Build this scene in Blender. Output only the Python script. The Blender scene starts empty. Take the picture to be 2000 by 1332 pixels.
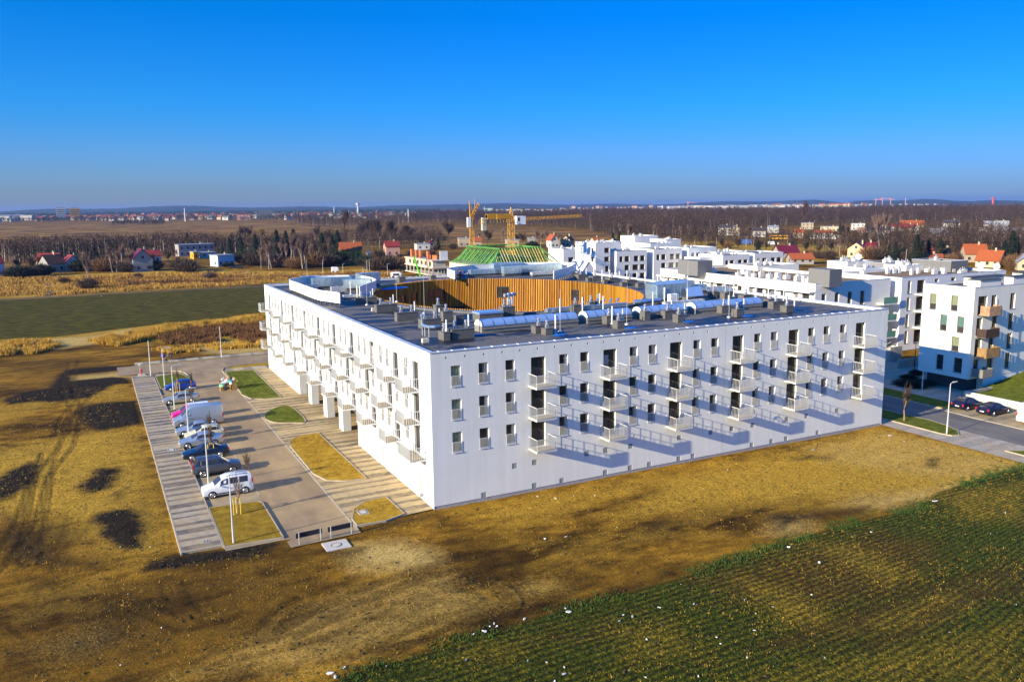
import bpy, math, random
import numpy as np
R = math.radians
USE_HAZE = True
C = bpy.context.scene.collection
sc = bpy.context.scene
rng = np.random.default_rng(7); random.seed(7)

# ------------------------------------------------------------------ camera, world, sun, exposure
CAM = np.array([-24.416257, -62.672058, 25.558510])
YAW, PITCH, ROLL, FPX = 0.473146460, 0.163431158, -0.0110584007, 1600.57483
def _basis():
    cy, sy, cp, sp = math.cos(YAW), math.sin(YAW), math.cos(PITCH), math.sin(PITCH)
    f = np.array([sy*cp, cy*cp, -sp]); r = np.array([cy, -sy, 0.0]); u = np.cross(r, f)
    c, s = math.cos(ROLL), math.sin(ROLL)
    return f, c*r + s*u, -s*r + c*u
_f, _r, _u = _basis()
cam = bpy.data.objects.new('camera', bpy.data.cameras.new('camera')); C.objects.link(cam)
from mathutils import Matrix, Vector
M = Matrix(((_r[0], _u[0], -_f[0], CAM[0]), (_r[1], _u[1], -_f[1], CAM[1]), (_r[2], _u[2], -_f[2], CAM[2]), (0, 0, 0, 1)))
cam.matrix_world = M
cam.data.sensor_width = 36; cam.data.sensor_fit = 'HORIZONTAL'; cam.data.lens = FPX/2000*36
cam.data.clip_start = 0.5; cam.data.clip_end = 40000
sc.camera = cam

SUN = np.array([8.25, 1.4, -2.9]); SUN /= np.linalg.norm(SUN)       # the way its light travels
elev = math.asin(-SUN[2]); ROTFIX = 0.0
w = bpy.data.worlds.new('World'); sc.world = w; w.use_nodes = True
nt = w.node_tree; nt.nodes.clear()
out = nt.nodes.new('ShaderNodeOutputWorld'); bg = nt.nodes.new('ShaderNodeBackground')
sky = nt.nodes.new('ShaderNodeTexSky'); sky.sky_type = 'NISHITA'; sky.sun_disc = False
sky.sun_elevation = elev
sky.sun_rotation = math.atan2(-SUN[0], -SUN[1]) + ROTFIX
sky.altitude = SKY_ALT = 900; sky.air_density = 1.0; sky.dust_density = 0.4; sky.ozone_density = 5.0
hs = nt.nodes.new('ShaderNodeHueSaturation'); hs.inputs['Saturation'].default_value = 1.35; hs.inputs['Value'].default_value = 1.0
# sky graded by elevation: dull violet horizon, unseen zenith boosted to blue the shadows
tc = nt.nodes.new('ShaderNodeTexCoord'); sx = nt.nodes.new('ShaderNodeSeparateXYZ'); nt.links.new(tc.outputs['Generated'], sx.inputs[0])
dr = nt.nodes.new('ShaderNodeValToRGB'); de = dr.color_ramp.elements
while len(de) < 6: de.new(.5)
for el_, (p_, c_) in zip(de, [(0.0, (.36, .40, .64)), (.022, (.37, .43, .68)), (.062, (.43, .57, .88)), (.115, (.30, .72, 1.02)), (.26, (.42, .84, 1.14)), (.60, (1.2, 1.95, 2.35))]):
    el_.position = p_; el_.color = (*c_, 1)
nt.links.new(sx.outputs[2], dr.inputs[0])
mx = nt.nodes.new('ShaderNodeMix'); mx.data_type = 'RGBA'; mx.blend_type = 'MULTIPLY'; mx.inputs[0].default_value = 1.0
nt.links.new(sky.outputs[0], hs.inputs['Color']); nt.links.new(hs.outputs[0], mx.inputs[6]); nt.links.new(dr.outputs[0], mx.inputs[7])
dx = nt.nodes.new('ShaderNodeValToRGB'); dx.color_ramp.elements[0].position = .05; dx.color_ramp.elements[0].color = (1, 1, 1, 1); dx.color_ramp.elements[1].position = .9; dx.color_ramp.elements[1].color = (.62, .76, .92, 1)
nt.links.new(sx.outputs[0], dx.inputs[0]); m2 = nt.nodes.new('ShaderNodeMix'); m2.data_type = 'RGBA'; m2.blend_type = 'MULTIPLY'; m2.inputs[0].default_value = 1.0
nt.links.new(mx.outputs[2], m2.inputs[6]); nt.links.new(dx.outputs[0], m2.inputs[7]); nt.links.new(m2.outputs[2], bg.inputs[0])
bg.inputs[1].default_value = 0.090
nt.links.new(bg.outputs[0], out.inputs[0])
sl = bpy.data.lights.new('sun', 'SUN'); sl.energy = 5.0; sl.angle = R(0.5); sl.color = (1.0, 0.87, 0.60)
so = bpy.data.objects.new('sun', sl); C.objects.link(so)
so.rotation_euler = Vector(tuple(-SUN)).to_track_quat('Z', 'Y').to_euler(); so.location = (-80, -20, 60)
sc.view_settings.view_transform = 'Standard'; sc.view_settings.look = 'None'
sc.view_settings.exposure = 1.0; sc.view_settings.gamma = 1.0
try:
    sc.cycles.max_bounces = 5; sc.cycles.diffuse_bounces = 3; sc.cycles.glossy_bounces = 3
    sc.cycles.transmission_bounces = 2; sc.cycles.volume_bounces = 0; sc.cycles.transparent_max_bounces = 4
    sc.cycles.use_denoising = True
except Exception: pass

# ------------------------------------------------------------------ picture point -> place
def ray(x, y): return _f + _r*((x-1000)/FPX) - _u*((y-666)/FPX)
def at(x, y, z=0.0):                                   # where the sight line meets height z
    d = ray(x, y); t = (z-CAM[2])/d[2]; p = CAM+t*d; return (float(p[0]), float(p[1]))
def proj(X, Y, Z):
    d = np.array([X, Y, Z])-CAM; z = d@_f; return (1000+FPX*(d@_r)/z, 666-FPX*(d@_u)/z)
def height_at(px, py, ty):                             # height of a thing whose foot and top are seen
    X, Y = at(px, py); lo, hi = 0.0, 80.0
    for _ in range(40):
        m = (lo+hi)/2
        if proj(X, Y, m)[1] > ty: lo = m
        else: hi = m
    return lo
def dist(X, Y): return math.hypot(X-CAM[0], Y-CAM[1])

# ------------------------------------------------------------------ materials
def _noise(t, scale, detail=3, rough=.55, vec=None, dim='3D'):
    n = t.nodes.new('ShaderNodeTexNoise'); n.noise_dimensions = dim
    n.inputs['Scale'].default_value = scale; n.inputs['Detail'].default_value = detail
    n.inputs['Roughness'].default_value = rough
    if vec is not None: t.links.new(vec, n.inputs['Vector'])
    return n
def _ramp(t, src, stops):
    r = t.nodes.new('ShaderNodeValToRGB'); e = r.color_ramp.elements
    while len(e) < len(stops): e.new(0.5)
    for el, (p, c) in zip(e, stops):
        el.position = p; el.color = (c, c, c, 1) if isinstance(c, (int, float)) else (*c, 1)
    t.links.new(src, r.inputs[0]); return r
def _mix(t, fac, a, b, mode='MIX'):
    m = t.nodes.new('ShaderNodeMix'); m.data_type = 'RGBA'; m.blend_type = mode
    for sock, v in ((m.inputs[0], fac), (m.inputs[6], a), (m.inputs[7], b)):
        if hasattr(v, 'is_linked') or hasattr(v, 'node'): t.links.new(v, sock)
        elif isinstance(v, (int, float)): sock.default_value = v
        else: sock.default_value = (*v, 1)
    return m.outputs[2]
def _math(t, op, a, b=None, c=None, clamp=False):
    m = t.nodes.new('ShaderNodeMath'); m.operation = op; m.use_clamp = clamp
    for i, v in enumerate((a, b, c)):
        if v is None: continue
        if hasattr(v, 'node'): t.links.new(v, m.inputs[i])
        else: m.inputs[i].default_value = v
    return m.outputs[0]
MATS = {}
def mat(name, col, rough=.7, metal=0.0, var=.12, vs=2.0, bump=0.0, bs=20.0, spec=.5, streak=0.0, trans=0.0):
    if name in MATS: return MATS[name]
    m = bpy.data.materials.new(name); m.use_nodes = True; t = m.node_tree
    b = t.nodes['Principled BSDF']
    b.inputs['Roughness'].default_value = rough; b.inputs['Metallic'].default_value = metal
    b.inputs['Specular IOR Level'].default_value = spec
    geo = t.nodes.new('ShaderNodeNewGeometry'); pos = geo.outputs['Position']
    n1 = _noise(t, vs, 4, .6, pos)
    fac = n1.outputs[0]
    dark = tuple(max(0, c*(1-var*2)) for c in col); lite = tuple(min(1, c*(1+var*1.2)) for c in col)
    r = _ramp(t, fac, [(.25, dark), (.75, lite)])
    cout = r.outputs[0]
    if streak:
        mp = t.nodes.new('ShaderNodeMapping'); mp.inputs['Scale'].default_value = (1.6, 1.6, .06)
        t.links.new(pos, mp.inputs[0]); n2 = _noise(t, 1.0, 4, .6, mp.outputs[0])
        r2 = _ramp(t, n2.outputs[0], [(.3, 1-streak), (.65, 1.0)])
        cout = _mix(t, 1.0, cout, r2.outputs[0], 'MULTIPLY')
    t.links.new(cout, b.inputs['Base Color'])
    if bump:
        n3 = _noise(t, bs, 3, .6, pos); bp = t.nodes.new('ShaderNodeBump')
        bp.inputs['Strength'].default_value = bump; bp.inputs['Distance'].default_value = .05
        t.links.new(n3.outputs[0], bp.inputs['Height']); t.links.new(bp.outputs[0], b.inputs['Normal'])
    MATS[name] = m; return m
WHITE = mat('white_render', (.80, .795, .745), .85, var=.025, vs=.5, streak=.085, bump=.05, bs=30)
CREAM = mat('cream_render', (.78, .74, .66), .85, var=.03, vs=.5, streak=.05)
GREYR = mat('grey_render', (.15, .148, .15), .85, var=.05)
PAINT = mat('white_painted_steel', (.80, .80, .79), .45, var=.02)
GLASS = mat('window_glass', (.042, .036, .032), .06, var=.3, vs=.6, spec=.8)
FRAME = mat('dark_window_frame', (.05, .05, .055), .4, var=.05)
WFRAME = mat('white_window_frame', (.7, .7, .68), .5, var=.05)
CURT = mat('curtain_cloth', (.55, .47, .45), .9, var=.2, vs=6)
PALEROOM = mat('pale_green_sunlit_room', (.42, .46, .27), .9, var=.25, vs=2)  # pale green stands for the sunlit room seen through the panes
BITUMEN = None
ZINC = mat('galvanised_metal', (.50, .62, .70), .30, metal=.75, var=.15, vs=3)  # blue of the reflected sky tinted into the metal colour
ZINC2 = mat('dull_metal', (.55, .57, .58), .5, metal=.5, var=.1)
COPING = mat('coping_metal', (.62, .63, .65), .4, metal=.35, var=.06)
CONC = mat('concrete', (.42, .38, .32), .9, var=.15, vs=1.5, bump=.2)
KERB = mat('kerb_stone', (.40, .33, .23), .85, var=.12, vs=1)
DARK = mat('dark_void', (.03, .03, .03), .9)
BLACK = mat('black_plastic', (.025, .025, .027), .5)
RAILP = mat('railing_paint', (.60, .60, .58), .5, var=.02)
STEEL = mat('brushed_steel_post', (.72, .73, .73), .4, metal=.4, var=.05)
CHIMG = mat('grey_chimney_render', (.115, .11, .105), .9, var=.15, vs=2)
WOODDECK = mat('weathered_deck_wood', (.36, .29, .20), .8, var=.2, vs=5)
YELWOOD = mat('yellow_stake_wood', (.62, .45, .04), .7)
BARK = mat('brown_bark', (.055, .038, .026), .9, var=.3, vs=3)
TWIG = mat('brown_twigs', (.070, .045, .028), .9, var=.35, vs=.8)
BIRCH = mat('birch_bark', (.42, .35, .30), .8, var=.3, vs=2)
CONIF = mat('conifer_needles', (.014, .028, .008), .85, var=.45, vs=.9)
STRAW = mat('dry_straw_grass', (.46, .27, .045), .9, var=.3, vs=1.3)
RUST = mat('rusty_dry_weeds', (.17, .075, .02), .9, var=.35, vs=.6)
RUBBER = mat('tyre_rubber', (.02, .02, .02), .8)
RIM = mat('alloy_rim', (.5, .5, .52), .35, metal=.8)
REDL = mat('red_lamp_lens', (.5, .02, .02), .2)
CLEARL = mat('clear_lamp_lens', (.75, .75, .75), .15)
PLATE = mat('white_number_plate', (.75, .75, .75), .5)

# ------------------------------------------------------------------ mesh builder
class MB:
    def __init__(s): s.v = []; s.f = []; s.m = []; s.cur = 0
    def quad(s, *p):
        n = len(s.v); s.v += [tuple(q) for q in p]; s.f.append(tuple(range(n, n+len(p)))); s.m.append(s.cur); return s
    def box(s, x0, y0, z0, x1, y1, z1):
        if x0 > x1: x0, x1 = x1, x0
        if y0 > y1: y0, y1 = y1, y0
        if z0 > z1: z0, z1 = z1, z0
        n = len(s.v)
        s.v += [(x0,y0,z0),(x1,y0,z0),(x1,y1,z0),(x0,y1,z0),(x0,y0,z1),(x1,y0,z1),(x1,y1,z1),(x0,y1,z1)]
        for f in ((3,2,1,0),(4,5,6,7),(0,1,5,4),(1,2,6,5),(2,3,7,6),(3,0,4,7)):
            s.f.append(tuple(n+i for i in f)); s.m.append(s.cur)
        return s
    def prism(s, pts, z0, z1, cap=True):                 # pts counter-clockwise
        n = len(s.v); k = len(pts)
        s.v += [(p[0], p[1], z0) for p in pts]+[(p[0], p[1], z1) for p in pts]
        for i in range(k):
            j = (i+1) % k; s.f.append((n+i, n+j, n+k+j, n+k+i)); s.m.append(s.cur)
        if cap:
            s.f.append(tuple(n+k+i for i in range(k))); s.m.append(s.cur)
            s.f.append(tuple(n+k-1-i for i in range(k))); s.m.append(s.cur)
        return s
    def tube(s, a, b, ra, rb=None, n=8, cap=True):
        rb = ra if rb is None else rb
        a = np.array(a, float); b = np.array(b, float); d = b-a; L = np.linalg.norm(d)
        if L < 1e-6: return s
        d /= L; q = np.array([0, 0, 1.]) if abs(d[2]) < .9 else np.array([1., 0, 0])
        u = np.cross(d, q); u /= np.linalg.norm(u); w_ = np.cross(d, u); o = len(s.v)
        for c, r_ in ((a, ra), (b, rb)):
            for i in range(n):
                t = 2*math.pi*i/n; s.v.append(tuple(c+r_*(math.cos(t)*u+math.sin(t)*w_)))
        for i in range(n):
            j = (i+1) % n; s.f.append((o+j, o+i, o+n+i, o+n+j)); s.m.append(s.cur)
        if cap:
            s.f.append(tuple(o+i for i in range(n))); s.m.append(s.cur)
            s.f.append(tuple(o+2*n-1-i for i in range(n))); s.m.append(s.cur)
        return s
    def path(s, pts, r, n=8):
        for a, b in zip(pts[:-1], pts[1:]): s.tube(a, b, r, r, n)
        return s
    def ball(s, c, rx, ry=None, rz=None, n=10, m=6):
        ry = ry or rx; rz = rz or rx; o = len(s.v)
        for i in range(m+1):
            ph = math.pi*i/m
            for j in range(n):
                th = 2*math.pi*j/n
                s.v.append((c[0]+rx*math.sin(ph)*math.cos(th), c[1]+ry*math.sin(ph)*math.sin(th), c[2]+rz*math.cos(ph)))
        for i in range(m):
            for j in range(n):
                k = (j+1) % n; s.f.append((o+i*n+j, o+(i+1)*n+j, o+(i+1)*n+k, o+i*n+k)); s.m.append(s.cur)
        return s
    def mesh(s, name, mats, origin=(0, 0, 0)):
        me = bpy.data.meshes.new(name)
        v = np.array(s.v, float).reshape(-1, 3)-np.array(origin, float)
        me.from_pydata(v.tolist(), [], s.f)
        for x in (mats if isinstance(mats, (list, tuple)) else [mats]): me.materials.append(x)
        if any(s.m): me.polygons.foreach_set('material_index', s.m)
        me.update(); return me
def nmesh(name, V, F, mats, mi=None):
    V = np.ascontiguousarray(V, np.float32); F = np.ascontiguousarray(F, np.int32)
    me = bpy.data.meshes.new(name); k = F.shape[1]
    me.vertices.add(len(V)); me.vertices.foreach_set('co', V.ravel())
    me.loops.add(F.size); me.loops.foreach_set('vertex_index', F.ravel())
    me.polygons.add(len(F)); me.polygons.foreach_set('loop_start', np.arange(0, F.size, k, dtype=np.int32))
    me.polygons.foreach_set('loop_total', np.full(len(F), k, np.int32))
    for x in (mats if isinstance(mats, (list, tuple)) else [mats]): me.materials.append(x)
    if mi is not None: me.polygons.foreach_set('material_index', np.ascontiguousarray(mi, np.int32))
    me.update(calc_edges=True); return me

def tag(o, label=None, cat=None, group=None, kind=None):
    if label: o['label'] = label
    if cat: o['category'] = cat
    if group: o['group'] = group
    if kind: o['kind'] = kind
    return o
ROOTLOC = {}
def thing(name, label, cat, loc=(0, 0, 0), rz=0.0, group=None):
    o = bpy.data.objects.new(name, None); C.objects.link(o); o.location = loc; o.rotation_euler = (0, 0, rz)
    o.empty_display_size = .5; tag(o, label, cat, group); return o
def link(name, me, parent=None, loc=(0, 0, 0), rz=0.0):
    o = bpy.data.objects.new(name, me); C.objects.link(o); o.location = loc; o.rotation_euler = (0, 0, rz)
    if parent is not None: o.parent = parent
    return o
def wpart(name, mb, mats, root, parent=None):            # geometry given in world coordinates, root unrotated
    return link(name, mb.mesh(name, mats, tuple(root.location)), parent or root)
def solo(name, mb, mats, label, cat, group=None, kind=None, origin=(0, 0, 0)):
    o = link(name, mb.mesh(name, mats, origin), None, origin); return tag(o, label, cat, group, kind)
KIDS = {}
def copy_tree(o, loc=None, rz=None, label=None, scale=None, parent=None):
    c = o.copy(); C.objects.link(c)
    if parent is not None: c.parent = parent
    if loc is not None: c.location = loc
    if rz is not None: c.rotation_euler = (0, 0, rz)
    if scale is not None: c.scale = scale
    if label: c['label'] = label
    for ch in list(o.children): copy_tree(ch, parent=c)
    return c
ORD = ['', 'first', 'second', 'third', 'fourth', 'fifth', 'sixth', 'seventh', 'eighth', 'ninth', 'tenth', 'eleventh', 'twelfth',
       'thirteenth', 'fourteenth', 'fifteenth', 'sixteenth', 'seventeenth', 'eighteenth', 'nineteenth', 'twentieth']
def nth(i):
    if i <= 20: return ORD[i]
    t, u = divmod(i, 10); tens = {2: 'twenty', 3: 'thirty', 4: 'forty', 5: 'fifty', 6: 'sixty', 7: 'seventy', 8: 'eighty', 9: 'ninety'}[t]
    return tens+'-'+ORD[u] if u else tens[:-1]+'ieth'
# ------------------------------------------------------------------ the ground: one sheet out to the horizon
def axis(parts, lo, hi, rlo, rhi):
    a = []
    for (x0, x1, st) in parts: a += list(np.arange(x0, x1, st))
    a.append(parts[-1][1]); st = parts[-1][2]; x = a[-1]
    while x < hi: st *= rhi; x += st; a.append(x)
    st = parts[0][2]; x = a[0]; b = []
    while x > lo: st *= rlo; x -= st; b.append(x)
    return np.array(b[::-1]+a)
GX = axis([(-42, 62, .20), (62, 110, .6)], -9000, 13000, 1.045, 1.035)
GY = axis([(-41, 8, .20), (8, 30, .3), (30, 90, .5)], -1500, 13000, 1.12, 1.017)
XX, YY = np.meshgrid(GX, GY); PX, PY = XX.ravel(), YY.ravel()

def seg_dist(px, py, a, b):
    ax, ay = a; bx, by = b; dx, dy = bx-ax, by-ay; L = dx*dx+dy*dy+1e-12
    t = np.clip(((px-ax)*dx+(py-ay)*dy)/L, 0, 1); return np.hypot(px-ax-t*dx, py-ay-t*dy)
def poly_mask(poly, soft):
    """1 inside, 0 outside, ramp of half-width soft round the edge"""
    P = np.array(poly, float); out = np.zeros(len(PX), np.float32); m = soft*2
    sel = (PX > P[:, 0].min()-m) & (PX < P[:, 0].max()+m) & (PY > P[:, 1].min()-m) & (PY < P[:, 1].max()+m)
    x, y = PX[sel], PY[sel]; d = np.full(len(x), 1e9); ins = np.zeros(len(x), bool)
    for i in range(len(P)):
        a, b = P[i], P[(i+1) % len(P)]; d = np.minimum(d, seg_dist(x, y, a, b))
        c = ((a[1] > y) != (b[1] > y)); ins ^= c & (x < (b[0]-a[0])*(y-a[1])/((b[1]-a[1]) if b[1] != a[1] else 1e-9)+a[0])
    sd = np.where(ins, d, -d); out[sel] = np.clip(.5+sd/(2*soft), 0, 1); return out
def pxpoly(pts, z=0): return [at(x, y, z) for x, y in pts]
def line_mask(pts, hw):
    out = np.zeros(len(PX)); P = np.array(pts)
    sel = (PX > P[:, 0].min()-3) & (PX < P[:, 0].max()+3) & (PY > P[:, 1].min()-3) & (PY < P[:, 1].max()+3)
    d = np.full(sel.sum(), 1e9)
    for a, b in zip(pts[:-1], pts[1:]): d = np.minimum(d, seg_dist(PX[sel], PY[sel], a, b))
    out[sel] = np.exp(-(d/hw)**2); return out
def vnoise(x, y, s, seed):
    g = np.random.default_rng(seed).random((256, 256)); x = x/s; y = y/s
    xi = np.floor(x).astype(int); yi = np.floor(y).astype(int); fx = x-xi; fy = y-yi
    fx = fx*fx*(3-2*fx); fy = fy*fy*(3-2*fy); a = g[yi % 256, xi % 256]; b = g[yi % 256, (xi+1) % 256]
    c = g[(yi+1) % 256, xi % 256]; d = g[(yi+1) % 256, (xi+1) % 256]
    return a*(1-fx)*(1-fy)+b*fx*(1-fy)+c*(1-fx)*fy+d*fx*fy

# dark topsoil heaps left by the car park, in metres
SOIL = [
 [(-37,67.4),(-34.8,71.2),(-31.4,72.3),(-30.4,83.9),(-29.2,87.6),(-23.7,87.6),(-19.1,85.7),(-19.5,82.8),(-28.6,82.1),(-28.5,77.1),(-22.8,77.2),(-20.6,75),(-20.4,70.4),(-22.9,70.6),(-26,63.3),(-29.5,62),(-33,64),(-36,63.6)],
 [(-28.2,54.2),(-27.1,57.5),(-24.8,58.3),(-20.3,57.6),(-20.4,43.9),(-22.3,43.2),(-25.4,43),(-26.4,46),(-27.1,50.8)],
 [(-34.9,25.8),(-33.4,30.9),(-31.6,33),(-30.7,31.5),(-30.6,27.2),(-31.2,23.7),(-32.7,21.3),(-34.5,21)],
 [(-27.5,21.7),(-26.4,23.7),(-25.6,27.2),(-23.5,26.3),(-24,21.3),(-25.1,19.1),(-26.7,19.2)],
 [(-26.6,11.2),(-25.7,13.2),(-23.2,13.6),(-22.4,11),(-22.3,6.9),(-22.7,3.5),(-23.8,3.4),(-25.3,6.7),(-25.6,9.9)],
 [(-23,-.9),(-22.2,.4),(-20.7,1.0),(-17.4,.2),(-15.9,-.1),(-13.9,-.2),(-12.7,-.6),(-14.6,-2.6),(-17.5,-2.5),(-20.6,-1.9)]]
SOILH = [[(-25.2,15.6),(-24.3,18.9),(-23.1,19.2),(-23.3,14.5),(-24.4,13.8)], [(-30,11.9),(-29,12.3),(-28.9,11.3),(-29.6,10.5)],
 [(-7,-1.2),(-5,.0),(-2.6,-.1),(0,-.3),(1.2,-.8),(-.5,-2),(-3.2,-2.5),(-6,-2.2)], [(-30.5,6.5),(-28.5,7.6),(-27,7),(-28.2,4.6),(-30.4,4)],
 pxpoly([(0,985),(60,1040),(190,1100),(90,1115),(0,1100)]), pxpoly([(640,1075),(720,1065),(700,1095),(640,1095)]),
 pxpoly([(1240,1020),(1300,1000),(1330,1020),(1260,1045)]), pxpoly([(1560,885),(1640,880),(1620,900),(1540,900)]),
 pxpoly([(1500,1000),(1700,985),(1690,1005),(1500,1040)]), pxpoly([(1800,890),(1850,888),(1840,915),(1800,910)])]
soil = np.zeros(len(PX), np.float32)
DAMP = [([(0,1120),(350,1100),(620,1110),(660,1180),(560,1250),(300,1332),(0,1332)], .34), ([(0,690),(200,690),(260,740),(130,760),(0,800)], .30), ([(140,1000),(340,1075),(400,1120),(0,1130),(0,1060)], .30), ([(1180,1000),(1500,960),(1560,1000),(1300,1060),(1150,1050)], .28)]
for p, a in DAMP: soil = np.maximum(soil, poly_mask(pxpoly(p), 3)*a)
for p in SOIL: soil = np.maximum(soil, poly_mask(p, 1.3))
for p in SOILH: soil = np.maximum(soil, poly_mask(p, 1.4)*.62)
SANDY = [([(680,1090),(700,1062),(780,1055),(845,1075),(850,1095),(790,1110),(700,1108)], 1.0), ([(1500,1040),(1520,1015),(1570,1010),(1590,1025),(1560,1045)], .8),
 ([(1640,985),(1680,968),(1800,955),(2000,920),(2000,945),(1850,965),(1740,990)], .75), ([(135,735),(260,722),(265,738),(140,745)], .8),
 ([(1720,838),(1900,880),(2060,925),(2000,945),(1800,930),(1600,900),(1560,872)], .45), ([(0,1270),(200,1200),(300,1240),(100,1320)], .25), ([(590,1180),(760,1110),(880,1100),(1000,1180),(800,1260),(580,1320),(300,1330)], .35),
 ([(950,1140),(1080,1120),(1120,1150),(1000,1180)], .35),
 ([(0,668),(180,655),(260,640),(300,655),(120,680),(0,690)], .8), ([(300,650),(520,672),(520,695),(400,690)], .7)]
sand = np.zeros(len(PX), np.float32)
for p, a in SANDY: sand = np.maximum(sand, poly_mask(pxpoly(p), 2.0)*a)
# young crop in the foreground field, its edge straight along the plot
EDGE = [(-60,-21),(-16.8,-20.3),(-6.5,-20.5),(.7,-20.4),(8.9,-20.3),(19.4,-19.2),(30.8,-19.0),(36.5,-19.3),(41.2,-17.6),(51.5,-16.8),(60,-17.6),(90,-19),(90,-60),(-60,-60)]
EDGE[1] = (-16.8, -21.5); EDGE[0] = (-60, -34)
crop = poly_mask(EDGE, .8)
cgold = np.zeros(len(PX), np.float32); cbrown = np.zeros(len(PX), np.float32)
for p, a in [([(1590,1060),(1660,1062),(1780,1115),(1730,1140)], 1), ([(1440,1125),(1540,1150),(1640,1220),(1540,1215)], 1), ([(1830,962),(2010,940),(2010,1020),(1880,1015)], .9), ([(1700,1210),(1860,1150),(1900,1175),(1760,1240)], .8), ([(1600,1280),(2010,1200),(2010,1340),(1400,1340)], .55), ([(1180,1215),(1320,1200),(1400,1290),(1200,1300)], .5), ([(900,1250),(1050,1240),(1000,1300),(850,1300)], .5)]: cgold = np.maximum(cgold, poly_mask(pxpoly(p), 1.6)*a)
for p, a in [([(1330,1130),(1500,1080),(1720,1030),(1850,1060),(1800,1160),(1560,1200)], .85), ([(1500,1260),(1700,1180),(1990,1100),(1990,1150),(1700,1250)], .9), ([(1060,1220),(1200,1200),(1180,1260),(1060,1280)], .5)]: cbrown = np.maximum(cbrown, poly_mask(pxpoly(p), 2.2)*a)
gold = np.zeros(len(PX), np.float32)                      # straw grass
for p, a in [([(-60,30),(-45,66),(-20.4,72),(-20.3,58),(-30,60),(-40,45)], .55), ([(-20.4,44),(-20.3,2),(-24,0),(-30,14),(-40,20),(-40,40),(-30,42)], .75)]:
    gold = np.maximum(gold, poly_mask(p, 3)*a)
for p, a, s in [([(0,540),(360,528),(640,530),(760,520),(790,545),(520,553),(0,583)], 1.0, 6), ([(0,650),(260,632),(520,612),(520,690),(240,660),(0,690)], .7, 2),
             ([(1300,470),(1700,480),(1700,500),(1500,520),(1300,500)], .7, 8), ([(760,446),(1200,462),(1200,480),(860,480),(760,460)], .6, 10), ([(0,462),(250,455),(430,450),(600,462),(600,475),(0,480)], .35, 25),
             ([(1720,834),(2060,900),(2060,960),(1500,985),(1200,1010),(1300,930)], .95, 4), ([(850,990),(1720,834),(1750,880),(1300,960),(1000,1040)], .6, 3), ([(1000,1060),(1500,960),(1400,1040),(1100,1130)], .4, 4), ([(300,1332),(900,1140),(1150,1130),(1000,1200),(560,1332)], .45, 4), ([(0,1130),(300,1090),(200,1200),(0,1240)], .35, 3)]:
    gold = np.maximum(gold, poly_mask(pxpoly(p), s)*a)
wint = np.zeros(len(PX), np.float32)                      # dark winter-green field behind the lot
wint = np.maximum(wint, poly_mask(pxpoly([(-300,590),(0,586),(520,558),(900,545),(900,620),(520,613),(300,634),(100,658),(0,662),(-300,690)]), 1.2))
heath = np.zeros(len(PX), np.float32)                     # broad brown meadows towards the town
heath = np.maximum(heath, poly_mask(pxpoly([(-400,446),(60,440),(430,434),(620,437),(860,441),(1210,456),(1210,470),(860,476),(520,500),(0,520),(-400,540)]), 18))
near = poly_mask([(-46,-60),(120,-60),(120,95),(-46,95)], 8)
# tyre tracks
TR = [[(610,1205),(700,1160),(800,1120),(900,1098),(1010,1085),(1100,1060)], [(560,1240),(640,1195),(760,1140),(870,1108)], [(900,1130),(960,1150),(985,1170),(975,1190),(940,1215)],
      [(955,1120),(1000,1150),(1010,1180),(990,1205),(950,1225)], [(885,1250),(800,1262)], [(0,1090),(50,1020),(80,930),(130,870),(150,800),(145,785),(130,770),(140,720),(145,700)],
      [(20,1110),(60,1060),(80,960),(95,880)], [(120,850),(125,820),(150,790),(165,775)], [(60,1060),(75,1100)], [(280,1180),(380,1215),(470,1190)], [(0,1225),(30,1250)], [(340,1130),(365,1180),(385,1220)],
      [(700,1290),(860,1215),(960,1180)], [(120,1010),(100,1060),(60,1100)], [(520,1230),(560,1190),(600,1170)],
      [(0,1150),(100,1130),(260,1090),(340,1085)], [(400,1290),(600,1240),(760,1180)], [(85,1060),(60,1090)]]
track = np.zeros(len(PX)); berm = np.zeros(len(PX))
for pl in TR:
    q = np.array(pxpoly(pl)); q = np.array([q[0]]+[x for x in q[1:]])
    # smooth
    t = np.linspace(0, len(q)-1, 8*len(q)); q = np.stack([np.interp(t, range(len(q)), q[:, 0]), np.interp(t, range(len(q)), q[:, 1])], 1)
    dq = np.gradient(q, axis=0); nrm = np.stack([-dq[:, 1], dq[:, 0]], 1); nrm /= np.linalg.norm(nrm, axis=1)[:, None]+1e-9
    for off in (-.85, .85, -.55, .55):
        wv_ = .62+.38*vnoise(PX, PY, 1.7, 8)
        track = np.maximum(track, wv_*line_mask([tuple(p) for p in q+nrm*off], .17))
        berm = np.maximum(berm, wv_*line_mask([tuple(p) for p in q+nrm*(off+.24)], .12))
for pl in ([(1520,1250),(1650,1210),(1800,1150),(1900,1120),(2010,1110)], [(1700,1260),(1800,1215),(1900,1160),(2010,1140)]):   # tractor lanes through the crop
    q = np.array(pxpoly(pl)); m = line_mask([tuple(p) for p in q], .55); track = np.maximum(track, m*.9); 
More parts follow.
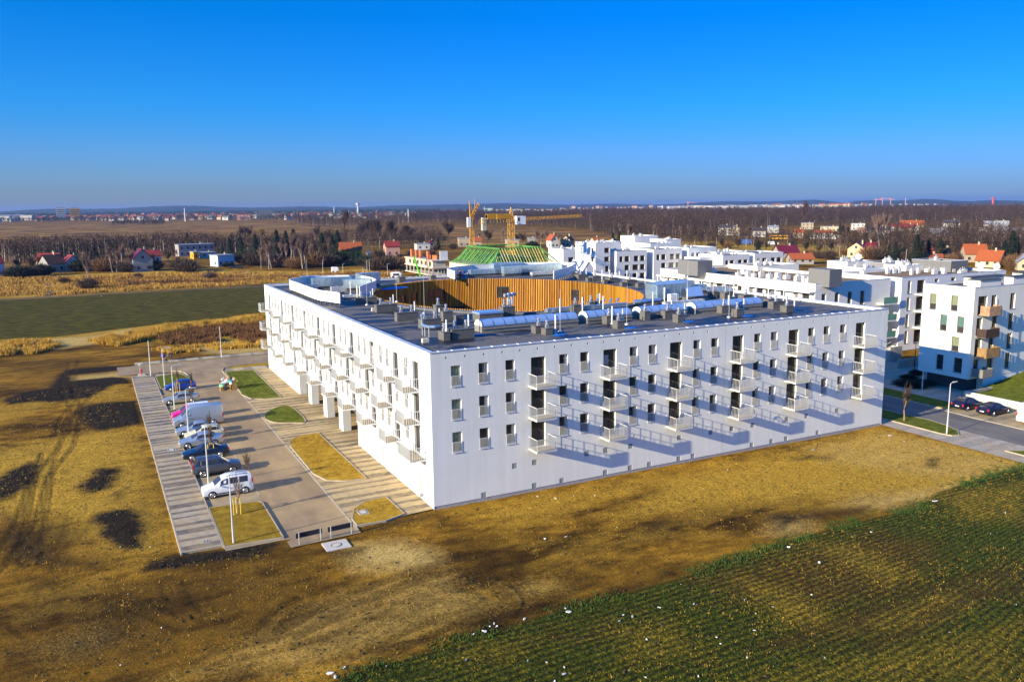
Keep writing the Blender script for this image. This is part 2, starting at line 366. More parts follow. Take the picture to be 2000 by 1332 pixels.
# paths far off
pathm = np.zeros(len(PX), np.float32)
for pl, hw in (([(-200,592),(0,585),(250,571),(520,558),(700,548)], 1.6), ([(95,578),(100,560),(90,552),(70,545)], 1.0), ([(345,550),(335,540),(310,533)], 1.3), ([(470,536),(500,545),(480,530)], 1.8)):
    pathm = np.maximum(pathm, line_mask(pxpoly(pl), hw))
n1 = vnoise(PX, PY, 3.1, 1); n2 = vnoise(PX, PY, .75, 2); n3 = vnoise(PX, PY, 11, 3)
rowp = PY-.0045*np.sign(PX-4)*(PX-4)**2*np.clip((-19-PY)/12, 0, 1.6)
rows = np.sin(rowp*2*math.pi/.56+n1*1.5)
Z = -.10+near*(.05*(n1-.5)+.035*(n2-.5)+.08*(n3-.5))
Z += soil*(.10+.16*(vnoise(PX, PY, .55, 5)-.3))*near - track*.10*near + berm*.07*near + .05*near*(vnoise(PX, PY, .42, 21)-.5)*(1-crop) + crop*rows*.018
paved = np.zeros(len(PX), np.float32)
for p in ([(-20.6,0),(1,0),(56.5,0),(56.5,92),(-20.6,92)], [(-45,73),(60,73),(60,92),(-45,92)], pxpoly([(1700,820),(2060,915),(2200,880),(2000,730),(1720,700)])):
    paved = np.maximum(paved, poly_mask(p, .3))
Z = np.where(paved > .05, np.minimum(Z, -.06), np.minimum(Z, .10))
far = np.clip((np.hypot(PX-CAM[0], PY-CAM[1])-400)/600, 0, 1)
Z = Z*(1-far) - far*.1
V = np.stack([PX, PY, Z], 1); ny, nx = XX.shape
idx = np.arange(ny*nx).reshape(ny, nx)
F = np.stack([idx[:-1, :-1].ravel(), idx[:-1, 1:].ravel(), idx[1:, 1:].ravel(), idx[1:, :-1].ravel()], 1)

def ground_mat():
    m = bpy.data.materials.new('bare_plot_and_fields'); m.use_nodes = True; t = m.node_tree; b = t.nodes['Principled BSDF']
    b.inputs['Roughness'].default_value = .95; b.inputs['Specular IOR Level'].default_value = .1
    pos = t.nodes.new('ShaderNodeNewGeometry').outputs['Position']
    mpg = t.nodes.new('ShaderNodeMapping'); mpg.inputs['Scale'].default_value = (.55, 1.25, 1); mpg.inputs['Rotation'].default_value = (0, 0, R(-12)); t.links.new(pos, mpg.inputs[0]); gp = mpg.outputs[0]
    A = {}
    for k in ('soil', 'sand', 'crop', 'gold', 'wint', 'heath', 'track', 'path', 'rowp', 'cgold', 'cbrown'):
        a = t.nodes.new('ShaderNodeAttribute'); a.attribute_name = k; A[k] = a.outputs['Fac']
    big = _noise(t, .09, 5, .6, gp).outputs[0]; mid = _noise(t, .50, 7, .62, gp).outputs[0]
    fine = _noise(t, 5.0, 5, .75, pos).outputs[0]; grit = _noise(t, 17, 3, .7, pos).outputs[0]
    def edged(attr, amt, sharp, n=mid):
        x = _math(t, 'ADD', attr, _math(t, 'MULTIPLY', _math(t, 'SUBTRACT', n, .5), amt))
        x = _math(t, 'MULTIPLY_ADD', _math(t, 'SUBTRACT', x, .5), sharp, .5, clamp=True); return x
    # plot: trampled dry turf over brown earth
    c = _ramp(t, mid, [(.30, (.070, .034, .005)), (.43, (.19, .098, .009)), (.58, (.34, .178, .014)), (.74, (.47, .26, .028))]).outputs[0]
    c2 = _ramp(t, big, [(.38, (.30, .28, .26)), (.48, (.68, .65, .62)), (.60, (1.15, 1.1, .95))]).outputs[0]
    c = _mix(t, 1.0, c, c2, 'MULTIPLY')
    c = _mix(t, edged(A['gold'], .9, 1.6), c, _ramp(t, fine, [(.3, (.25, .135, .014)), (.5, (.47, .275, .028)), (.72, (.66, .41, .06))]).outputs[0])
    c = _mix(t, edged(A['sand'], .8, 1.4, fine), c, _ramp(t, mid, [(.3, (.44, .28, .07)), (.7, (.66, .46, .15))]).outputs[0])
    c = _mix(t, edged(A['heath'], .5, 2), c, _ramp(t, _noise(t, .02, 6, .7, pos).outputs[0], [(.36, (.095, .045, .012)), (.48, (.19, .095, .020)), (.60, (.36, .19, .035))]).outputs[0])
    c = _mix(t, edged(A['wint'], .35, 4), c, _ramp(t, mid, [(.36, (.038, .030, .003)), (.5, (.072, .062, .004)), (.66, (.14, .105, .008))]).outputs[0])
    # crop rows
    wv = _math(t, 'SINE', _math(t, 'MULTIPLY_ADD', A['rowp'], 2*math.pi/.56, _math(t, 'MULTIPLY', mid, 3.0)))
    g = _math(t, 'ADD', _math(t, 'MULTIPLY', wv, .075), fine)
    cg = _ramp(t, g, [(.36, (.024, .016, .004)), (.46, (.030, .042, .003)), (.56, (.065, .075, .004)), (.66, (.17, .125, .008)), (.78, (.34, .20, .02))]).outputs[0]
    cg2 = _ramp(t, g, [(.36, (.042, .022, .005)), (.52, (.085, .050, .008)), (.64, (.19, .135, .010)), (.78, (.36, .24, .02))]).outputs[0]
    cg = _mix(t, edged(A['cbrown'], .8, 1.5), cg, cg2)
    cg = _mix(t, edged(A['cgold'], .9, 1.5, fine), cg, _ramp(t, g, [(.36, (.06, .045, .006)), (.50, (.17, .115, .010)), (.66, (.38, .25, .022))]).outputs[0])
    c = _mix(t, edged(A['crop'], .7, 4, fine), c, cg)
    # topsoil
    c = _mix(t, edged(A['soil'], 1.25, 2.2), c, _ramp(t, fine, [(.35, (.010, .007, .004)), (.56, (.030, .020, .009)), (.74, (.085, .055, .020))]).outputs[0])
    c = _mix(t, _math(t, 'MULTIPLY', A['track'], .55), c, (.060, .034, .008))
    c = _mix(t, A['path'], c, (.16, .12, .08))
    c = _mix(t, 1.0, c, _ramp(t, fine, [(.34, .68), (.5, 1.0), (.68, 1.22)]).outputs[0], 'MULTIPLY')
    # small dark clods and pale bits
    clod = _ramp(t, grit, [(.28, .40), (.40, 1.0), (.72, 1.0), (.80, 1.3)]).outputs[0]
    c = _mix(t, 1.0, c, clod, 'MULTIPLY')
    t.links.new(c, b.inputs['Base Color'])
    bp = t.nodes.new('ShaderNodeBump'); bp.inputs['Strength'].default_value = 1.0; bp.inputs['Distance'].default_value = .22
    hsum = _math(t, 'ADD', _math(t, 'MULTIPLY', fine, 1.0), _math(t, 'MULTIPLY', grit, .35))
    t.links.new(hsum, bp.inputs['Height']); t.links.new(bp.outputs[0], b.inputs['Normal'])
    return m
gme = nmesh('ground', V, F, ground_mat())
for k, a in (('soil', soil), ('sand', sand), ('crop', crop), ('gold', gold), ('wint', wint), ('heath', heath), ('track', track*near), ('path', pathm), ('rowp', rowp), ('cgold', cgold), ('cbrown', cbrown)):
    at_ = gme.attributes.new(k, 'FLOAT', 'POINT'); at_.data.foreach_set('value', np.ascontiguousarray(a, np.float32))
gme.polygons.foreach_set('use_smooth', np.ones(len(F), bool))
tag(link('ground', gme), 'dry trampled plot and brown fields reaching the horizon', 'ground', kind='structure')
def gz(x, y):                                             # ground height, nearest grid node
    i = min(len(GX)-1, max(0, int(np.searchsorted(GX, x)))); j = min(len(GY)-1, max(0, int(np.searchsorted(GY, y)))); return float(Z[j*nx+i])
# ------------------------------------------------------------------ paving, roads, lawns, kerbs
def paving_mat(name, axis_, cell, thr, c_lite, c_dark, soft=.5, wash=.35):
    """slabs laid in irregular light and dark courses"""
    m = bpy.data.materials.new(name); m.use_nodes = True; t = m.node_tree; b = t.nodes['Principled BSDF']
    b.inputs['Roughness'].default_value = .85; b.inputs['Specular IOR Level'].default_value = .2
    pos = t.nodes.new('ShaderNodeNewGeometry').outputs['Position']
    sp = t.nodes.new('ShaderNodeSeparateXYZ'); t.links.new(pos, sp.inputs[0])
    co = sp.outputs[axis_]
    jit = t.nodes.new('ShaderNodeTexNoise'); jit.noise_dimensions = '1D'; jit.inputs['Scale'].default_value = .45; jit.inputs['Detail'].default_value = 3; t.links.new(co, jit.inputs['W'])
    ph = _math(t, 'MULTIPLY_ADD', co, 2*math.pi/cell, _math(t, 'MULTIPLY', jit.outputs[0], 10.0))
    st = _ramp(t, _math(t, 'MULTIPLY_ADD', _math(t, 'SINE', ph), .5, .5), [(thr-.04, 1.0), (thr+.04, 0.0)]).outputs[0]
    wear = _ramp(t, _noise(t, .8, 5, .7, pos).outputs[0], [(.35, 1.0), (.7, 1-wash*1.6)]).outputs[0]
    st = _math(t, 'MULTIPLY', st, wear)
    # individual blocks
    br = t.nodes.new('ShaderNodeTexBrick'); t.links.new(pos, br.inputs['Vector']); br.inputs['Scale'].default_value = 1.0
    br.inputs['Brick Width'].default_value = .4; br.inputs['Row Height'].default_value = .2; br.inputs['Mortar Size'].default_value = .008
    br.inputs['Color1'].default_value = (.88, .88, .88, 1); br.inputs['Color2'].default_value = (1.08, 1.08, 1.08, 1); br.inputs['Mortar'].default_value = (.5, .5, .5, 1)
    c = _mix(t, st, c_lite, c_dark); c = _mix(t, 1.0, c, br.outputs[0], 'MULTIPLY')
    dirt = _ramp(t, _noise(t, .25, 6, .7, pos).outputs[0], [(.42, 0.0), (.70, .65)]).outputs[0]
    c = _mix(t, 1.0, c, _ramp(t, _noise(t, 1.6, 6, .75, pos).outputs[0], [(.3, .72), (.55, 1.05)]).outputs[0], 'MULTIPLY')
    c = _mix(t, dirt, c, (.42, .29, .13))
    t.links.new(c, b.inputs['Base Color']); return m
P_WALK = paving_mat('striped_walk_slabs', 1, 1.6, .46, (.42, .345, .235), (.105, .098, .098), wash=.2)
P_YARD = paving_mat('striped_forecourt_slabs', 1, 1.6, .44, (.48, .36, .19), (.15, .12, .085), wash=.35)
P_BAY = paving_mat('parking_bay_blocks', 1, 2.5, .30, (.36, .285, .17), (.20, .165, .115), wash=.4)
P_CROSS = paving_mat('striped_street_walk', 0, 2.9, .42, (.48, .40, .27), (.19, .18, .17), wash=.2)
P_STREET = paving_mat('grey_street_slabs', 1, 2.4, .35, (.40, .35, .28), (.29, .26, .22), wash=.5)
def road_mat(name, col, patch):
    m = bpy.data.materials.new(name); m.use_nodes = True; t = m.node_tree; b = t.nodes['Principled BSDF']
    b.inputs['Roughness'].default_value = .85; b.inputs['Specular IOR Level'].default_value = .25
    pos = t.nodes.new('ShaderNodeNewGeometry').outputs['Position']
    mp = t.nodes.new('ShaderNodeMapping'); mp.inputs['Scale'].default_value = (1.0, .22, 1); t.links.new(pos, mp.inputs[0])
    n = _noise(t, .35, 6, .65, mp.outputs[0]).outputs[0]
    c = _ramp(t, n, [(.3, tuple(x*.72 for x in col)), (.52, col), (.75, patch)]).outputs[0]
    n2 = _noise(t, .13, 4, .6, pos).outputs[0]
    c = _mix(t, _ramp(t, n2, [(.5, 0.0), (.66, .6)]).outputs[0], c, patch)
    g = _noise(t, 30, 2, .6, pos).outputs[0]; c = _mix(t, 1.0, c, _ramp(t, g, [(.3, .86), (.7, 1.1)]).outputs[0], 'MULTIPLY')
    t.links.new(c, b.inputs['Base Color']); return m
ROAD1 = road_mat('dusty_block_road', (.29, .205, .115), (.45, .31, .145))
ROAD2 = road_mat('grey_asphalt', (.13, .12, .11), (.20, .175, .14))
def lawn_mat(name, a, b_, c_):
    m = bpy.data.materials.new(name); m.use_nodes = True; t = m.node_tree; b = t.nodes['Principled BSDF']; b.inputs['Roughness'].default_value = .95
    b.inputs['Specular IOR Level'].default_value = .1
    pos = t.nodes.new('ShaderNodeNewGeometry').outputs['Position']
    n = _noise(t, 1.2, 6, .75, pos).outputs[0]; f = _noise(t, 14, 3, .7, pos).outputs[0]
    c = _ramp(t, _math(t, 'ADD', _math(t, 'MULTIPLY', n, .6), _math(t, 'MULTIPLY', f, .4)), [(.36, a), (.5, b_), (.64, c_)]).outputs[0]
    t.links.new(c, b.inputs['Base Color'])
    bp = t.nodes.new('ShaderNodeBump'); bp.inputs['Strength'].default_value = .8; bp.inputs['Distance'].default_value = .08
    t.links.new(f, bp.inputs['Height']); t.links.new(bp.outputs[0], b.inputs['Normal']); return m
L_GREEN = lawn_mat('green_turf', (.050, .060, .006), (.11, .125, .010), (.20, .20, .02))
L_DRY = lawn_mat('dry_turf', (.17, .10, .010), (.37, .215, .018), (.50, .32, .04))
L_MIX = lawn_mat('half_dry_turf', (.11, .068, .008), (.27, .165, .014), (.42, .27, .03))
SHEETN = [0]
def sheet(name, pts, z, m, label=None, cat='pavement'):
    mb = MB(); a = np.array(pts); area = .5*np.sum(a[:, 0]*np.roll(a[:, 1], -1)-np.roll(a[:, 0], -1)*a[:, 1])
    if area < 0: pts = pts[::-1]
    mb.quad(*[(p[0], p[1], z) for p in pts]); return solo(name, mb, m, label or name.replace('_', ' '), cat, kind='structure')
def rect(x0, y0, x1, y1): return [(x0, y0), (x1, y0), (x1, y1), (x0, y1)]
def smooth_closed(pts, n=4):
    P = [np.array(p, float) for p in pts]; out = []
    for i in range(len(P)):
        p0, p1, p2, p3 = P[i-1], P[i], P[(i+1) % len(P)], P[(i+2) % len(P)]
        for k in range(n):
            t = k/n; out.append(tuple(.5*((2*p1)+(-p0+p2)*t+(2*p0-5*p1+4*p2-p3)*t*t+(-p0+3*p1-3*p2+p3)*t**3)))
    return out
def kerb(name, pts, z0, z1, wdt=.14, closed=False, m=None, label='pale kerb stones edging the paving'):
    mb = MB(); P = list(pts)+([pts[0]] if closed else [])
    for a, b in zip(P[:-1], P[1:]):
        dx, dy = b[0]-a[0], b[1]-a[1]; L = math.hypot(dx, dy)
        if L < 1e-4: continue
        nx_, ny_ = -dy/L*wdt/2, dx/L*wdt/2; ex, ey = dx/L*wdt*.35, dy/L*wdt*.35
        mb.prism([(a[0]-nx_-ex, a[1]-ny_-ey), (b[0]-nx_+ex, b[1]-ny_+ey), (b[0]+nx_+ex, b[1]+ny_+ey), (a[0]+nx_-ex, a[1]+ny_-ey)][::1], z0, z1)
    return solo(name, mb, m or KERB, label, 'kerb', kind='structure')
def slab(name, pts, z0, z1, m, label=None, cat='pavement'):
    a = np.array(pts); area = .5*np.sum(a[:, 0]*np.roll(a[:, 1], -1)-np.roll(a[:, 0], -1)*a[:, 1])
    if area < 0: pts = pts[::-1]
    mb = MB(); mb.prism(pts, z0, z1); return solo(name, mb, m, label or name.replace('_', ' '), cat, kind='structure')

slab('walkway', rect(-20.1, .55, -17.25, 74.0), -.2, .13, P_WALK, 'long walkway in light and dark slab courses beside the parking bays')
kerb('walkway_kerb', [(-20.17, .48), (-20.17, 74.0)], -.2, .14, .12)
kerb('walkway_kerb', [(-17.18, .48), (-17.18, 73.0)], -.2, .15, .12)
sheet('parking_bays', rect(-17.12, -.4, -12.62, 74.4), .000, P_BAY, 'parking bays of small paving blocks beside the walkway', 'parking')
sheet('car_park_road', [(-12.62, -2.2), (-7.0, -1.9), (-7.0, 72.0), (-5.6, 73.8), (-2.0, 76.9), (-14.5, 76.9), (-12.62, 72.4)], .004, ROAD1, 'dusty road between the parking bays and the forecourt', 'road')
sheet('forecourt', [(-7.0, -.5), (.0, .1), (.0, 22.0), (9.5, 22.0), (9.5, 49.8), (0, 49.8), (0, 71.7), (-2.4, 71.9), (-7.0, 72.4)], .012, P_YARD, 'striped forecourt paving along the white block', 'pavement')
kerb('road_kerb', [(-7.08, -1.2), (-7.08, 55)], -.1, .03, .18)
kerb('road_kerb', [(-12.58, 11.0), (-12.58, 63)], -.1, .018, .12)
def lawn(name, pts, zt, m, label, smoothn=0, k=.10):
    if smoothn: pts = smooth_closed(pts, smoothn)
    slab(name, pts, -.2, zt, m, label, 'lawn'); kerb(name+'_kerb', pts, -.2, zt+.02, k, True)
lawn('near_lawn', [(-17.1, .15), (-12.75, -.15), (-12.75, 8.6), (-13.1, 9.15), (-17.1, 9.5)], .13, L_MIX, 'dry square lawn with a lamp post at the near end of the bays')
lawn('far_lawn', [(-16.9, 63.2), (-12.6, 62.9), (-12.35, 66), (-12.5, 70), (-13.2, 73.2), (-14.2, 74.0), (-16.9, 73.0)], .13, L_GREEN, 'green lawn beside the blue hatchback')
for i, (y0, y1, m_) in enumerate([(13.7, 15.0, L_DRY), (22.3, 23.4, L_DRY), (30.9, 32.2, L_DRY), (47.0, 48.9, L_GREEN), (57.5, 58.4, L_MIX)]):
    lawn('bay_island', [(-17.05, y0), (-13.4, y0), (-12.9, (y0+y1)/2), (-13.4, y1), (-17.05, y1)], .11, m_, 'narrow planted island, '+nth(i+1)+' from the camera between the parking bays')
lawn('forecourt_lawn', [(-6.8, 72.0), (-2.6, 70.9), (-2.75, 49.2), (-5.0, 49.4), (-6.5, 50.4), (-7.2, 53.5), (-7.1, 62)], .09, L_GREEN, 'long green lawn beside the rubbish pile')
lawn('forecourt_lawn', [(-6.9, 38.6), (-6.1, 41.6), (-4.3, 43.7), (-2.75, 43.5), (-2.75, 34.8), (-4.6, 34.9), (-6.2, 36.0)], .09, L_GREEN, 'small rounded green lawn in the middle of the forecourt', 3)
lawn('forecourt_lawn', [(-6.75, 25.0), (-6.3, 27.2), (-5.2, 28.5), (-2.75, 28.9), (-2.7, 10.5), (-4.6, 10.7), (-6.2, 11.8), (-6.85, 14.5)], .09, L_DRY, 'long dry golden lawn in the forecourt', 0)
lawn('forecourt_lawn', [(-6.9, -.5), (-6.85, 1.2), (-6.1, 3.2), (-4.6, 4.65), (-2.7, 4.75), (-2.65, .1), (-4.5, -.6)], .09, L_DRY, 'small dry lawn with a square hatch near the block corner', 0)
# cross street behind the lot
sheet('cross_street', [(-22, 77.0), (150, 75.6), (150, 84.2), (-22, 85.0)], .000, ROAD1, 'cross street beyond the car park', 'road')
sheet('cross_street_walk', [(-19.2, 85.6), (120, 84.6), (120, 87.0), (-19.2, 88.0)], .020, P_CROSS, 'walk of large light and dark slabs beyond the cross street')
sheet('street_verge', [(-19.2, 85.0), (120, 84.2), (120, 84.6), (-19.2, 85.6)], .008, L_MIX, 'thin strip of grass between the cross street and its walk', 'grass')
kerb('cross_street_kerb', [(-19.0, 76.9), (-14.4, 76.9), (-13.2, 76.2), (-12.55, 74.2), (-12.3, 72)], -.1, .12)
kerb('cross_street_kerb', [(-7.1, 55), (-7.1, 73), (-6.6, 75.2), (-5.2, 76.3), (-2, 76.8), (56, 76.2)], -.1, .12)
slab('street_corner_walk', [(-20.2, 74.0), (-13.5, 73.9), (-12.8, 74.6), (-20.2, 75.4)], -.1, .10, P_CROSS, 'short slab walk at the end of the walkway')
slab('street_corner_walk', [(-6.6, 72.6), (0, 72.0), (0, 73.9), (-6.3, 74.4)], -.1, .06, P_CROSS, 'short slab walk at the head of the forecourt')
slab('corner_verge', [(-6.2, 74.5), (0, 74.0), (57, 73.2), (57, 76.0), (-2, 76.6), (-5, 76.1)], -.1, .05, L_DRY, 'dry verge at the street corner', 'grass')
# street on the right of the block
sheet('street_pavement', [(55.72, -30), (61.5, -30), (61.5, -4), (62.3, 0), (61.6, 74), (55.72, 74)], .004, P_STREET, 'grey slab pavement along the right side of the block')
sheet('side_street', [(61.5, -30), (67.6, -30), (67.7, -3), (68.4, 4), (68.3, 75.8), (61.6, 75.8), (62.3, 0), (61.5, -4)], .000, ROAD2, 'asphalt side street right of the block', 'road')
sheet('side_street_bays', [(67.6, -30), (76.2, -30), (76.3, .6), (68.6, .4), (67.7, -3)], .004, P_BAY, 'parking bays beside the side street', 'parking')
sheet('estate_pavement', [(72.5, .6), (90, .6), (90, 75), (72.5, 75)], .008, P_STREET, 'pavement in front of the neighbouring blocks')
kerb('side_street_kerb', [(67.6, -30), (67.7, -3), (68.4, 4), (68.3, 75)], -.1, .06, .2)
lawn('street_lawn', [(58.1, 3), (58.1, -5.8), (58.4, -7.0), (59.3, -7.2), (60.6, -6.2), (61.7, -4.2), (62.1, -1.5), (61.8, 2), (61.0, 30), (58.1, 30)], .09, L_GREEN, 'green lawn with the tall lamp post beside the side street')
lawn('street_lawn', [(68.6, .5), (72.3, .8), (72.3, 40), (68.6, 40)], .09, L_GREEN, 'shaded green strip across the side street')
lawn('street_lawn', [(58.0, -13.2), (59.6, -14.2), (60.6, -16), (60.8, -28), (58.0, -28)], .09, L_GREEN, 'corner of green lawn at the right edge')
# hatches and slabs
def hatch(x0, y0, x1, y1, z, label, round_=False, cname=CONC):
    t_ = thing('access_hatch', label, 'hatch', ((x0+x1)/2, (y0+y1)/2, z))
    mb = MB(); mb.box(x0, y0, z-.1, x1, y1, z+.03); wpart('slab', mb, cname, t_)
    mb = MB(); cx, cy = (x0+x1)/2, (y0+y1)/2
    if round_: mb.prism([(cx+.34*math.cos(a), cy+.34*math.sin(a)) for a in np.linspace(0, 2*math.pi, 20, endpoint=False)], z+.032, z+.05)
    else: mb.box(x0+.2, y0+.2, z+.032, x1-.2, y1-.2, z+.05)
    wpart('lid', mb, mat('pale_lid', (.55, .50, .40), .8), t_)
    mb = MB()
    if round_:
        q = np.linspace(0, 2*math.pi, 25)
        for a, b in zip(q[:-1], q[1:]): mb.quad((cx+.36*math.cos(a), cy+.36*math.sin(a), z+.045), (cx+.42*math.cos(a), cy+.42*math.sin(a), z+.045), (cx+.42*math.cos(b), cy+.42*math.sin(b), z+.045), (cx+.36*math.cos(b), cy+.36*math.sin(b), z+.045))
    else:
        for q in ((x0+.12, y0+.12, x1-.12, y0+.16), (x0+.12, y1-.16, x1-.12, y1-.12), (x0+.12, y0+.17, x0+.16, y1-.17), (x1-.16, y0+.17, x1-.12, y1-.17)): mb.box(q[0], q[1], z+.03, q[2], q[3], z+.042)
    wpart('rim', mb, DARK, t_); return t_
hatch(-10.35, -4.2, -8.45, -2.5, -.02, 'large pale concrete slab with a round lid in front of the two barrier boards', True, mat('pale_slab', (.50, .46, .40), .85, var=.08))
hatch(-6.08, 1.5, -5.22, 2.65, .10, 'square pale hatch set in the small dry lawn')
hatch(*(at(395, 1057, .13)[0:1]), 1.55, at(410, 1057, .13)[0], 2.15, .12, 'small hatch in the walkway ringed by rusty stains')
hatch(at(318, 853, .13)[0], 29.0, at(334, 853, .13)[0], 30.3, .11, 'pale hatch in the middle of the striped walkway')
for i, (px_, py_) in enumerate([(405, 722), (0, 0)][:1]): pass
# ------------------------------------------------------------------ walls with openings
def wall_open(mb, face, u0, u1, z0, z1, opens, c, depth=.28, reveal=None):
    """face '-y': wall in plane y=c, u=x ; '-x': plane x=c, u=y ; '+y', '+x' likewise. Openings (u0,u1,z0,z1)."""
    us = sorted({u0, u1, *[o[0] for o in opens], *[o[1] for o in opens]}); zs = sorted({z0, z1, *[o[2] for o in opens], *[o[3] for o in opens]})
    us = [u for u in us if u0-1e-6 <= u <= u1+1e-6]; zs = [z for z in zs if z0-1e-6 <= z <= z1+1e-6]
    sgn = 1 if face[0] == '-' else -1
    P = (lambda u, z, d=0.0: (u, c+sgn*d, z)) if face[1] == 'y' else (lambda u, z, d=0.0: (c+sgn*d, u, z))
    flip = face in ('-x', '+y')
    def q(*p):
        mb.quad(*(p[::-1] if flip else p))
    for i in range(len(us)-1):
        j = 0
        while j < len(zs)-1:
            uc = (us[i]+us[i+1])/2
            hole = lambda k: any(o[0] < uc < o[1] and o[2] < (zs[k]+zs[k+1])/2 < o[3] for o in opens)
            if hole(j): j += 1; continue
            k = j
            while k+1 < len(zs)-1 and not hole(k+1): k += 1
            q(P(us[i], zs[j]), P(us[i+1], zs[j]), P(us[i+1], zs[k+1]), P(us[i], zs[k+1])); j = k+1
    for o in opens:
        a, b, e, f = o[:4]; d = o[4] if len(o) > 4 else depth
        q(P(a, e), P(b, e), P(b, e, d), P(a, e, d)); q(P(a, f, d), P(b, f, d), P(b, f), P(a, f))
        q(P(a, e), P(a, e, d), P(a, f, d), P(a, f)); q(P(b, e, d), P(b, e), P(b, f), P(b, f, d))

BW, BD, BH = 55.73, 71.8, 13.6
block = thing('apartment_block', 'large white four-storey block with white balconies and a round timber-lined courtyard', 'building', (0, 0, 0))

# opening tables
F_WIN = [1.85, 4.42, 7.0, 12.43, 14.65, 20.13, 22.32, 27.74, 29.99, 35.66, 37.96, 43.31, 45.60, 48.11]
F_DOOR = [9.53, 17.17, 24.87, 32.78, 40.48, 50.6]
ROWZ = [(10.52, 12.30), (7.62, 9.40), (4.73, 6.52)]; SLAB = [9.82, 6.94, 4.04]
L_D = [[2.9, 8.15, 15.35, 22.5, 29.65, 36.95, 44.15, 51.3, 58.3, 67.45], [2.85, 10.1, 17.3, 24.5, 31.75, 38.98, 46.2, 53.4, 60.6, 67.45], None]
L_D[2] = L_D[0]
L_W = [[5.62, 10.72, 12.72, 17.9, 19.93, 25.0, 27.0, 32.15, 34.3, 39.78, 41.8, 46.8, 48.75, 53.8, 55.75, 60.9, 62.95, 65.35], None, None]
L_W[1] = [5.62, 8.2]+[x for d in L_D[1][1:9] for x in (d+2.75, d+5.3)][:-1]+[65.5]
L_W[1] = [w_ for w_ in L_W[1] if all(not (d-1.0 < w_ < d+1.5) for d in L_D[1])]
L_W[2] = L_W[0]
WW, DW = .92, 1.45
fo = []; lo_ = []
for (za, zb) in ROWZ: fo += [(x, x+WW-.02, za, zb) for x in F_WIN]
for s_, (za, zb) in zip(SLAB, ROWZ): fo += [(x, x+DW, s_+.02, zb+.0) for x in F_DOOR]
F_VENT = [(7.79, 2.64), (9.82, 2.64), (15.39, 2.62), (17.48, 2.62), (20.36, 2.62), (4.72, .45), (9.8, .45), (12.68, .45), (17.47, .45), (20.33, .45), (22.62, .45),
          (26.23, 2.62), (30.24, 2.62), (33.02, 2.62), (35.87, 2.62), (40.67, 2.62), (43.6, 2.62), (48.28, 2.62), (26.22, .46), (28.01, .46), (35.85, .48), (38.61, .48), (40.74, .48), (45.43, .5)]
fo += [(x-.25, x+.25, z-.25, z+.25, .10) for x, z in F_VENT]
F_HOLE = [1.42+1.755*i for i in range(17)]+[33.49+1.765*i for i in range(13)]
fo += [(x-.07, x+.09, 12.96, 13.13, .25) for x in F_HOLE]
for r_, (za, zb) in enumerate(ROWZ):
    lo_ += [(y, y+WW, za, zb) for y in L_W[r_]]; lo_ += [(y, y+DW, SLAB[r_]+.02, zb) for y in L_D[r_]]
L_HOLE = [y for a in (1.3, 9.7, 16.9, 31.2, 38.6, 45.9, 60.2) for y in (a, a+1.4, a+2.8, a+4.2) if y < 70]
lo_ += [(y-.07, y+.09, 12.96, 13.13, .25) for y in L_HOLE]
SLOT = [(67.9, .8, 2.9), (66.0-.55, .1, 2.95), (63.3, .35, 2.9), (61.3, .35, 2.9), (58.6, .35, 2.75), (56.25, .35, 2.8), (54.2, .35, 2.85), (51.4, .35, 2.85)]
lo_ += [(y, y+(.95 if i == 1 else .6), a, b, .22) for i, (y, a, b) in enumerate(SLOT)]
GDOOR = [(12.72, 14.02, .02, 2.12), (9.43, 10.5, .02, 1.98), (2.2, 3.35, .02, 2.08)]
lo_ += [(a, b, c_, d, .3) for a, b, c_, d in GDOOR]
PASS = [(22.04, 28.1), (29.75, 35.2), (36.85, 43.0), (44.7, 49.8)]
lo_ += [(a, b, .0, 3.42, .95) for a, b in PASS]
mb = MB()
wall_open(mb, '-y', 0, BW, .22, BH-.06, fo, 0.0)
wall_open(mb, '-x', 0, BD, .0, BH-.06, lo_, 0.0)
mb.quad((BW, 0, 0), (BW, BD, 0), (BW, BD, BH-.06), (BW, 0, BH-.06)); mb.quad((BW, BD, 0), (0, BD, 0), (0, BD, BH-.06), (BW, BD, BH-.06))
# parapet inner faces
pw = .42; zi = 13.28
mb.quad((pw, pw, zi), (pw, pw, BH-.06), (BW-pw, pw, BH-.06), (BW-pw, pw, zi)); mb.quad((BW-pw, BD-pw, zi), (BW-pw, BD-pw, BH-.06), (pw, BD-pw, BH-.06), (pw, BD-pw, zi))
mb.quad((pw, BD-pw, zi), (pw, BD-pw, BH-.06), (pw, pw, BH-.06), (pw, pw, zi)); mb.quad((BW-pw, pw, zi), (BW-pw, pw, BH-.06), (BW-pw, BD-pw, BH-.06), (BW-pw, BD-pw, zi))
wpart('wall', mb, WHITE, block)
mb = MB(); mb.box(0.03, .035, -.2, BW-.03, .2, .215); wpart('plinth', mb, mat('grey_plinth', (.36, .33, .32), .9), block)
mb = MB(); mb.box(31.80, -.006, .3, 31.84, -.001, 13.5); wpart('expansion_joint', mb, mat('joint_grey', (.45, .45, .45), .9), block)
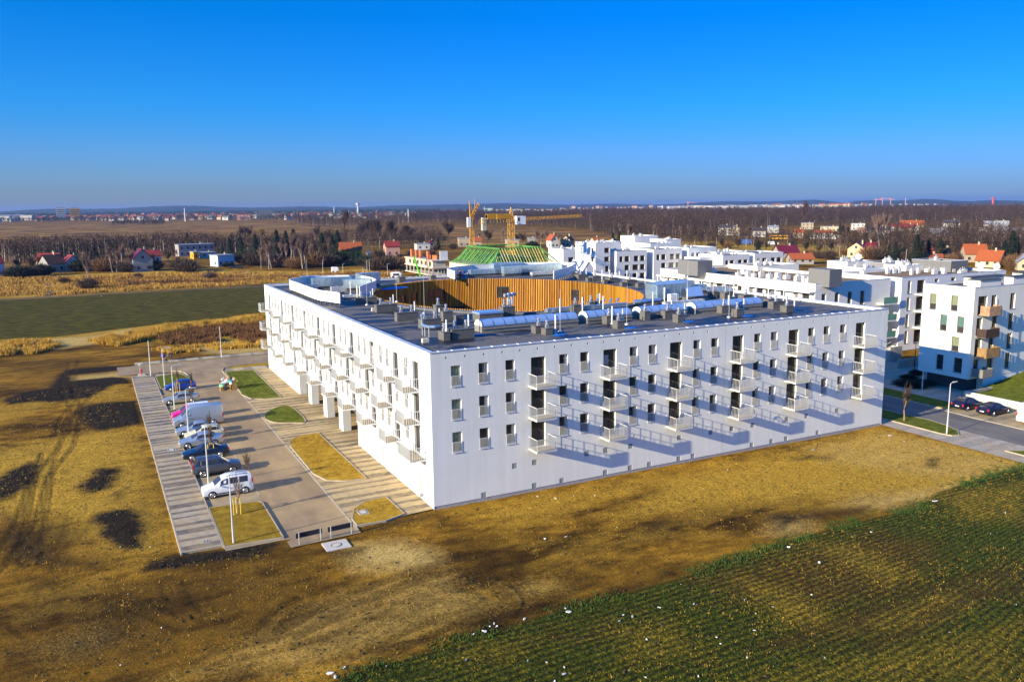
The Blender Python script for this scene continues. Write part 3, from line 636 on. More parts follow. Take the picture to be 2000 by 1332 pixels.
# passage under the block
mb = MB(); mb.quad((9.5, 22, 0), (9.5, 22, 3.42), (9.5, 49.8, 3.42), (9.5, 49.8, 0)); mb.quad((.95, 49.8, 0), (9.5, 49.8, 0), (9.5, 49.8, 3.42), (.95, 49.8, 3.42))
mb.quad((.95, 22.04, 3.42), (9.5, 22.04, 3.42), (9.5, 22.04, 0), (.95, 22.04, 0)); mb.quad((.0, 22, 3.42), (.0, 49.8, 3.42), (9.5, 49.8, 3.42), (9.5, 22, 3.42))
for a, b in ((28.1, 29.75), (35.2, 36.85), (43.0, 44.7)): mb.quad((.95, b, 0), (.95, a, 0), (.95, a, 3.42), (.95, b, 3.42))
wpart('passage_wall', mb, mat('passage_render', (.46, .44, .38), .9, var=.08), block)
for y in (24.5, 31.5, 38.5, 45.5): mb = MB(); mb.box(9.44, y, 0, 9.49, y+1.8, 2.2); wpart('passage_door', mb, FRAME, block)
# roof deck with the oval well
ECX, ECY, EA, EB = 27.0, 40.4, 17.6, 22.3
def ell(t, k=0.0): return (ECX+(EA+k)*math.cos(t), ECY+(EB+k)*math.sin(t))
def ell_dir(t):
    n = np.array([math.cos(t)/EA, math.sin(t)/EB]); return n/np.linalg.norm(n)
NB = 180; TT = [2*math.pi*i/NB for i in range(NB)]
def rect_hit(t):
    x, y = ell(t); dx, dy = x-ECX, y-ECY; k = []
    if dx > 0: k.append((BW-pw-ECX)/dx)
    if dx < 0: k.append((pw-ECX)/dx)
    if dy > 0: k.append((BD-pw-ECY)/dy)
    if dy < 0: k.append((pw-ECY)/dy)
    s = min(k); return (ECX+dx*s, ECY+dy*s)
cors = [math.atan2((cy-ECY)/EB, (cx-ECX)/EA) % (2*math.pi) for cx in (pw, BW-pw) for cy in (pw, BD-pw)]
TR_ = sorted(set(TT+cors))
def roof_mat():
    m = bpy.data.materials.new('bitumen_roof'); m.use_nodes = True; t = m.node_tree; b = t.nodes['Principled BSDF']
    pos = t.nodes.new('ShaderNodeNewGeometry').outputs['Position']
    mp = t.nodes.new('ShaderNodeMapping'); mp.inputs['Scale'].default_value = (.5, 1.3, 1); mp.inputs['Rotation'].default_value = (0, 0, R(20)); t.links.new(pos, mp.inputs[0])
    n = _noise(t, .28, 7, .62, mp.outputs[0]).outputs[0]
    wet = _ramp(t, n, [(.46, 1.0), (.51, 0.0)]).outputs[0]
    br = t.nodes.new('ShaderNodeTexBrick'); br.inputs['Scale'].default_value = 1; br.inputs['Brick Width'].default_value = 7; br.inputs['Row Height'].default_value = 1.0; br.inputs['Mortar Size'].default_value = .02
    br.inputs['Color1'].default_value = (.95, .95, .95, 1); br.inputs['Color2'].default_value = (1.08, 1.08, 1.08, 1); br.inputs['Mortar'].default_value = (.62, .62, .62, 1); t.links.new(pos, br.inputs['Vector'])
    g = _ramp(t, _noise(t, 3, 5, .7, pos).outputs[0], [(.3, (.080, .070, .062)), (.7, (.16, .142, .126))]).outputs[0]
    c = _mix(t, wet, g, (.012, .012, .014)); c = _mix(t, 1.0, c, br.outputs[0], 'MULTIPLY')
    t.links.new(c, b.inputs['Base Color'])
    t.links.new(_ramp(t, wet, [(0, .85), (1, .42)]).outputs[0], b.inputs['Roughness']); return m
ROOFM = roof_mat()
mb = MB()
for a, b in zip(TR_, TR_[1:]+[TR_[0]+2*math.pi]):
    p, q = ell(a, .9), ell(b, .9); r1, r2 = rect_hit(a), rect_hit(b % (2*math.pi)); mb.quad((*p, zi), (*r1, zi), (*r2, zi), (*q, zi))
wpart('roof', mb, ROOFM, block)
# upstand ring round the well
mb = MB(); N2 = 120; T2 = [2*math.pi*i/N2 for i in range(N2+1)]
for a, b in zip(T2[:-1], T2[1:]):
    for k0, z0_, k1, z1_ in ((.92, zi-.02, .92, 13.52), (.92, 13.52, .30, 13.56), (.30, 13.56, .30, 12.9)):
        mb.quad((*ell(a, k0), z0_), (*ell(b, k0), z0_), (*ell(b, k1), z1_), (*ell(a, k1), z1_))
wpart('courtyard_upstand', mb, mat('upstand_felt', (.10, .105, .12), .7, var=.2), block)
# backing wall and floor of the courtyard
mb = MB()
for a, b in zip(T2[:-1], T2[1:]): mb.quad((*ell(b, .28), 0), (*ell(a, .28), 0), (*ell(a, .28), 13.5), (*ell(b, .28), 13.5))
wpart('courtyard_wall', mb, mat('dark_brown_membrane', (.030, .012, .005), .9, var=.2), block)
mb = MB(); mb.quad(*[(*ell(a, .3), .03) for a in T2[:-1]]); wpart('courtyard_floor', mb, P_STREET, block)
def cladding_mat():
    m = bpy.data.materials.new('golden_larch_battens'); m.use_nodes = True; t = m.node_tree; b = t.nodes['Principled BSDF']; b.inputs['Roughness'].default_value = .6
    oi = t.nodes.new('ShaderNodeAttribute'); oi.attribute_name = 'tone'
    c = _ramp(t, oi.outputs['Fac'], [(0, (.40, .15, .010)), (.45, (.58, .25, .015)), (.8, (.66, .33, .022)), (1, (.60, .28, .09))]).outputs[0]
    pos = t.nodes.new('ShaderNodeNewGeometry').outputs['Position']; mp = t.nodes.new('ShaderNodeMapping'); mp.inputs['Scale'].default_value = (4, 4, .5); t.links.new(pos, mp.inputs[0])
    n = _noise(t, 1, 4, .6, mp.outputs[0]).outputs[0]; c = _mix(t, 1.0, c, _ramp(t, n, [(.3, .72), (.6, 1.05)]).outputs[0], 'MULTIPLY')
    t.links.new(c, b.inputs['Base Color']); return m
# angles (ellipse parameter) of the courtyard windows found by sight line
def ell_hit(px, py):
    d = ray(px, py); A = (d[0]/EA)**2+(d[1]/EB)**2; ox, oy = (CAM[0]-ECX)/EA, (CAM[1]-ECY)/EB
    B = 2*(ox*d[0]/EA+oy*d[1]/EB); Cc = ox*ox+oy*oy-1; dd = B*B-4*A*Cc
    if dd < 0: return None
    t = (-B+math.sqrt(dd))/(2*A); p = CAM+t*d; return math.atan2((p[1]-ECY)/EB, (p[0]-ECX)/EA), float(p[2])
CW = [((972, 560), (994, 582)), ((1115, 566), (1132, 588)), ((838, 566), (868, 588)), ((800, 572), (816, 591)), ((782, 576), (792, 592)), ((876, 598), (908, 612))]
CWIN = []
for (x0, y0), (x1, y1) in CW:
    h0, h1 = ell_hit(x0, (y0+y1)/2), ell_hit(x1, (y0+y1)/2); zt = ell_hit((x0+x1)/2, y0)[1]; zb_ = ell_hit((x0+x1)/2, y1)[1]
    CWIN.append((min(h0[0], h1[0]), max(h0[0], h1[0]), zb_, zt))
mb = MB(); tones = []; NS = 400
for i in range(NS):
    t = 2*math.pi*i/NS; x, y = ell(t); n = ell_dir(t); tg = np.array([-n[1], n[0]])
    w2, d2 = .060, .25
    tn = t if t <= math.pi else t-2*math.pi
    spans = [(.3, 13.66)]
    for a0, a1, zb_, zt in CWIN:
        if a0 <= tn <= a1: spans = [(.3, zb_), (zt, 13.66)]
    tone = rng.random()
    for z0_, z1_ in spans:
        P = [(x+n[0]*k+tg[0]*s, y+n[1]*k+tg[1]*s) for k, s in ((.0, -w2), (.0, w2), (d2, w2), (d2, -w2))]
        a = sum(P[j][0]*P[(j+1) % 4][1]-P[(j+1) % 4][0]*P[j][1] for j in range(4))
        mb.prism(P if a > 0 else P[::-1], z0_, z1_); tones += [tone]*6
clad = mb.mesh('timber_cladding', cladding_mat()); ta = clad.attributes.new('tone', 'FLOAT', 'FACE'); ta.data.foreach_set('value', np.array(tones, np.float32))
link('timber_cladding', clad, block)
for a0, a1, zb_, zt in CWIN:
    mb = MB(); A, B = ell(a0, .12), ell(a1, .12); n = ell_dir((a0+a1)/2); O = np.array(A); U = np.array(B)-O; L = np.linalg.norm(U); U /= L
    def bx(m_, u0, u1, z0_, z1_, k0, k1):
        m_.prism([tuple(O+U*u0+n*k0), tuple(O+U*u1+n*k0), tuple(O+U*u1+n*k1), tuple(O+U*u0+n*k1)][::1], z0_, z1_)
    for q in ((0, .12, zb_, zt), (L-.12, L, zb_, zt), (.12, L-.12, zt-.12, zt), (.12, L-.12, zb_, zb_+.12), (L*.62, L*.62+.08, zb_+.12, zt-.12), (.12, L-.12, zb_+(zt-zb_)*.36, zb_+(zt-zb_)*.36+.07)): bx(mb, *q, .0, .16)
    fr = wpart('courtyard_window', mb, FRAME, block); g = MB(); bx(g, .1, L-.1, zb_+.1, zt-.1, .09, .12)
    link('pane', g.mesh('pane', GLASS), fr)
# copings
mb = MB(); z0_, z1_ = BH-.06, BH
mb.box(-.05, -.05, z0_, BW+.05, pw+.02, z1_); mb.box(-.05, BD-pw-.02, z0_, BW+.05, BD+.05, z1_); mb.box(-.05, pw+.021, z0_, pw+.02, BD-pw-.021, z1_); mb.box(BW-pw-.02, pw+.021, z0_, BW+.05, BD-pw-.021, z1_)
mb.cur = 1; x = .8
while x < BW: mb.box(x, -.055, BH+.001, x+.07, pw+.0, BH+.03); mb.box(x, BD-pw, BH+.001, x+.07, BD+.05, BH+.03); x += 1.25
y = .9
while y < BD: mb.box(-.055, y, BH+.001, pw, y+.06, BH+.025); mb.box(BW-pw, y, BH+.001, BW+.05, y+.06, BH+.025); y += 2.5
wpart('parapet_coping', mb, [COPING, PAINT], block)

# windows, doors, balconies in a local frame: u right, y inward, z up from the opening's foot
def win_meshes(wd, h, rail):
    f = MB(); d = .20; t = .055
    f.box(.0, d, .0, t, d+.07, h); f.box(wd-t, d, 0, wd, d+.07, h); f.box(t, d, h-t, wd-t, d+.07, h); f.box(t, d, 0, wd-t, d+.07, t)
    if rail == 'door': f.box(wd*.60, d+.003, t, wd*.60+.06, d+.067, h-t); f.box(t, d+.003, h*.40, wd*.6, d+.067, h*.40+.05)
    p = MB(); p.box(t*.5, d+.03, t*.5, wd-t*.5, d+.045, h-t*.5)
    r = None
    if rail == 'rail':
        r = MB(); hh = .86
        r.box(.0, -.03, hh, wd, .02, hh+.045); r.box(0, -.03, .02, wd, .02, .06)
        n = 8
        for i in range(n+1):
            x = .02+(wd-.04)*i/n; r.box(x-.008, -.03, .06, x+.008, .02, hh)
        f.box(-.03, -.07, -.05, wd+.03, .0-.001, -.004)
    return f, p, r
fW, pW, rW = win_meshes(WW-.02, 1.775, 'rail'); mFW = fW.mesh('window', WFRAME); mPW = pW.mesh('pane', GLASS); mRW = rW.mesh('railing', RAILP)
fD, pD, _n = win_meshes(DW, 2.45, 'door'); mFD = fD.mesh('balcony_door', FRAME); mPD = pD.mesh('pane', GLASS)
def curtain_mesh(x0, x1, z0, z1, m):
    c = MB(); n = max(3, int((x1-x0)/.07))
    for i in range(n):
        a = x0+(x1-x0)*i/n; b = x0+(x1-x0)*(i+1)/n; o = .012 if i % 2 else .0
        c.quad((a, .222+o, z0), (b, .222+.012-o, z0), (b, .222+.012-o, z1), (a, .222+o, z1))
    return c.mesh('curtain_or_lit_room', m)
CU = [curtain_mesh(.50, .82, .08, 1.70, CURT), curtain_mesh(.62, .84, .08, 1.70, mat('white_curtain', (.6, .58, .55), .9)), curtain_mesh(.07, .84, .08, 1.70, PALEROOM)]  # the last sheet paints the sunlit room, not a cloth
CD = curtain_mesh(.08, .72, .08, 1.9, CURT)
def add_window(u, z, side, kind_, cur=None):
    me = mFW if kind_ == 'w' else mFD
    wd = WW-.02 if kind_ == 'w' else DW
    loc, rz = ((u, 0, z), 0) if side == 'f' else ((0, u+wd, z), -math.pi/2)
    o = link('window' if kind_ == 'w' else 'balcony_door', me, block, loc, rz)
    link('pane', mPW if kind_ == 'w' else mPD, o)
    if kind_ == 'w': link('railing', mRW, o)
    if cur is not None: link('curtain_or_lit_room', cur, o)
for r_, (za, zb) in enumerate(ROWZ):
    for i, x in enumerate(F_WIN):
        cur = CU[2] if i == 0 else (CU[0] if (i in (5, 6) and r_ == 0) or (i in (1, 8, 10, 13) and rng.random() < .6) else (CU[1] if rng.random() < .5 else None))
        add_window(x, za, 'f', 'w', cur)
    for x in F_DOOR: add_window(x, SLAB[r_]+.02, 'f', 'd', CD if (r_ == 0 and abs(x-17.17) < .1) else None)
    for y in L_W[r_]: add_window(y, za, 'l', 'w', CU[int(rng.integers(0, 2))] if rng.random() < .2 else None)
    for y in L_D[r_]: add_window(y, SLAB[r_]+.02, 'l', 'd', CD if rng.random() < .15 else None)
def balcony_meshes(L, D=1.5, H=1.05):
    s = MB(); s.box(0, -D, -.20, L, -.003, -.045)
    dk = MB(); n = int((D-.1)/.14)
    for i in range(n): y = -D+.06+i*.14; dk.box(.05, y, -.043, L-.05, y+.125, -.005)
    r = MB(); e = .025
    def rail(z, h): r.box(0, -D, z, L, -D+.05, z+h); r.box(0, -D+.051, z, .05, -.004, z+h); r.box(L-.05, -D+.051, z, L, -.004, z+h)
    rail(H-.045, .045); r.box(.05, -D+.01, -.19, L-.05, -D+.04, -.15) if False else None
    st = .10
    n = int(round((L-.05)/st))
    for i in range(n+1):
        x = .025+(L-.05)*i/n; r.box(x-.006, -D-.012, -.16, x+.006, -D+.043, H-.046)
    n = int(round((D-.08)/.20))
    for i in range(1, n+1):
        y = -D+.025+(D-.05)*i/n
        for x in (0.0, L-.05): r.box(x-.002, y-.007, -.16, x+.058, y+.007, H-.046)
    return s.mesh('balcony', RAILP), dk.mesh('floor_boards', WOODDECK), r.mesh('railing', RAILP)
BM = {2.05: balcony_meshes(2.05), 3.15: balcony_meshes(3.15)}
def add_balcony(u, z, side, L=2.05, lab=None):
    me = BM[L]; loc, rz = ((u, 0, z), 0) if side == 'f' else ((0, u+L, z), -math.pi/2)
    o = link('balcony', me[0], block, loc, rz); link('floor_boards', me[1], o); link('railing', me[2], o); return o
for r_, zz in enumerate(SLAB):
    for x in F_DOOR: add_balcony(x-.27, zz+.045, 'f')
    for i, y in enumerate(L_D[r_]):
        if r_ == 2 and i == 0: add_balcony(1.47, zz+.045, 'l', 3.15)
        else: add_balcony(y-.13, zz+.045, 'l')
# wall vents with louvres, ground-floor doors and slot windows
lv = MB(); lv.box(0, .08, 0, .5, .09, .5)
for i in range(9): z = .02+i*.054; lv.quad((0.02, .012, z), (.48, .012, z), (.48, .07, z+.045), (.02, .07, z+.045))
mlv = lv.mesh('wall_vent', mat('vent_grey', (.42, .41, .36), .6, var=.08))
for x, z in F_VENT: link('wall_vent', mlv, block, (x-.25, 0, z-.25))
for (a, b, c_, d) in GDOOR:
    mb = MB(); mb.box(.24, a, c_, .29, b, d); o = wpart('entrance_door', mb, mat('pale_grey_door', (.50, .50, .47), .6), block)
    h = MB(); h.box(.20, a+.12, 1.0, .238, a+.16, 1.12); link('handle', h.mesh('handle', STEEL), o)
for i, (y, a, b) in enumerate(SLOT):
    wd = .95 if i == 1 else .6
    mb = MB(); mb.box(.17, y+.001, a, .215, y+wd-.001, b); wpart('slot_window', mb, mat('tinted_slot_glass', (.10, .085, .06), .15), block)
# small things kept on balconies
t_ = thing('folding_chair', 'green folding chair on a top-floor balcony of the left facade', 'chair', (-.75, 23.0+.9, SLAB[0]+.04))
mb = MB(); mb.box(-1.0, 23.7, 10.3, -.6, 24.1, 10.34); wpart('seat', mb, mat('green_cloth', (.02, .18, .08)), t_)
mb = MB(); mb.quad((-1.0, 23.7, 10.34), (-1.0, 24.1, 10.34), (-1.15, 24.1, 10.85), (-1.15, 23.7, 10.85)); wpart('backrest', mb, mat('green_cloth', (.02, .18, .08)), t_)
for dx in (-1.0, -.62):
    for dy in (23.72, 24.08): mb = MB(); mb.tube((dx, dy, 9.87), (dx, dy, 10.3), .015, n=5); wpart('leg', mb, STEEL, t_)
mb = MB(); mb.tube((35.0, -.9, SLAB[2]+.3), (35.25, -.72, SLAB[2]+.55), .03, n=6); mb.tube((35.25, -.72, SLAB[2]+.55), (35.5, -.62, SLAB[2]+.3), .03, n=6); mb.tube((34.95, -.9, SLAB[2]+.06), (35.05, -.9, SLAB[2]+.3), .04, n=6); mb.tube((35.5, -.6, SLAB[2]+.06), (35.5, -.62, SLAB[2]+.3), .04, n=6)
solo('folded_bicycle', mb, BLACK, 'small black bicycle-like frame standing on a lowest front balcony', 'bicycle', origin=(35.2, -.8, SLAB[2]+.06))
# ------------------------------------------------------------------ roof of the white block
def RT(px, py, z=None): return at(px, py, zi if z is None else z)
POTM = mat('steel_cowl', (.62, .63, .65), .35, metal=.7, var=.2, vs=8)
def chimney(px0, py0, px1, dy, h, pots, tall=False):
    """left and right ends of the near bottom edge in the picture, depth and height in metres"""
    x0, y0 = RT(px0, py0); x1 = x0
    while proj(x1, y0, zi)[0] < px1 and x1 < x0+8: x1 += .05
    mb = MB(); mb.box(x0, y0, zi-.02, x1, y0+dy, zi+h); mb.box(x0-.04, y0-.04, zi+h+.001, x1+.04, y0+dy+.04, zi+h+.05)
    c = wpart('chimney', mb, CHIMG, block)
    for k in range(pots):
        p = MB(); cx = x0+(x1-x0)*(k+.5)/pots if pots > 1 else (x0+x1)/2; cy = y0+dy*.5; z = zi+h+.05
        p.box(cx-.14, cy-.14, z, cx+.14, cy+.14, z+.32); p.tube((cx, cy, z+.32), (cx, cy, z+.62), .09, .09, 8)
        p.ball((cx, cy, z+.66), .17, .17, .12, 8, 5); p.tube((cx-.16, cy, z+.5), (cx+.16, cy, z+.5), .06, n=6)
        o = link('pot', p.mesh('pot', POTM, tuple(block.location)), c)
        q = MB(); q.tube((cx, cy, z+.78), (cx, cy, z+.84), .19, .12, 8); link('cap', q.mesh('cap', BLACK), o) if False else None
def pipe(px, py, h=1.9, r=.085):
    x, y = RT(px, py); mb = MB(); mb.tube((x, y, zi), (x, y, zi+h), r, r, 8); mb.tube((x, y, zi), (x, y, zi+.12), r*2, r*1.3, 8); wpart('vent_pipe', mb, mat('pale_vent_pipe', (.66, .66, .65), .5, metal=.2), block)
def rod(px, py, h=4.2):
    x, y = RT(px, py); mb = MB(); mb.tube((x, y, zi), (x, y, zi+h), .022, .012, 6); mb.tube((x, y, zi), (x, y, zi+.12), .22, .2, 10); wpart('lightning_rod', mb, STEEL, block)
CH = [(699, 595.5, 736, .9, .8, 2), (736, 611, 776, .9, .85, 2), (776, 628.5, 817, .9, .9, 2), (823, 642.5, 862, .9, .9, 2), (867, 666, 879, 1.4, .75, 1), (883, 664, 926, 1.3, .9, 2),
      (853, 624, 866, 1.0, 1.5, 1), (866, 628, 885, 1.2, 1.0, 1), (892, 634, 906, .8, .9, 0), (983, 622, 1006, 1.1, 1.2, 2), (1046, 652.5, 1066, .9, .7, 1), (1066, 655, 1079, .9, .6, 1), (1185, 633.7, 1202, .9, .8, 1), (1206, 643, 1219, .9, .75, 1),
      (1259, 626, 1270, .9, .9, 1), (1121, 614, 1134, .9, 1.0, 1), (1152, 606, 1162, .8, .9, 1), (1166, 604, 1176, .8, .9, 1), (1299, 622.7, 1318, .9, .8, 1), (1324, 631, 1336, .9, .8, 1), (1410, 612.6, 1426, .9, .8, 1),
      (1439, 619.8, 1451, .9, .8, 1), (1394, 584, 1401, .9, .9, 1), (1452, 590, 1470, 1.0, .8, 1), (1130, 547, 1146, 1.4, .8, 1), (1158, 550.5, 1176, 1.4, .8, 1), (1191, 554, 1208, 1.4, .8, 1), (1225, 558.5, 1244, 1.4, .8, 1),
      (1501, 599, 1519, 1.0, .8, 1), (1510, 604, 1531, .9, .8, 1), (1536, 611, 1549, 1.0, .7, 1), (1350, 575, 1362, 1.0, .8, 1), (1415, 585, 1428, .9, .8, 1), (780, 553, 792, 1.1, .9, 1), (842, 550, 852, 1.1, .9, 1), (1288, 569, 1300, 1, .8, 1), (1310, 571, 1322, 1.0, .8, 1),
      (1215, 560, 1222, .7, .6, 0), (1180, 555, 1187, .7, .6, 0), (1148, 551, 1155, .7, .6, 0), (1246, 562, 1254, .7, .6, 0)]
for c_ in CH: chimney(*c_)
PIPES = [(729, 592), (769, 606), (810.5, 621.7), (859, 637.5), (872.5, 663.7), (915.5, 651.5), (1094, 616), (1137.7, 612.8), (1171, 604), (1178, 610), (1085, 652.4), (1195.5, 633), (1216, 640), (1275, 601), (1311.4, 620), (1336.7, 628), (1422.5, 609), (1452, 616.5),
         (1298, 591), (1342, 594), (1325, 563.5), (1342.5, 564), (1370, 572), (1386.7, 570.5), (1416, 570), (1433, 579), (1476, 580), (1284.5, 560.5), (1302.7, 559.5), (1145, 545.5), (1160, 546), (1176, 549.5), (1191, 550.5), (1209.7, 552.5), (1224.5, 551.5), (1244, 555.5), (1260, 554.5), (1513, 597), (1551, 608.5),
         (698, 584), (685, 575), (1460, 577), (1500, 589), (1530, 592)]
for p in PIPES: pipe(*p)
for p in [(717, 596, 4.5), (775, 590), (829, 613), (1094, 648), (1224, 634), (1423.5, 620), (1342, 596, 5.5), (601, 557)]: rod(*p)
# elbow duct on trestles near the corner
mb = MB(); q = [RT(825, 655), RT(830, 657), RT(838, 659), RT(850, 659), RT(858, 658)]; zz = zi+1.0
mb.path([(a, b, zz) for a, b in q], .16, 8); mb.tube((*q[0], zz), (*q[0], zz+.9), .11, .11, 8); mb.ball((*q[0], zz+.95), .17, n=8); du = wpart('elbow_duct', mb, ZINC, block)
for a in (q[0], q[1], q[2]): mb = MB(); mb.tube((a[0], a[1], zi), (a[0], a[1], zz-.1), .03, n=6); link('support', mb.mesh('support', STEEL), du)
# barrel skylights in one line
xa, ya = RT(941, 650.4); yb = ya+1.75
def xat(px, y0=ya):
    x = 0.0
    while proj(x, y0, zi)[0] < px: x += .05
    return x
SKG = mat('frosted_skylight', (.20, .32, .56), .18, var=.05, spec=.9); SKR = mat('blue_grey_ribs', (.16, .24, .36), .4, metal=.4)  # sky reflection put into the blue glazing colour
for px0, px1 in ((941, 1128.4), (1147, 1234), (1253, 1342), (1358.7, 1489)):
    X0, X1 = xat(px0), xat(px1); cy = (ya+yb)/2; hw = (yb-ya)/2
    mb = MB(); mb.box(X0, ya+.02, zi-.02, X1, yb-.02, zi+.62); mb.box(X0-.04, ya-.05, zi+.30, X1+.04, yb+.05, zi+.36)
    sk = wpart('skylight', mb, mat('skylight_curb', (.20, .19, .18), .8), block)
    g = MB(); arc = [(cy-hw*1.02*math.cos(a), zi+.62+.62*math.sin(a)) for a in np.linspace(0, math.pi, 15)]
    for (y0_, z0_), (y1_, z1_) in zip(arc[:-1], arc[1:]): g.quad((X0+.03, y0_, z0_), (X1-.03, y0_, z0_), (X1-.03, y1_, z1_), (X0+.03, y1_, z1_))
    link('vault', g.mesh('vault', SKG), sk)
    e = MB()
    for X in (X0, X1-.04): e.prism([(0, 0)], 0, 0) if False else e.quad(*[(X, y, z) for y, z in (arc if X == X0 else arc[::-1])][::-1])
    link('end_panel', e.mesh('end_panel', mat('white_end_panel', (.7, .69, .64), .6)), sk)
    rb = MB(); n = max(2, int(round((X1-X0)/1.25)))
    for k in range(n+1):
        x = X0+.03+(X1-X0-.12)*k/n
        for (y0_, z0_), (y1_, z1_) in zip(arc[:-1], arc[1:]):
            d0 = (y0_-cy)*.02/hw; d1 = (y1_-cy)*.02/hw
            rb.quad((x, y0_+d0, z0_+.022), (x+.06, y0_+d0, z0_+.022), (x+.06, y1_+d1, z1_+.022), (x, y1_+d1, z1_+.022))
    link('rib', rb.mesh('rib', SKR), sk)
x0, y0 = RT(937, 628); x1 = xat(982, y0); mb = MB(); mb.box(x0, y0, zi, x1, y0+1.8, zi+.75); sk = wpart('skylight', mb, CHIMG, block)
mb = MB(); mb.box(x0-.06, y0-.06, zi+.751, x1+.06, y0+1.86, zi+.95); link('lid', mb.mesh('lid', SKG), sk)
# smoke hatch panel standing open
x0, y0 = RT(1345, 590); mb = MB(); mb.box(x0, y0, zi, x0+2.4, y0+1.6, zi+.5); sm = wpart('smoke_hatch', mb, CHIMG, block)
mb = MB(); mb.quad((x0-.3, y0-.1, zi+.7), (x0+2.3, y0-.1, zi+.7), (x0+3.0, y0+1.3, zi+1.75), (x0+.4, y0+1.3, zi+1.75)); mb.quad((x0-.3, y0-.1, zi+.66), (x0+.4, y0+1.3, zi+1.71), (x0+3.0, y0+1.3, zi+1.71), (x0+2.3, y0-.1, zi+.66)); link('lid', mb.mesh('lid', SKG), sm)
# louvred noise screens on legs
def screen(top_px, ztop, hgt, leg, name='noise_screen'):
    P = [at(x, y, ztop) for x, y in top_px]; mb = MB(); th = .12; zb_ = ztop-hgt
    q = np.array(P); seg = np.r_[0, np.cumsum(np.hypot(*np.diff(q, axis=0).T))]; n = max(3, int(seg[-1]/1.1)); s = np.linspace(0, seg[-1], n)
    q = np.stack([np.interp(s, seg, q[:, 0]), np.interp(s, seg, q[:, 1])], 1)
    legs = MB(); cap = MB()
    for k, (a, b) in enumerate(zip(q[:-1], q[1:])):
        d = b-a; L = np.linalg.norm(d); nn = np.array([-d[1], d[0]])/L*th/2
        mb.prism([tuple(a-nn), tuple(b-nn), tuple(b+nn), tuple(a+nn)], zb_, ztop)
        cap.prism([tuple(a-nn*1.5), tuple(b-nn*1.5), tuple(b+nn*1.5), tuple(a+nn*1.5)], ztop+.002, ztop+.06)
        legs.box(a[0]-.09, a[1]-.09, zi, a[0]+.09, a[1]+.09, zb_-.003)
        if k % 2 == 0: cap.box(a[0]-.05, a[1]-.05, zb_, a[0]+.05, a[1]+.05, ztop)
    o = wpart(name, mb, mat('pale_screen_panel', (.70, .71, .68), .5, metal=.1, var=.05), block)
    link('frame', cap.mesh('frame', PAINT), o); link('leg', legs.mesh('leg', CHIMG), o)
def c6(x, y): return (560+x/9.09, 520+y/9.09)
ZT = zi+1.75
screen([c6(*p) for p in [(940, 478), (750, 452), (600, 435), (470, 400), (300, 340), (150, 285), (45, 255), (60, 232), (150, 212), (300, 195), (500, 180), (650, 174), (810, 168), (960, 167), (1112, 168)]], ZT, 1.3, .45)
screen([c6(*p) for p in [(1245, 172), (1400, 184), (1500, 205), (1575, 235), (1585, 258), (1500, 290), (1380, 330), (1290, 366)]], ZT, 1.3, .45)
def c8(x, y): return (860+x/7.143, 500+y/7.143)
screen([c8(*p) for p in [(200, 214), (140, 198), (95, 182), (150, 165), (240, 150), (450, 130), (730, 118), (900, 108), (1100, 98), (1300, 93), (1500, 90), (1700, 91), (1830, 97), (1872, 112), (1840, 140), (1750, 172), (1580, 214)]], ZT, 1.3, .45)
# air handling units and ducts
def unit(px, py, sx, sy, h, m=ZINC, lift=.4, name='air_handler'):
    x0, y0 = RT(px, py); mb = MB(); mb.box(x0, y0, zi+lift, x0+sx, y0+sy, zi+lift+h)
    k = .9
    while k < sx: mb.box(x0+k, y0-.02, zi+lift+.02, x0+k+.05, y0+sy+.02, zi+lift+h+.02); k += .95
    o = wpart(name, mb, m, block); b = MB(); b.box(x0+.1, y0+.1, zi, x0+sx-.1, y0+sy-.1, zi+lift-.003); link('base', b.mesh('base', CHIMG), o)
unit(612, 566, 6.0, 1.2, 1.3); unit(628, 560, 5.5, 1.3, 1.1); unit(590, 557, 3.2, 1.0, 1.0); unit(676, 569, 3.8, 1.3, 1.3); unit(700, 562, 3.6, 1.2, 1.8); unit(648, 577, 2.0, .7, .8, ZINC2)
unit(672, 585, 4.0, .8, .35, ZINC2, .2, 'duct'); unit(698, 555, 2.6, 1.2, 1.2); unit(600, 571, 1.6, .8, .7)
unit(920, 541, 10, 1.3, .8); unit(965, 536, 6, 1.4, 1.6); unit(985, 540, 3.5, 1.3, 1.3); unit(1010, 537, 7, 1.3, 1.2); unit(1040, 541, 6, .9, .5, ZINC2, .3, 'duct'); unit(930, 536, 5, 1, 1.1); unit(1070, 534, 3, 1.2, 1.3); unit(885, 541, 2.0, 1.0, .9)
unit(1283, 592, 5.4, 2.4, 1.9); unit(1294, 581, 5.2, 1.8, 1.6); unit(1322, 588, 2.4, 1.5, 1.3); unit(1276, 585, 2.2, 1.8, 1.5); unit(1310, 594, 1.2, .7, 1.1, mat('white_cabinet', (.7, .7, .7), .5), .1)
unit(1330, 577, 4.5, 1.1, .9); unit(1370, 575, 5.0, .6, .4, ZINC2, .5, 'duct'); unit(1385, 581, 4.5, .5, .35, ZINC, .6, 'duct'); unit(1300, 601, 6.0, .7, .35, ZINC2, .3, 'duct'); unit(1350, 600, 6.0, 1.2, .25, ZINC, .2, 'duct')
mb = MB(); x, y = RT(1279, 592); zz = zi+1.5                       # curved main duct at the rim
arc = [(x+2.2-2.2*math.cos(a), y+1.2*math.sin(a), zz) for a in np.linspace(.2, 2.2, 7)]
mb.path(arc, .62, 10); o = wpart('duct', mb, ZINC, block)
mb = MB(); x, y = RT(1238, 598); arc = [(x+k*.8, y-.15*math.sin(k), zi+.5) for k in range(6)]; mb.path(arc, .30, 10); wpart('duct', mb, ZINC, block)
mb = MB(); x, y = RT(1120, 606)
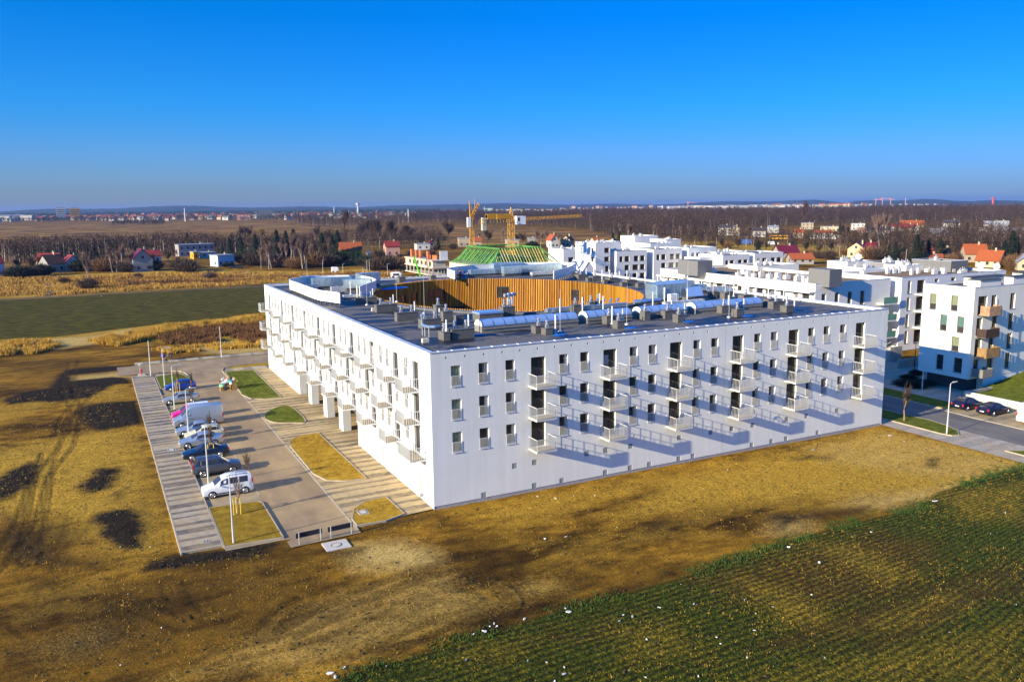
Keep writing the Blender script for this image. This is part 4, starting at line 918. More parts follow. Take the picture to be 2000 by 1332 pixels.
for k in range(7): mb.tube((x+k*1.1, y+.12*k, zi+.5), (x+k*1.1+.5, y+.3+.12*k, zi+.9), .13, n=7); mb.tube((x+k*1.1, y+.12*k, zi+.02), (x+k*1.1, y+.12*k, zi+.5), .05, n=6)
wpart('pipe_manifold', mb, ZINC, block)
mb = MB(); x, y = RT(1070, 616); mb.box(x, y, zi+.3, x+11, y+.5, zi+.75); mb.box(x+.2, y+.8, zi+.2, x+10, y+1.2, zi+.5); wpart('duct', mb, ZINC, block)
for px, py in ((993, 616), (1001, 614)): x, y = RT(px, py); mb = MB(); mb.tube((x-.5, y, zi+2.3), (x+.5, y+.2, zi+2.3), .2, n=10); mb.tube((x, y, zi+1.2), (x, y, zi+2.5), .15, n=8); wpart('extract_fan', mb, POTM, block)
mb = MB(); x, y = RT(1006, 607)
for px, py in ((1353, 640), (1245, 641), (1097, 653), (1458, 624), (952, 652), (790, 558), (862, 553)):
    x, y = RT(px, py); mb.ball((x+.5, y, zi+.02), .75, .4, .14, 10, 6)
solo('blue_tarpaulin', mb, mat('blue_sheet', (.015, .11, .42), .5), 'crumpled blue plastic sheets lying beside the roof chimneys', 'plastic sheet') if False else None
for i, (px, py) in enumerate(((1345, 629), (1233, 641), (1094, 655), (1462, 618), (803, 551), (795, 552), (930, 655))):
    x, y = RT(px, py); m_ = MB(); m_.ball((x, y, zi+.03), .85, .42, .12, 10, 6)
    solo('plastic_sheet', m_, mat('blue_sheet', (.015, .11, .42), .45), 'crumpled blue plastic sheet lying on the dark roof, '+nth(i+1)+' of seven', 'plastic sheet', 'blue sheets on the roof', origin=(x, y, zi))
x, y = RT(730, 565); m_ = MB(); m_.ball((x+1.5, y, zi+.05), 4.0, 2.2, .10, 16, 6); solo('plastic_sheet', m_, mat('blue_sheet', (.015, .11, .42), .45), 'wide blue sheeting spread on the roof between the left noise screen and the oval well', 'plastic sheet', origin=(x, y, zi))
for px, py, lab in ((727, 608, 'white box left on the roof before the second chimney'), (826, 670, 'small tan box under the elbow duct near the roof corner')):
    x, y = RT(px, py); m_ = MB(); m_.box(x, y, zi, x+.6, y+.4, zi+.35); m_.box(x+.05, y+.05, zi+.351, x+.55, y+.35, zi+.38); solo('box', m_, mat('box_card', (.6, .52, .42), .8), lab, 'box', origin=(x, y, zi))
# ------------------------------------------------------------------ vehicles
def smooth_mesh(me, ang=35):
    me.polygons.foreach_set('use_smooth', np.ones(len(me.polygons), bool))
    try: me.set_sharp_from_angle(angle=R(ang))
    except Exception: pass
    return me
# stations: distance from the nose, top, shoulder, underside, half width, half width of the roof
KINDS = {
 'sedan': (4.55, [(0,.55,.52,.32,.70,.6),(.06,.70,.64,.24,.80,.7),(.9,.88,.84,.22,.88,.76),(1.25,.95,.91,.22,.89,.76),(2.0,1.39,.93,.22,.89,.60),(2.4,1.45,.94,.22,.89,.60),(3.15,1.42,.95,.22,.89,.60),(3.9,1.06,.96,.24,.88,.72),(4.45,1.00,.93,.28,.84,.72),(4.55,.80,.74,.34,.76,.68)], (.85, 3.62), .32, (3, 4), (6, 7)),
 'hatch': (4.15, [(0,.55,.52,.32,.70,.6),(.06,.72,.64,.24,.80,.7),(.85,.92,.86,.22,.87,.76),(1.1,.98,.92,.22,.88,.75),(1.85,1.43,.95,.22,.88,.60),(2.3,1.50,.96,.22,.88,.60),(3.35,1.45,.99,.22,.88,.60),(3.92,1.08,1.0,.26,.86,.70),(4.10,.90,.86,.30,.82,.70),(4.15,.70,.66,.36,.76,.66)], (.80, 3.38), .31, (3, 4), (6, 7)),
 'suv': (4.5, [(0,.7,.65,.42,.74,.66),(.06,.95,.88,.34,.86,.76),(.9,1.10,1.05,.32,.92,.80),(1.15,1.16,1.08,.32,.93,.80),(1.85,1.68,1.10,.32,.93,.66),(2.2,1.76,1.10,.32,.93,.67),(4.0,1.76,1.12,.32,.92,.67),(4.35,1.20,1.12,.36,.90,.80),(4.46,1.05,1.0,.40,.88,.78),(4.5,.75,.7,.46,.82,.72)], (.85, 3.62), .37, (3, 4), (6, 7)),
 'mpv': (4.36, [(0,.62,.56,.34,.70,.62),(.07,.84,.76,.26,.82,.72),(.72,1.02,.96,.24,.87,.76),(.98,1.10,1.0,.24,.88,.74),(1.68,1.64,1.04,.24,.88,.66),(2.2,1.80,1.05,.24,.88,.68),(3.95,1.80,1.08,.24,.88,.68),(4.24,1.62,1.08,.26,.87,.68),(4.34,1.0,.95,.30,.84,.76),(4.36,.7,.66,.36,.8,.72)], (.80, 3.62), .32, (3, 4), (7, 8)),
 'van': (5.6, [(0,.72,.62,.38,.80,.7),(.08,1.02,.92,.30,.92,.8),(.72,1.26,1.15,.28,.98,.84),(.92,1.36,1.2,.28,.99,.82),(1.65,2.12,1.3,.28,1.0,.76),(2.1,2.46,1.3,.28,1.0,.80),(5.45,2.46,1.3,.28,1.0,.80),(5.58,2.40,1.3,.30,.99,.78),(5.6,1.4,1.2,.36,.98,.86)], (.95, 4.5), .36, (3, 4), None),
}
def make_vehicle(name, label, kind, paint, loc, rz, cat='car', side_glass=None, extra=None):
    L, st, axles, wr, ws, rg = KINDS[kind]; t_ = thing(name, label, cat, loc, rz)
    X = [L/2-s[0] for s in st]; mb = MB(); rings = []
    for x, (_, zt, zb_, zf, hw, hr) in zip(X, st):
        half = [(hw*.93, zf), (hw, zf+.14), (hw*1.0, (zf+zb_)/2), (hw*.985, zb_), (hr+.05*(hw-hr), zt-.05 if zt-zb_ > .12 else (zt+zb_)/2), (hr*.86, zt), (0, zt+.02)]
        ring = [(x, y, z) for y, z in half]+[(x, -y, z) for y, z in half[:-1][::-1]]
        rings.append(ring)
    n = len(rings[0]); mb.v = [p for r_ in rings for p in r_]
    for i in range(len(rings)-1):
        for j in range(n):
            k = (j+1) % n; mb.f.append((i*n+j, (i+1)*n+j, (i+1)*n+k, i*n+k)); mb.m.append(0)
    mb.f.append(tuple(range(n))); mb.m.append(0); o = (len(rings)-1)*n; mb.f.append(tuple(o+n-1-j for j in range(n))); mb.m.append(0)
    body = mb.mesh('body', [paint, BLACK]); bm_ = __import__('bmesh').new(); bm_.from_mesh(body)
    __import__('bmesh').ops.recalc_face_normals(bm_, faces=bm_.faces); bm_.to_mesh(body); bm_.free(); smooth_mesh(body, 40)
    bo = link('body', body, t_)
    def lerp(a, b, t): return tuple(a[i]+(b[i]-a[i])*t for i in range(3))
    def side(i0, i1, sgn, f0, f1, b0=.12, b1=.86):
        j0, j1 = (3, 4); g = MB(); A, B = rings[i0], rings[i1]
        def pt(rg_, j): p = rg_[j]; return (p[0], sgn*abs(p[1]), p[2])
        a0, a1, c0, c1 = pt(A, j0), pt(A, j1), pt(B, j0), pt(B, j1)
        lo0, hi0, lo1, hi1 = lerp(a0, a1, b0), lerp(a0, a1, b1), lerp(c0, c1, b0), lerp(c0, c1, b1)
        q = [lerp(lo0, lo1, f0), lerp(lo0, lo1, f1), lerp(hi0, hi1, f1), lerp(hi0, hi1, f0)]
        q = [(x, y+sgn*.014, z+.004) for x, y, z in q]; g.quad(*(q if sgn < 0 else q[::-1])); return g
    top = len(st)
    last = rg[1] if rg else 6
    nose_i = ws[0]
    spans = []
    if kind == 'van': spans = [(nose_i, nose_i+1, .35, 1.0), (nose_i+1, nose_i+2, .0, .8)]
    else:
        spans = [(nose_i, nose_i+1, .45, .97), (nose_i+1, nose_i+2, .03, .97)]
        a, b = nose_i+2, nose_i+3
        spans += [(a, b, .04, .47), (a, b, .55, .97)] if kind in ('suv', 'mpv') else [(a, b, .04, .96)]
        if kind in ('sedan',): spans += [(6, 7, .04, .45)]
        if kind in ('hatch', 'suv'): spans += [(6, 7, .03, .40)]
    for sgn in (-1, 1):
        for (i0, i1, f0, f1) in spans:
            if side_glass is not None and i0 > side_glass: continue
            link('side_window', side(i0, i1, sgn, f0, f1).mesh('side_window', GLASS), t_)
    def cross(i0, i1, f0, f1, nm):
        A, B = rings[i0], rings[i1]; g = MB()
        def row(f): 
            p4, p5, p6 = lerp(A[4], B[4], f), lerp(A[5], B[5], f), lerp(A[6], B[6], f); return [p4, p5, p6, (p5[0], -p5[1], p5[2]), (p4[0], -p4[1], p4[2])]
        r0, r1 = row(f0), row(f1); s = .016 if i0 < 5 else -.016
        for j in range(4): g.quad(*[(p[0]+s*.6, p[1]*.95, p[2]+.016) for p in (r0[j], r1[j], r1[j+1], r0[j+1])])
        link(nm, g.mesh(nm, GLASS), t_)
    cross(ws[0], ws[1], .08, .93, 'windscreen')
    if rg: cross(rg[0], rg[1], .08, .85, 'rear_window')
    else:
        g = MB(); xr = -L/2-.006; [g.quad((xr, y0, 1.35), (xr, y0+.62, 1.35), (xr, y0+.62, 1.95), (xr, y0, 1.95)) for y0 in (-.72, .10)]; 
    hw = st[3][4]
    for ax in axles:
        for sgn in (-1, 1):
            x = L/2-ax; w_ = MB(); w_.tube((x, sgn*(hw-.20), wr), (x, sgn*(hw+.012), wr), wr, n=18); wo = link('wheel', w_.mesh('wheel', RUBBER), t_)
            r_ = MB()
            for k in range(5): a = k*2*math.pi/5; r_.tube((x, sgn*(hw+.016), wr), (x+wr*.6*math.cos(a), sgn*(hw+.016), wr+wr*.6*math.sin(a)), .045, .035, 5)
            for k in range(16):
                a, b = k*math.pi/8, (k+1)*math.pi/8; r_.tube((x+wr*.62*math.cos(a), sgn*(hw+.016), wr+wr*.62*math.sin(a)), (x+wr*.62*math.cos(b), sgn*(hw+.016), wr+wr*.62*math.sin(b)), .03, n=4)
            link('rim', r_.mesh('rim', RIM), wo)
            am = MB()
            for k in range(10):
                a, b = math.pi*k/10, math.pi*(k+1)/10; ro = wr+.07; yy = sgn*(hw+.004)
                q = [(x+wr*.9*math.cos(a), yy, wr+wr*.9*math.sin(a)), (x+ro*math.cos(a), yy, wr+ro*math.sin(a)), (x+ro*math.cos(b), yy, wr+ro*math.sin(b)), (x+wr*.9*math.cos(b), yy, wr+wr*.9*math.sin(b))]
                am.quad(*(q if sgn < 0 else q[::-1]))
            link('wheel_arch', am.mesh('wheel_arch', BLACK), t_)
    zl = st[1][2]
    for sgn in (-1, 1):
        g = MB(); g.ball((L/2-.16, sgn*(st[1][4]-.17), zl-.02), .14, .17, .08, 8, 5); link('headlight', g.mesh('headlight', CLEARL), t_)
        g = MB(); zz_ = st[-2][2]-.08 if kind not in ('mpv', 'van', 'suv') else 1.05
        g.box(-L/2+.0-.012, sgn*(st[-2][4]-.16), zz_-.14, -L/2+.12, sgn*(st[-2][4]+.006), zz_+(.10 if kind not in ('mpv', 'van', 'suv') else .32)); link('tail_light', g.mesh('tail_light', REDL), t_)
        g = MB(); xm = X[ws[0]]-.42; g.ball((xm, sgn*(hw+.10), st[ws[0]][2]+.10), .07, .11, .08, 8, 5); link('mirror', g.mesh('mirror', paint if kind != 'suv' else BLACK), t_)
    g = MB(); g.box(-L/2-.03, -.26, .52, -L/2-.005, .26, .63); link('number_plate', g.mesh('number_plate', PLATE), t_)
    g = MB(); g.box(L/2+.0, -.26, .42, L/2+.025, .26, .53); link('number_plate', g.mesh('number_plate', PLATE), t_)
    g = MB(); g.box(L/2-.02, -.5, st[0][3]+.12, L/2+.012, .5, st[0][3]+.2); link('grille', g.mesh('grille', BLACK), t_)
    if extra: extra(t_, L, st, hw)
    return t_
def carpaint(n, c, metal=.35): 
    m = mat(n, c, .28, metal, var=.03, spec=.6)
    try: m.node_tree.nodes['Principled BSDF'].inputs['Coat Weight'].default_value = .5
    except Exception: pass
    return m
P_WHITE = carpaint('white_car_paint', (.78, .79, .80), .0); P_SILV = carpaint('silver_car_paint', (.45, .49, .54), .6); P_GREY = carpaint('grey_blue_car_paint', (.12, .135, .16), .6)
P_NAVY = carpaint('navy_car_paint', (.012, .025, .06), .4); P_BLUE = carpaint('blue_car_paint', (.01, .05, .36), .3); P_CREAM = carpaint('cream_car_paint', (.62, .58, .38), .0)
P_MAG = carpaint('magenta_paint', (.62, .012, .20), .0); P_GOLD = carpaint('pale_gold_silver_paint', (.50, .48, .42), .6); P_DN = carpaint('dark_violet_navy_paint', (.012, .012, .045), .4)
PI = math.pi
def rails(t_, L, st, hw):
    for s in (-1, 1): g = MB(); g.path([(L/2-2.1, s*.60, 1.80), (L/2-2.3, s*.60, 1.87), (L/2-3.7, s*.60, 1.87), (L/2-3.9, s*.60, 1.80)], .025, 6); link('roof_rail', g.mesh('roof_rail', BLACK), t_)
    for s in (-1, 1): g = MB(); g.box(-1.6, s*(hw+.004), .34, 1.2, s*(hw+.02), .44); link('side_trim', g.mesh('side_trim', BLACK), t_)
make_vehicle('parked_car', 'white high-roofed family car with black roof rails, nearest of the cars in the bays', 'mpv', P_WHITE, (-15.05, 12.85, 0), PI, extra=rails)
make_vehicle('parked_car', 'grey-blue off-roader with its tail to the walkway, second car from the camera', 'suv', P_GREY, (-15.1, 19.5, 0), 0, extra=rails)
make_vehicle('parked_car', 'dark navy saloon behind the yellow-staked sapling, next after the grey off-roader', 'sedan', P_NAVY, (-15.35, 25.6, 0), PI)
make_vehicle('parked_car', 'silver five-door hatchback between the navy saloon and the little cream car', 'sedan', P_SILV, (-15.25, 30.45, 0), PI)
make_vehicle('parked_car', 'small cream car half hidden between the two silver cars', 'hatch', P_CREAM, (-14.55, 33.25, 0), PI)
make_vehicle('parked_car', 'silver-blue saloon parked right beside the big silver van', 'sedan', P_SILV, (-15.1, 35.7, 0), PI)
make_vehicle('delivery_van', 'large silver panel van with its nose to the walkway', 'van', P_SILV, (-14.5, 39.7, 0), PI, 'van', side_glass=4)
def livery(t_, L, st, hw):
    for s in (-1, 1):
        g = MB(); x0, x1 = -L/2+.1, .55
        pts = [(x0, .40), (x1-.4, .40), (x1-.1, .8), (x1+.1, 1.28), (x0, 1.28)]
        q = [(x, s*(hw+.007), z) for x, z in pts]; g.quad(*(q if s < 0 else q[::-1])); link('white_side_panel', g.mesh('white_side_panel', P_WHITE), t_)
        g = MB()
        for k in range(7): a = k*.8; g.tube((-.9+.22*k, s*(hw+.012), .85+.16*math.sin(a)), (-.9+.22*(k+1), s*(hw+.012), .85+.16*math.sin(a+.8)), .03, n=5)
        g.tube((-.4, s*(hw+.012), .7), (-.2, s*(hw+.012), 1.15), .03, n=5); g.tube((.1, s*(hw+.012), .7), (.1, s*(hw+.012), 1.1), .03, n=5)
        link('green_logo', g.mesh('green_logo', mat('logo_green', (.08, .35, .10), .5)), t_)
    g = MB(); g.box(-L/2+.05, -.66, 1.822, .3, .66, 1.84); link('white_roof_panel', g.mesh('white_roof_panel', P_WHITE), t_)
make_vehicle('delivery_van', 'small magenta and white van with a green scribbled logo behind the silver van', 'mpv', P_MAG, (-14.95, 43.6, 0), PI, 'van', extra=livery)
make_vehicle('parked_car', 'pale silver saloon second from the far end of the bays', 'sedan', P_GOLD, (-15.15, 53.0, 0), PI)
make_vehicle('parked_car', 'bright blue hatchback at the far end of the bays by the green lawn', 'hatch', P_BLUE, (-14.4, 61.6, 0), PI)
make_vehicle('parked_car', 'dark blue hatchback left of the pair across the side street', 'hatch', P_DN, (71.45, .0, 0), 0)
make_vehicle('parked_car', 'dark blue saloon right of the pair across the side street', 'sedan', P_DN, (71.7, -3.15, 0), 0)
make_vehicle('delivery_van', 'white panel van cut by the right edge of the view', 'van', P_WHITE, (72.6, -8.0, 0), 0, 'van', side_glass=4)
# ------------------------------------------------------------------ street lamps
def lamp_meshes(h, arm):
    p = MB(); p.tube((0, 0, 0), (0, 0, h*.28), .085, .075, 10); p.tube((0, 0, h*.28), (0, 0, h), .065, .04, 10); p.box(-.16, -.16, -.02, .16, .16, .05)
    a = h_ = None
    if arm:
        a = MB(); a.path([(0, 0, h-.02), (.12, 0, h+.10), (.5, 0, h+.16)], .03, 8)
        h_ = MB(); h_.prism([(.45, -.12), (1.05, -.10), (1.2, 0), (1.05, .10), (.45, .12)], h+.12, h+.20)
    return p.mesh('pole', STEEL), a and a.mesh('arm', STEEL), h_ and h_.mesh('lamp_head', ZINC2)
LM = {}
def lamp(x, y, h, rz, label, arm=True, grp='street lamps'):
    k = (round(h, 1), arm)
    if k not in LM: LM[k] = lamp_meshes(*k)
    t_ = thing('street_lamp', label, 'lamp post', (x, y, 0), rz, grp); me = LM[k]
    link('pole', me[0], t_)
    if arm: link('arm', me[1], t_); link('lamp_head', me[2], t_)
LL = [(-16.38, .62, 'tall white lamp post on the dry lawn at the near end of the bays'), (-16.27, 16.15, 'white lamp post between the white and grey cars'), (-16.16, 33.9, 'white lamp post in front of the two silver cars'),
      (-16.27, 49.6, 'white lamp post beside the pale silver saloon'), (-16.24, 64.9, 'white lamp post on the green lawn by the blue hatchback')]
for i, (x, y, l) in enumerate(LL): lamp(x, y, 5.6, 0, l)
lamp(-17.5, 74.4, 5.6, PI/2, 'headless-looking white lamp post by the red hydrant', False); lamp(-5.42, 85.7, 5.5, PI/2, 'white lamp post beyond the cross street, nearest the block', False)
lamp(58.6, -6.23, 5.7, 0, 'white lamp post on the lawn right of the block'); lamp(72.36, 7.1, 5.7, PI, 'shaded lamp post in front of the cantilevered block')
for i, (px, by, ty) in enumerate([(631, 535, 509), (670, 538, 516), (709.5, 540, 522), (717, 532, 509), (722, 532, 507), (757, 540, 516)]):
    x, y = at(px, by); lamp(x, y, round(height_at(px, by, ty), 1), .2, 'pale lamp post on the street behind the left roof screen, '+nth(i+1)+' from the left')
for i, (px, by, ty) in enumerate([(1356, 483, 469), (1399, 483, 465), (1457, 482, 463), (1527, 470, 452), (1769, 512, 488), (1884, 506, 482)]):
    x, y = at(px, by); lamp(x, y, round(height_at(px, by, ty), 1), .2, 'pale lamp post beyond the estate roofs, '+nth(i+1)+' from the left')
# black garden lamp near the steps
x, y = at(1785, 730); mb = MB(); mb.tube((x, y, 0), (x, y, 4.6), .07, .05, 8); t_ = thing('street_lamp', 'black flat-headed lamp post by the dark hedge and steps', 'lamp post', (x, y, 0)); wpart('pole', mb, BLACK, t_)
mb = MB(); mb.box(x-.5, y-.1, 4.6, x+.1, y+.1, 4.68); wpart('lamp_head', mb, BLACK, t_)
# ------------------------------------------------------------------ barrier boards, hydrant, posts
NAVYB = mat('navy_board', (.012, .018, .035), .35, spec=.6)
for i, (a, b, l) in enumerate([((-11.91, -1.93), (-10.21, -1.80), 'left dark barrier board on two grey posts at the road end'), ((-9.41, -1.85), (-7.74, -1.74), 'right dark barrier board on two grey posts at the road end')]):
    t_ = thing('barrier_board', l, 'barrier', ((a[0]+b[0])/2, (a[1]+b[1])/2, 0), 0, 'barrier boards')
    for p in (a, b): mb = MB(); mb.tube((*p, -.1), (*p, .98), .04, n=8); wpart('post', mb, ZINC2, t_)
    d = np.array(b)-np.array(a); d /= np.linalg.norm(d); n = np.array([-d[1], d[0]]); A = np.array(a)-d*.22+n*.045; B = np.array(b)+d*.14+n*.045
    mb = MB(); mb.prism([tuple(A), tuple(B), tuple(B+n*.03), tuple(A+n*.03)], .52, .92); wpart('board', mb, NAVYB, t_)
x, y = -18.7, 76.3; t_ = thing('fire_hydrant', 'red fire hydrant on a pale slab at the far end of the walkway', 'hydrant', (x, y, 0))
mb = MB(); mb.tube((x, y, .05), (x, y, .85), .10, .09, 10); mb.ball((x, y, .9), .12, n=10); wpart('body', mb, mat('hydrant_red', (.55, .02, .02), .4), t_)
for s in (-1, 1): mb = MB(); mb.tube((x, y, .62), (x+s*.22, y, .62), .055, n=8); wpart('outlet', mb, mat('hydrant_red', (.55, .02, .02), .4), t_)
mb = MB(); mb.box(x-.5, y-.5, -.05, x+.5, y+.5, .06); wpart('slab', mb, mat('pale_lid', (.55, .50, .40), .8), t_)
x, y = -18.9, 77.6; t_ = thing('marker_post', 'thin dark post with a white plate behind the red hydrant', 'post', (x, y, 0)); mb = MB(); mb.tube((x, y, 0), (x, y, 1.3), .03, n=6); wpart('post', mb, ZINC2, t_)
mb = MB(); mb.box(x-.14, y-.02, 1.3, x+.14, y+.0, 1.65); wpart('plate', mb, PAINT, t_)
# rubbish pile
t0x, t0y = -9.4, 57.6; CARD = mat('brown_cardboard', (.50, .30, .09), .85, var=.2); BAGM = [mat('white_plastic_bag', (.75, .75, .73), .5), mat('green_plastic_bag', (.25, .55, .30), .5), mat('black_plastic_bag', (.03, .03, .035), .3), mat('teal_plastic_bag', (.05, .40, .45), .5)]
RUB = [('cardboard_box', 'large flattened brown box at the right end of the rubbish pile', (1.55, .1, 0, .75, .7, 1.15), CARD, .3), ('cardboard_box', 'brown box standing at the front of the rubbish pile', (.9, -.1, 0, .6, .5, .8), CARD, -.2),
       ('cardboard_box', 'small tan box at the left foot of the rubbish pile', (-.05, 0, 0, .5, .4, .45), CARD, .1), ('cardboard_box', 'long brown box lying on top of the rubbish pile', (.4, 1.0, .95, 1.3, .5, .28), CARD, .4), ('cardboard_box', 'square brown box near the top left of the rubbish pile', (.05, .8, .9, .6, .6, .45), CARD, -.3),
       ('cardboard_box', 'brown box low in the middle of the rubbish pile', (.75, .9, 0, .9, .9, .95), CARD, .15), ('cardboard_box', 'brown box at the back right of the rubbish pile', (1.5, 1.1, 0, .8, .9, 1.2), CARD, -.1), ('cardboard_box', 'open brown box on the right shoulder of the rubbish pile', (1.4, .8, 1.16, .6, .5, .3), CARD, .6)]
for nme, lab, (dx, dy, z, a, b, h), m_, rz in RUB:
    mb = MB(); mb.box(-a/2, -b/2, 0, a/2, b/2, h); c_, s_ = a/2, b/2
    mb.quad((-c_, -s_, h), (c_, -s_, h), (c_, -s_-.22, h+.10), (-c_, -s_-.22, h+.10)); mb.quad((c_, s_, h), (c_+.2, s_, h+.12), (c_+.2, -s_, h+.12), (c_, -s_, h))
    o = link(nme, mb.mesh(nme, m_), None, (t0x+dx+.2, t0y+dy+.2, z), rz); tag(o, lab, 'box', 'boxes in the rubbish pile')
BG = [(0.0, .0, .45, 1, .36, 'pale green bag hanging at the left end of the rubbish pile'), (.55, -.05, .1, 2, .42, 'black bag at the front foot of the rubbish pile'), (.7, .3, 1.0, 0, .34, 'white bag in the middle of the rubbish pile'), (1.15, .15, 1.0, 3, .28, 'teal bag between the boxes of the rubbish pile'),
      (.3, .6, 1.2, 0, .30, 'white bag on the upper left of the rubbish pile'), (1.0, .9, 1.0, 0, .32, 'white bag on top of the rubbish pile'), (1.35, .5, 1.15, 2, .33, 'black bag on the right shoulder of the rubbish pile'), (.2, .35, .75, 0, .33, 'white bag on the left flank of the rubbish pile'), (.75, .55, 1.15, 2, .24, 'small black bag at the summit of the rubbish pile')]
BG += [(1.2, -.15, .75, 0, .22, 'small white bag against the right front box of the rubbish pile'), (.25, -.1, .45, 4, .22, 'red bag near the left foot of the rubbish pile'), (.95, .35, 1.35, 5, .24, 'orange-brown bag high in the rubbish pile'), (.5, .4, 1.3, 4, .16, 'little red bag high on the rubbish pile'), (1.6, .3, 1.2, 0, .2, 'small white bag on the right box of the rubbish pile')]
BAGM += [mat('red_plastic_bag', (.5, .03, .02), .5), mat('tan_paper_bag', (.55, .28, .08), .8)]
for dx, dy, z, mi, r_, lab in BG:
    mb = MB(); mb.ball((0, 0, r_*.8), r_*1.15, r_, r_*.85, 9, 6); mb.v = [(x+rng.normal(0, .03), y+rng.normal(0, .03), z_+rng.normal(0, .03)) for x, y, z_ in mb.v]; mb.tube((0, 0, r_*1.5), (.05, 0, r_*1.9), .05, .12, 6)
    o = link('rubbish_bag', mb.mesh('rubbish_bag', BAGM[mi]), None, (t0x+dx+.2, t0y+dy+.2, z)); tag(o, lab, 'bag', 'bags in the rubbish pile')
# ------------------------------------------------------------------ people (one continuous skinned body each)
SKIN = mat('skin', (.55, .34, .25), .6)
def person(loc, rz, label, top, legs, hair, joints, hat=None):
    J, E_, Rr = joints; me = bpy.data.meshes.new('body'); me.from_pydata(J, E_, []); me.update(); o = bpy.data.objects.new('person', me); C.objects.link(o)
    o.location = loc; o.rotation_euler = (0, 0, rz); tag(o, label, 'person'); me.materials.append(top); 
    sk = o.modifiers.new('skin', 'SKIN'); 
    for i, r_ in enumerate(Rr): me.skin_vertices[0].data[i].radius = (r_, r_)
    me.skin_vertices[0].data[0].use_root = True
    sb = o.modifiers.new('sub', 'SUBSURF'); sb.levels = 2; sb.render_levels = 2
    def child(nm, js, es, rs, m_):
        m2 = bpy.data.meshes.new(nm); m2.from_pydata(js, es, []); c = bpy.data.objects.new(nm, m2); C.objects.link(c); c.parent = o; m2.materials.append(m_)
        c.modifiers.new('skin', 'SKIN'); m2.skin_vertices[0].data[0].use_root = True
        for i, r_ in enumerate(rs): m2.skin_vertices[0].data[i].radius = (r_, r_)
        c.modifiers.new('sub', 'SUBSURF').render_levels = 1; return c
    return o, child
def standing(arm_fwd=0.0, stride=.15, lean=0.0):
    # 0 pelvis 1 waist 2 chest 3 neck 4 head 5 crown | 6-8 left leg, 9 toe | 10-12 right leg,13 toe | 14 shL 15 elbL 16 wrL 17 hand | 18.. right
    l = lean
    J = [(0,0,.95),(l*.4,0,1.10),(l,0,1.36),(l*1.2,0,1.50),(l*1.3,0,1.60),(l*1.4,0,1.70), (0,.09,.90),(stride*.7,.10,.50),(stride,.10,.08),(stride+.16,.10,.04), (0,-.09,.90),(-stride*.3,-.10,.50),(-stride,-.10,.08),(-stride+.16,-.10,.04),
         (l,.19,1.40),(l+.05+arm_fwd*.3,.23,1.13),(l+.1+arm_fwd,.20,.92+arm_fwd*.3),(l+.13+arm_fwd*1.25,.19,.86+arm_fwd*.35), (l,-.19,1.40),(l+.05+arm_fwd*.3,-.23,1.13),(l+.1+arm_fwd,-.20,.92+arm_fwd*.3),(l+.13+arm_fwd*1.25,-.19,.86+arm_fwd*.35)]
    E_ = [(0,1),(1,2),(2,3),(3,4),(4,5),(0,6),(6,7),(7,8),(8,9),(0,10),(10,11),(11,12),(12,13),(2,14),(14,15),(15,16),(16,17),(2,18),(18,19),(19,20),(20,21)]
    Rr = [.14,.13,.15,.055,.095,.08,.09,.065,.045,.04,.09,.065,.045,.04,.06,.045,.032,.035,.06,.045,.032,.035]
    return J, E_, Rr
def dress(o, child, J, trousers, coat, hairm, helmet=None):
    child('trousers', [J[0], J[6], J[7], J[8], J[10], J[11], J[12]], [(0,1),(1,2),(2,3),(0,4),(4,5),(5,6)], [.155,.105,.082,.065,.105,.082,.065], trousers)
    child('jacket', [J[0], J[1], J[2], J[14], J[15], J[16], J[18], J[19], J[20]], [(0,1),(1,2),(2,3),(3,4),(4,5),(2,6),(6,7),(7,8)], [.17,.165,.185,.085,.065,.05,.085,.065,.05], coat)
    m = MB(); h = J[4]; m.ball((h[0]-.015, h[1], h[2]+.045), .105, .10, .105, 10, 6); l = link('helmet' if helmet else 'hair', m.mesh('hair', helmet or hairm), o)
HAIR = mat('dark_hair', (.05, .03, .02), .7); DKCL = mat('dark_cloth', (.03, .03, .035), .9); BLUECL = mat('blue_workwear', (.02, .09, .42), .9); REDCL = mat('red_workwear', (.40, .04, .03), .9); GREYCL = mat('grey_cloth', (.12, .12, .14), .9)
for (px, py), lab, cm, hm in (((900, 547.5), 'person in a red jacket standing at the far rim of the roof well', REDCL, mat('red_helmet', (.6, .03, .03), .4)), ((907, 547), 'person in blue workwear at the far rim of the roof well', BLUECL, None)):
    x, y = RT(px, py); J = standing(.25, .08); o, ch = person((x, y+.3, zi), -1.2, lab, SKIN, DKCL, HAIR, J); dress(o, ch, J[0], cm, cm, HAIR, hm)
x, y = at(335, 703.5); J = standing(.42, .25, .05); o, ch = person((x, y, .02), PI+.1, 'person in dark clothes pushing a violet-hooded pram along the slab walk', SKIN, DKCL, HAIR, J); dress(o, ch, J[0], GREYCL, DKCL, HAIR)
px_, py_ = x-1.15, y-.1; t_ = thing('pram', 'pram with a violet hood pushed along the slab walk', 'pram', (px_, py_, .02))
mb = MB(); mb.ball((px_, py_, .72), .42, .26, .22, 10, 6); wpart('carrycot', mb, DKCL, t_)
mb = MB(); mb.ball((px_-.18, py_, .95), .32, .28, .30, 10, 6); wpart('hood', mb, mat('violet_cloth', (.16, .07, .50), .8), t_)
for dx in (-.32, .32):
    for dy in (-.25, .25): mb = MB(); mb.tube((px_+dx, py_+dy-.02, .17), (px_+dx, py_+dy+.02, .17), .15, n=12); wpart('wheel', mb, BLACK, t_)
for dy in (-.22, .22): mb = MB(); mb.path([(px_-.32, py_+dy, .17), (px_+.35, py_+dy, .75), (px_+.72, py_+dy, 1.02)], .018, 6); wpart('frame', mb, STEEL, t_)
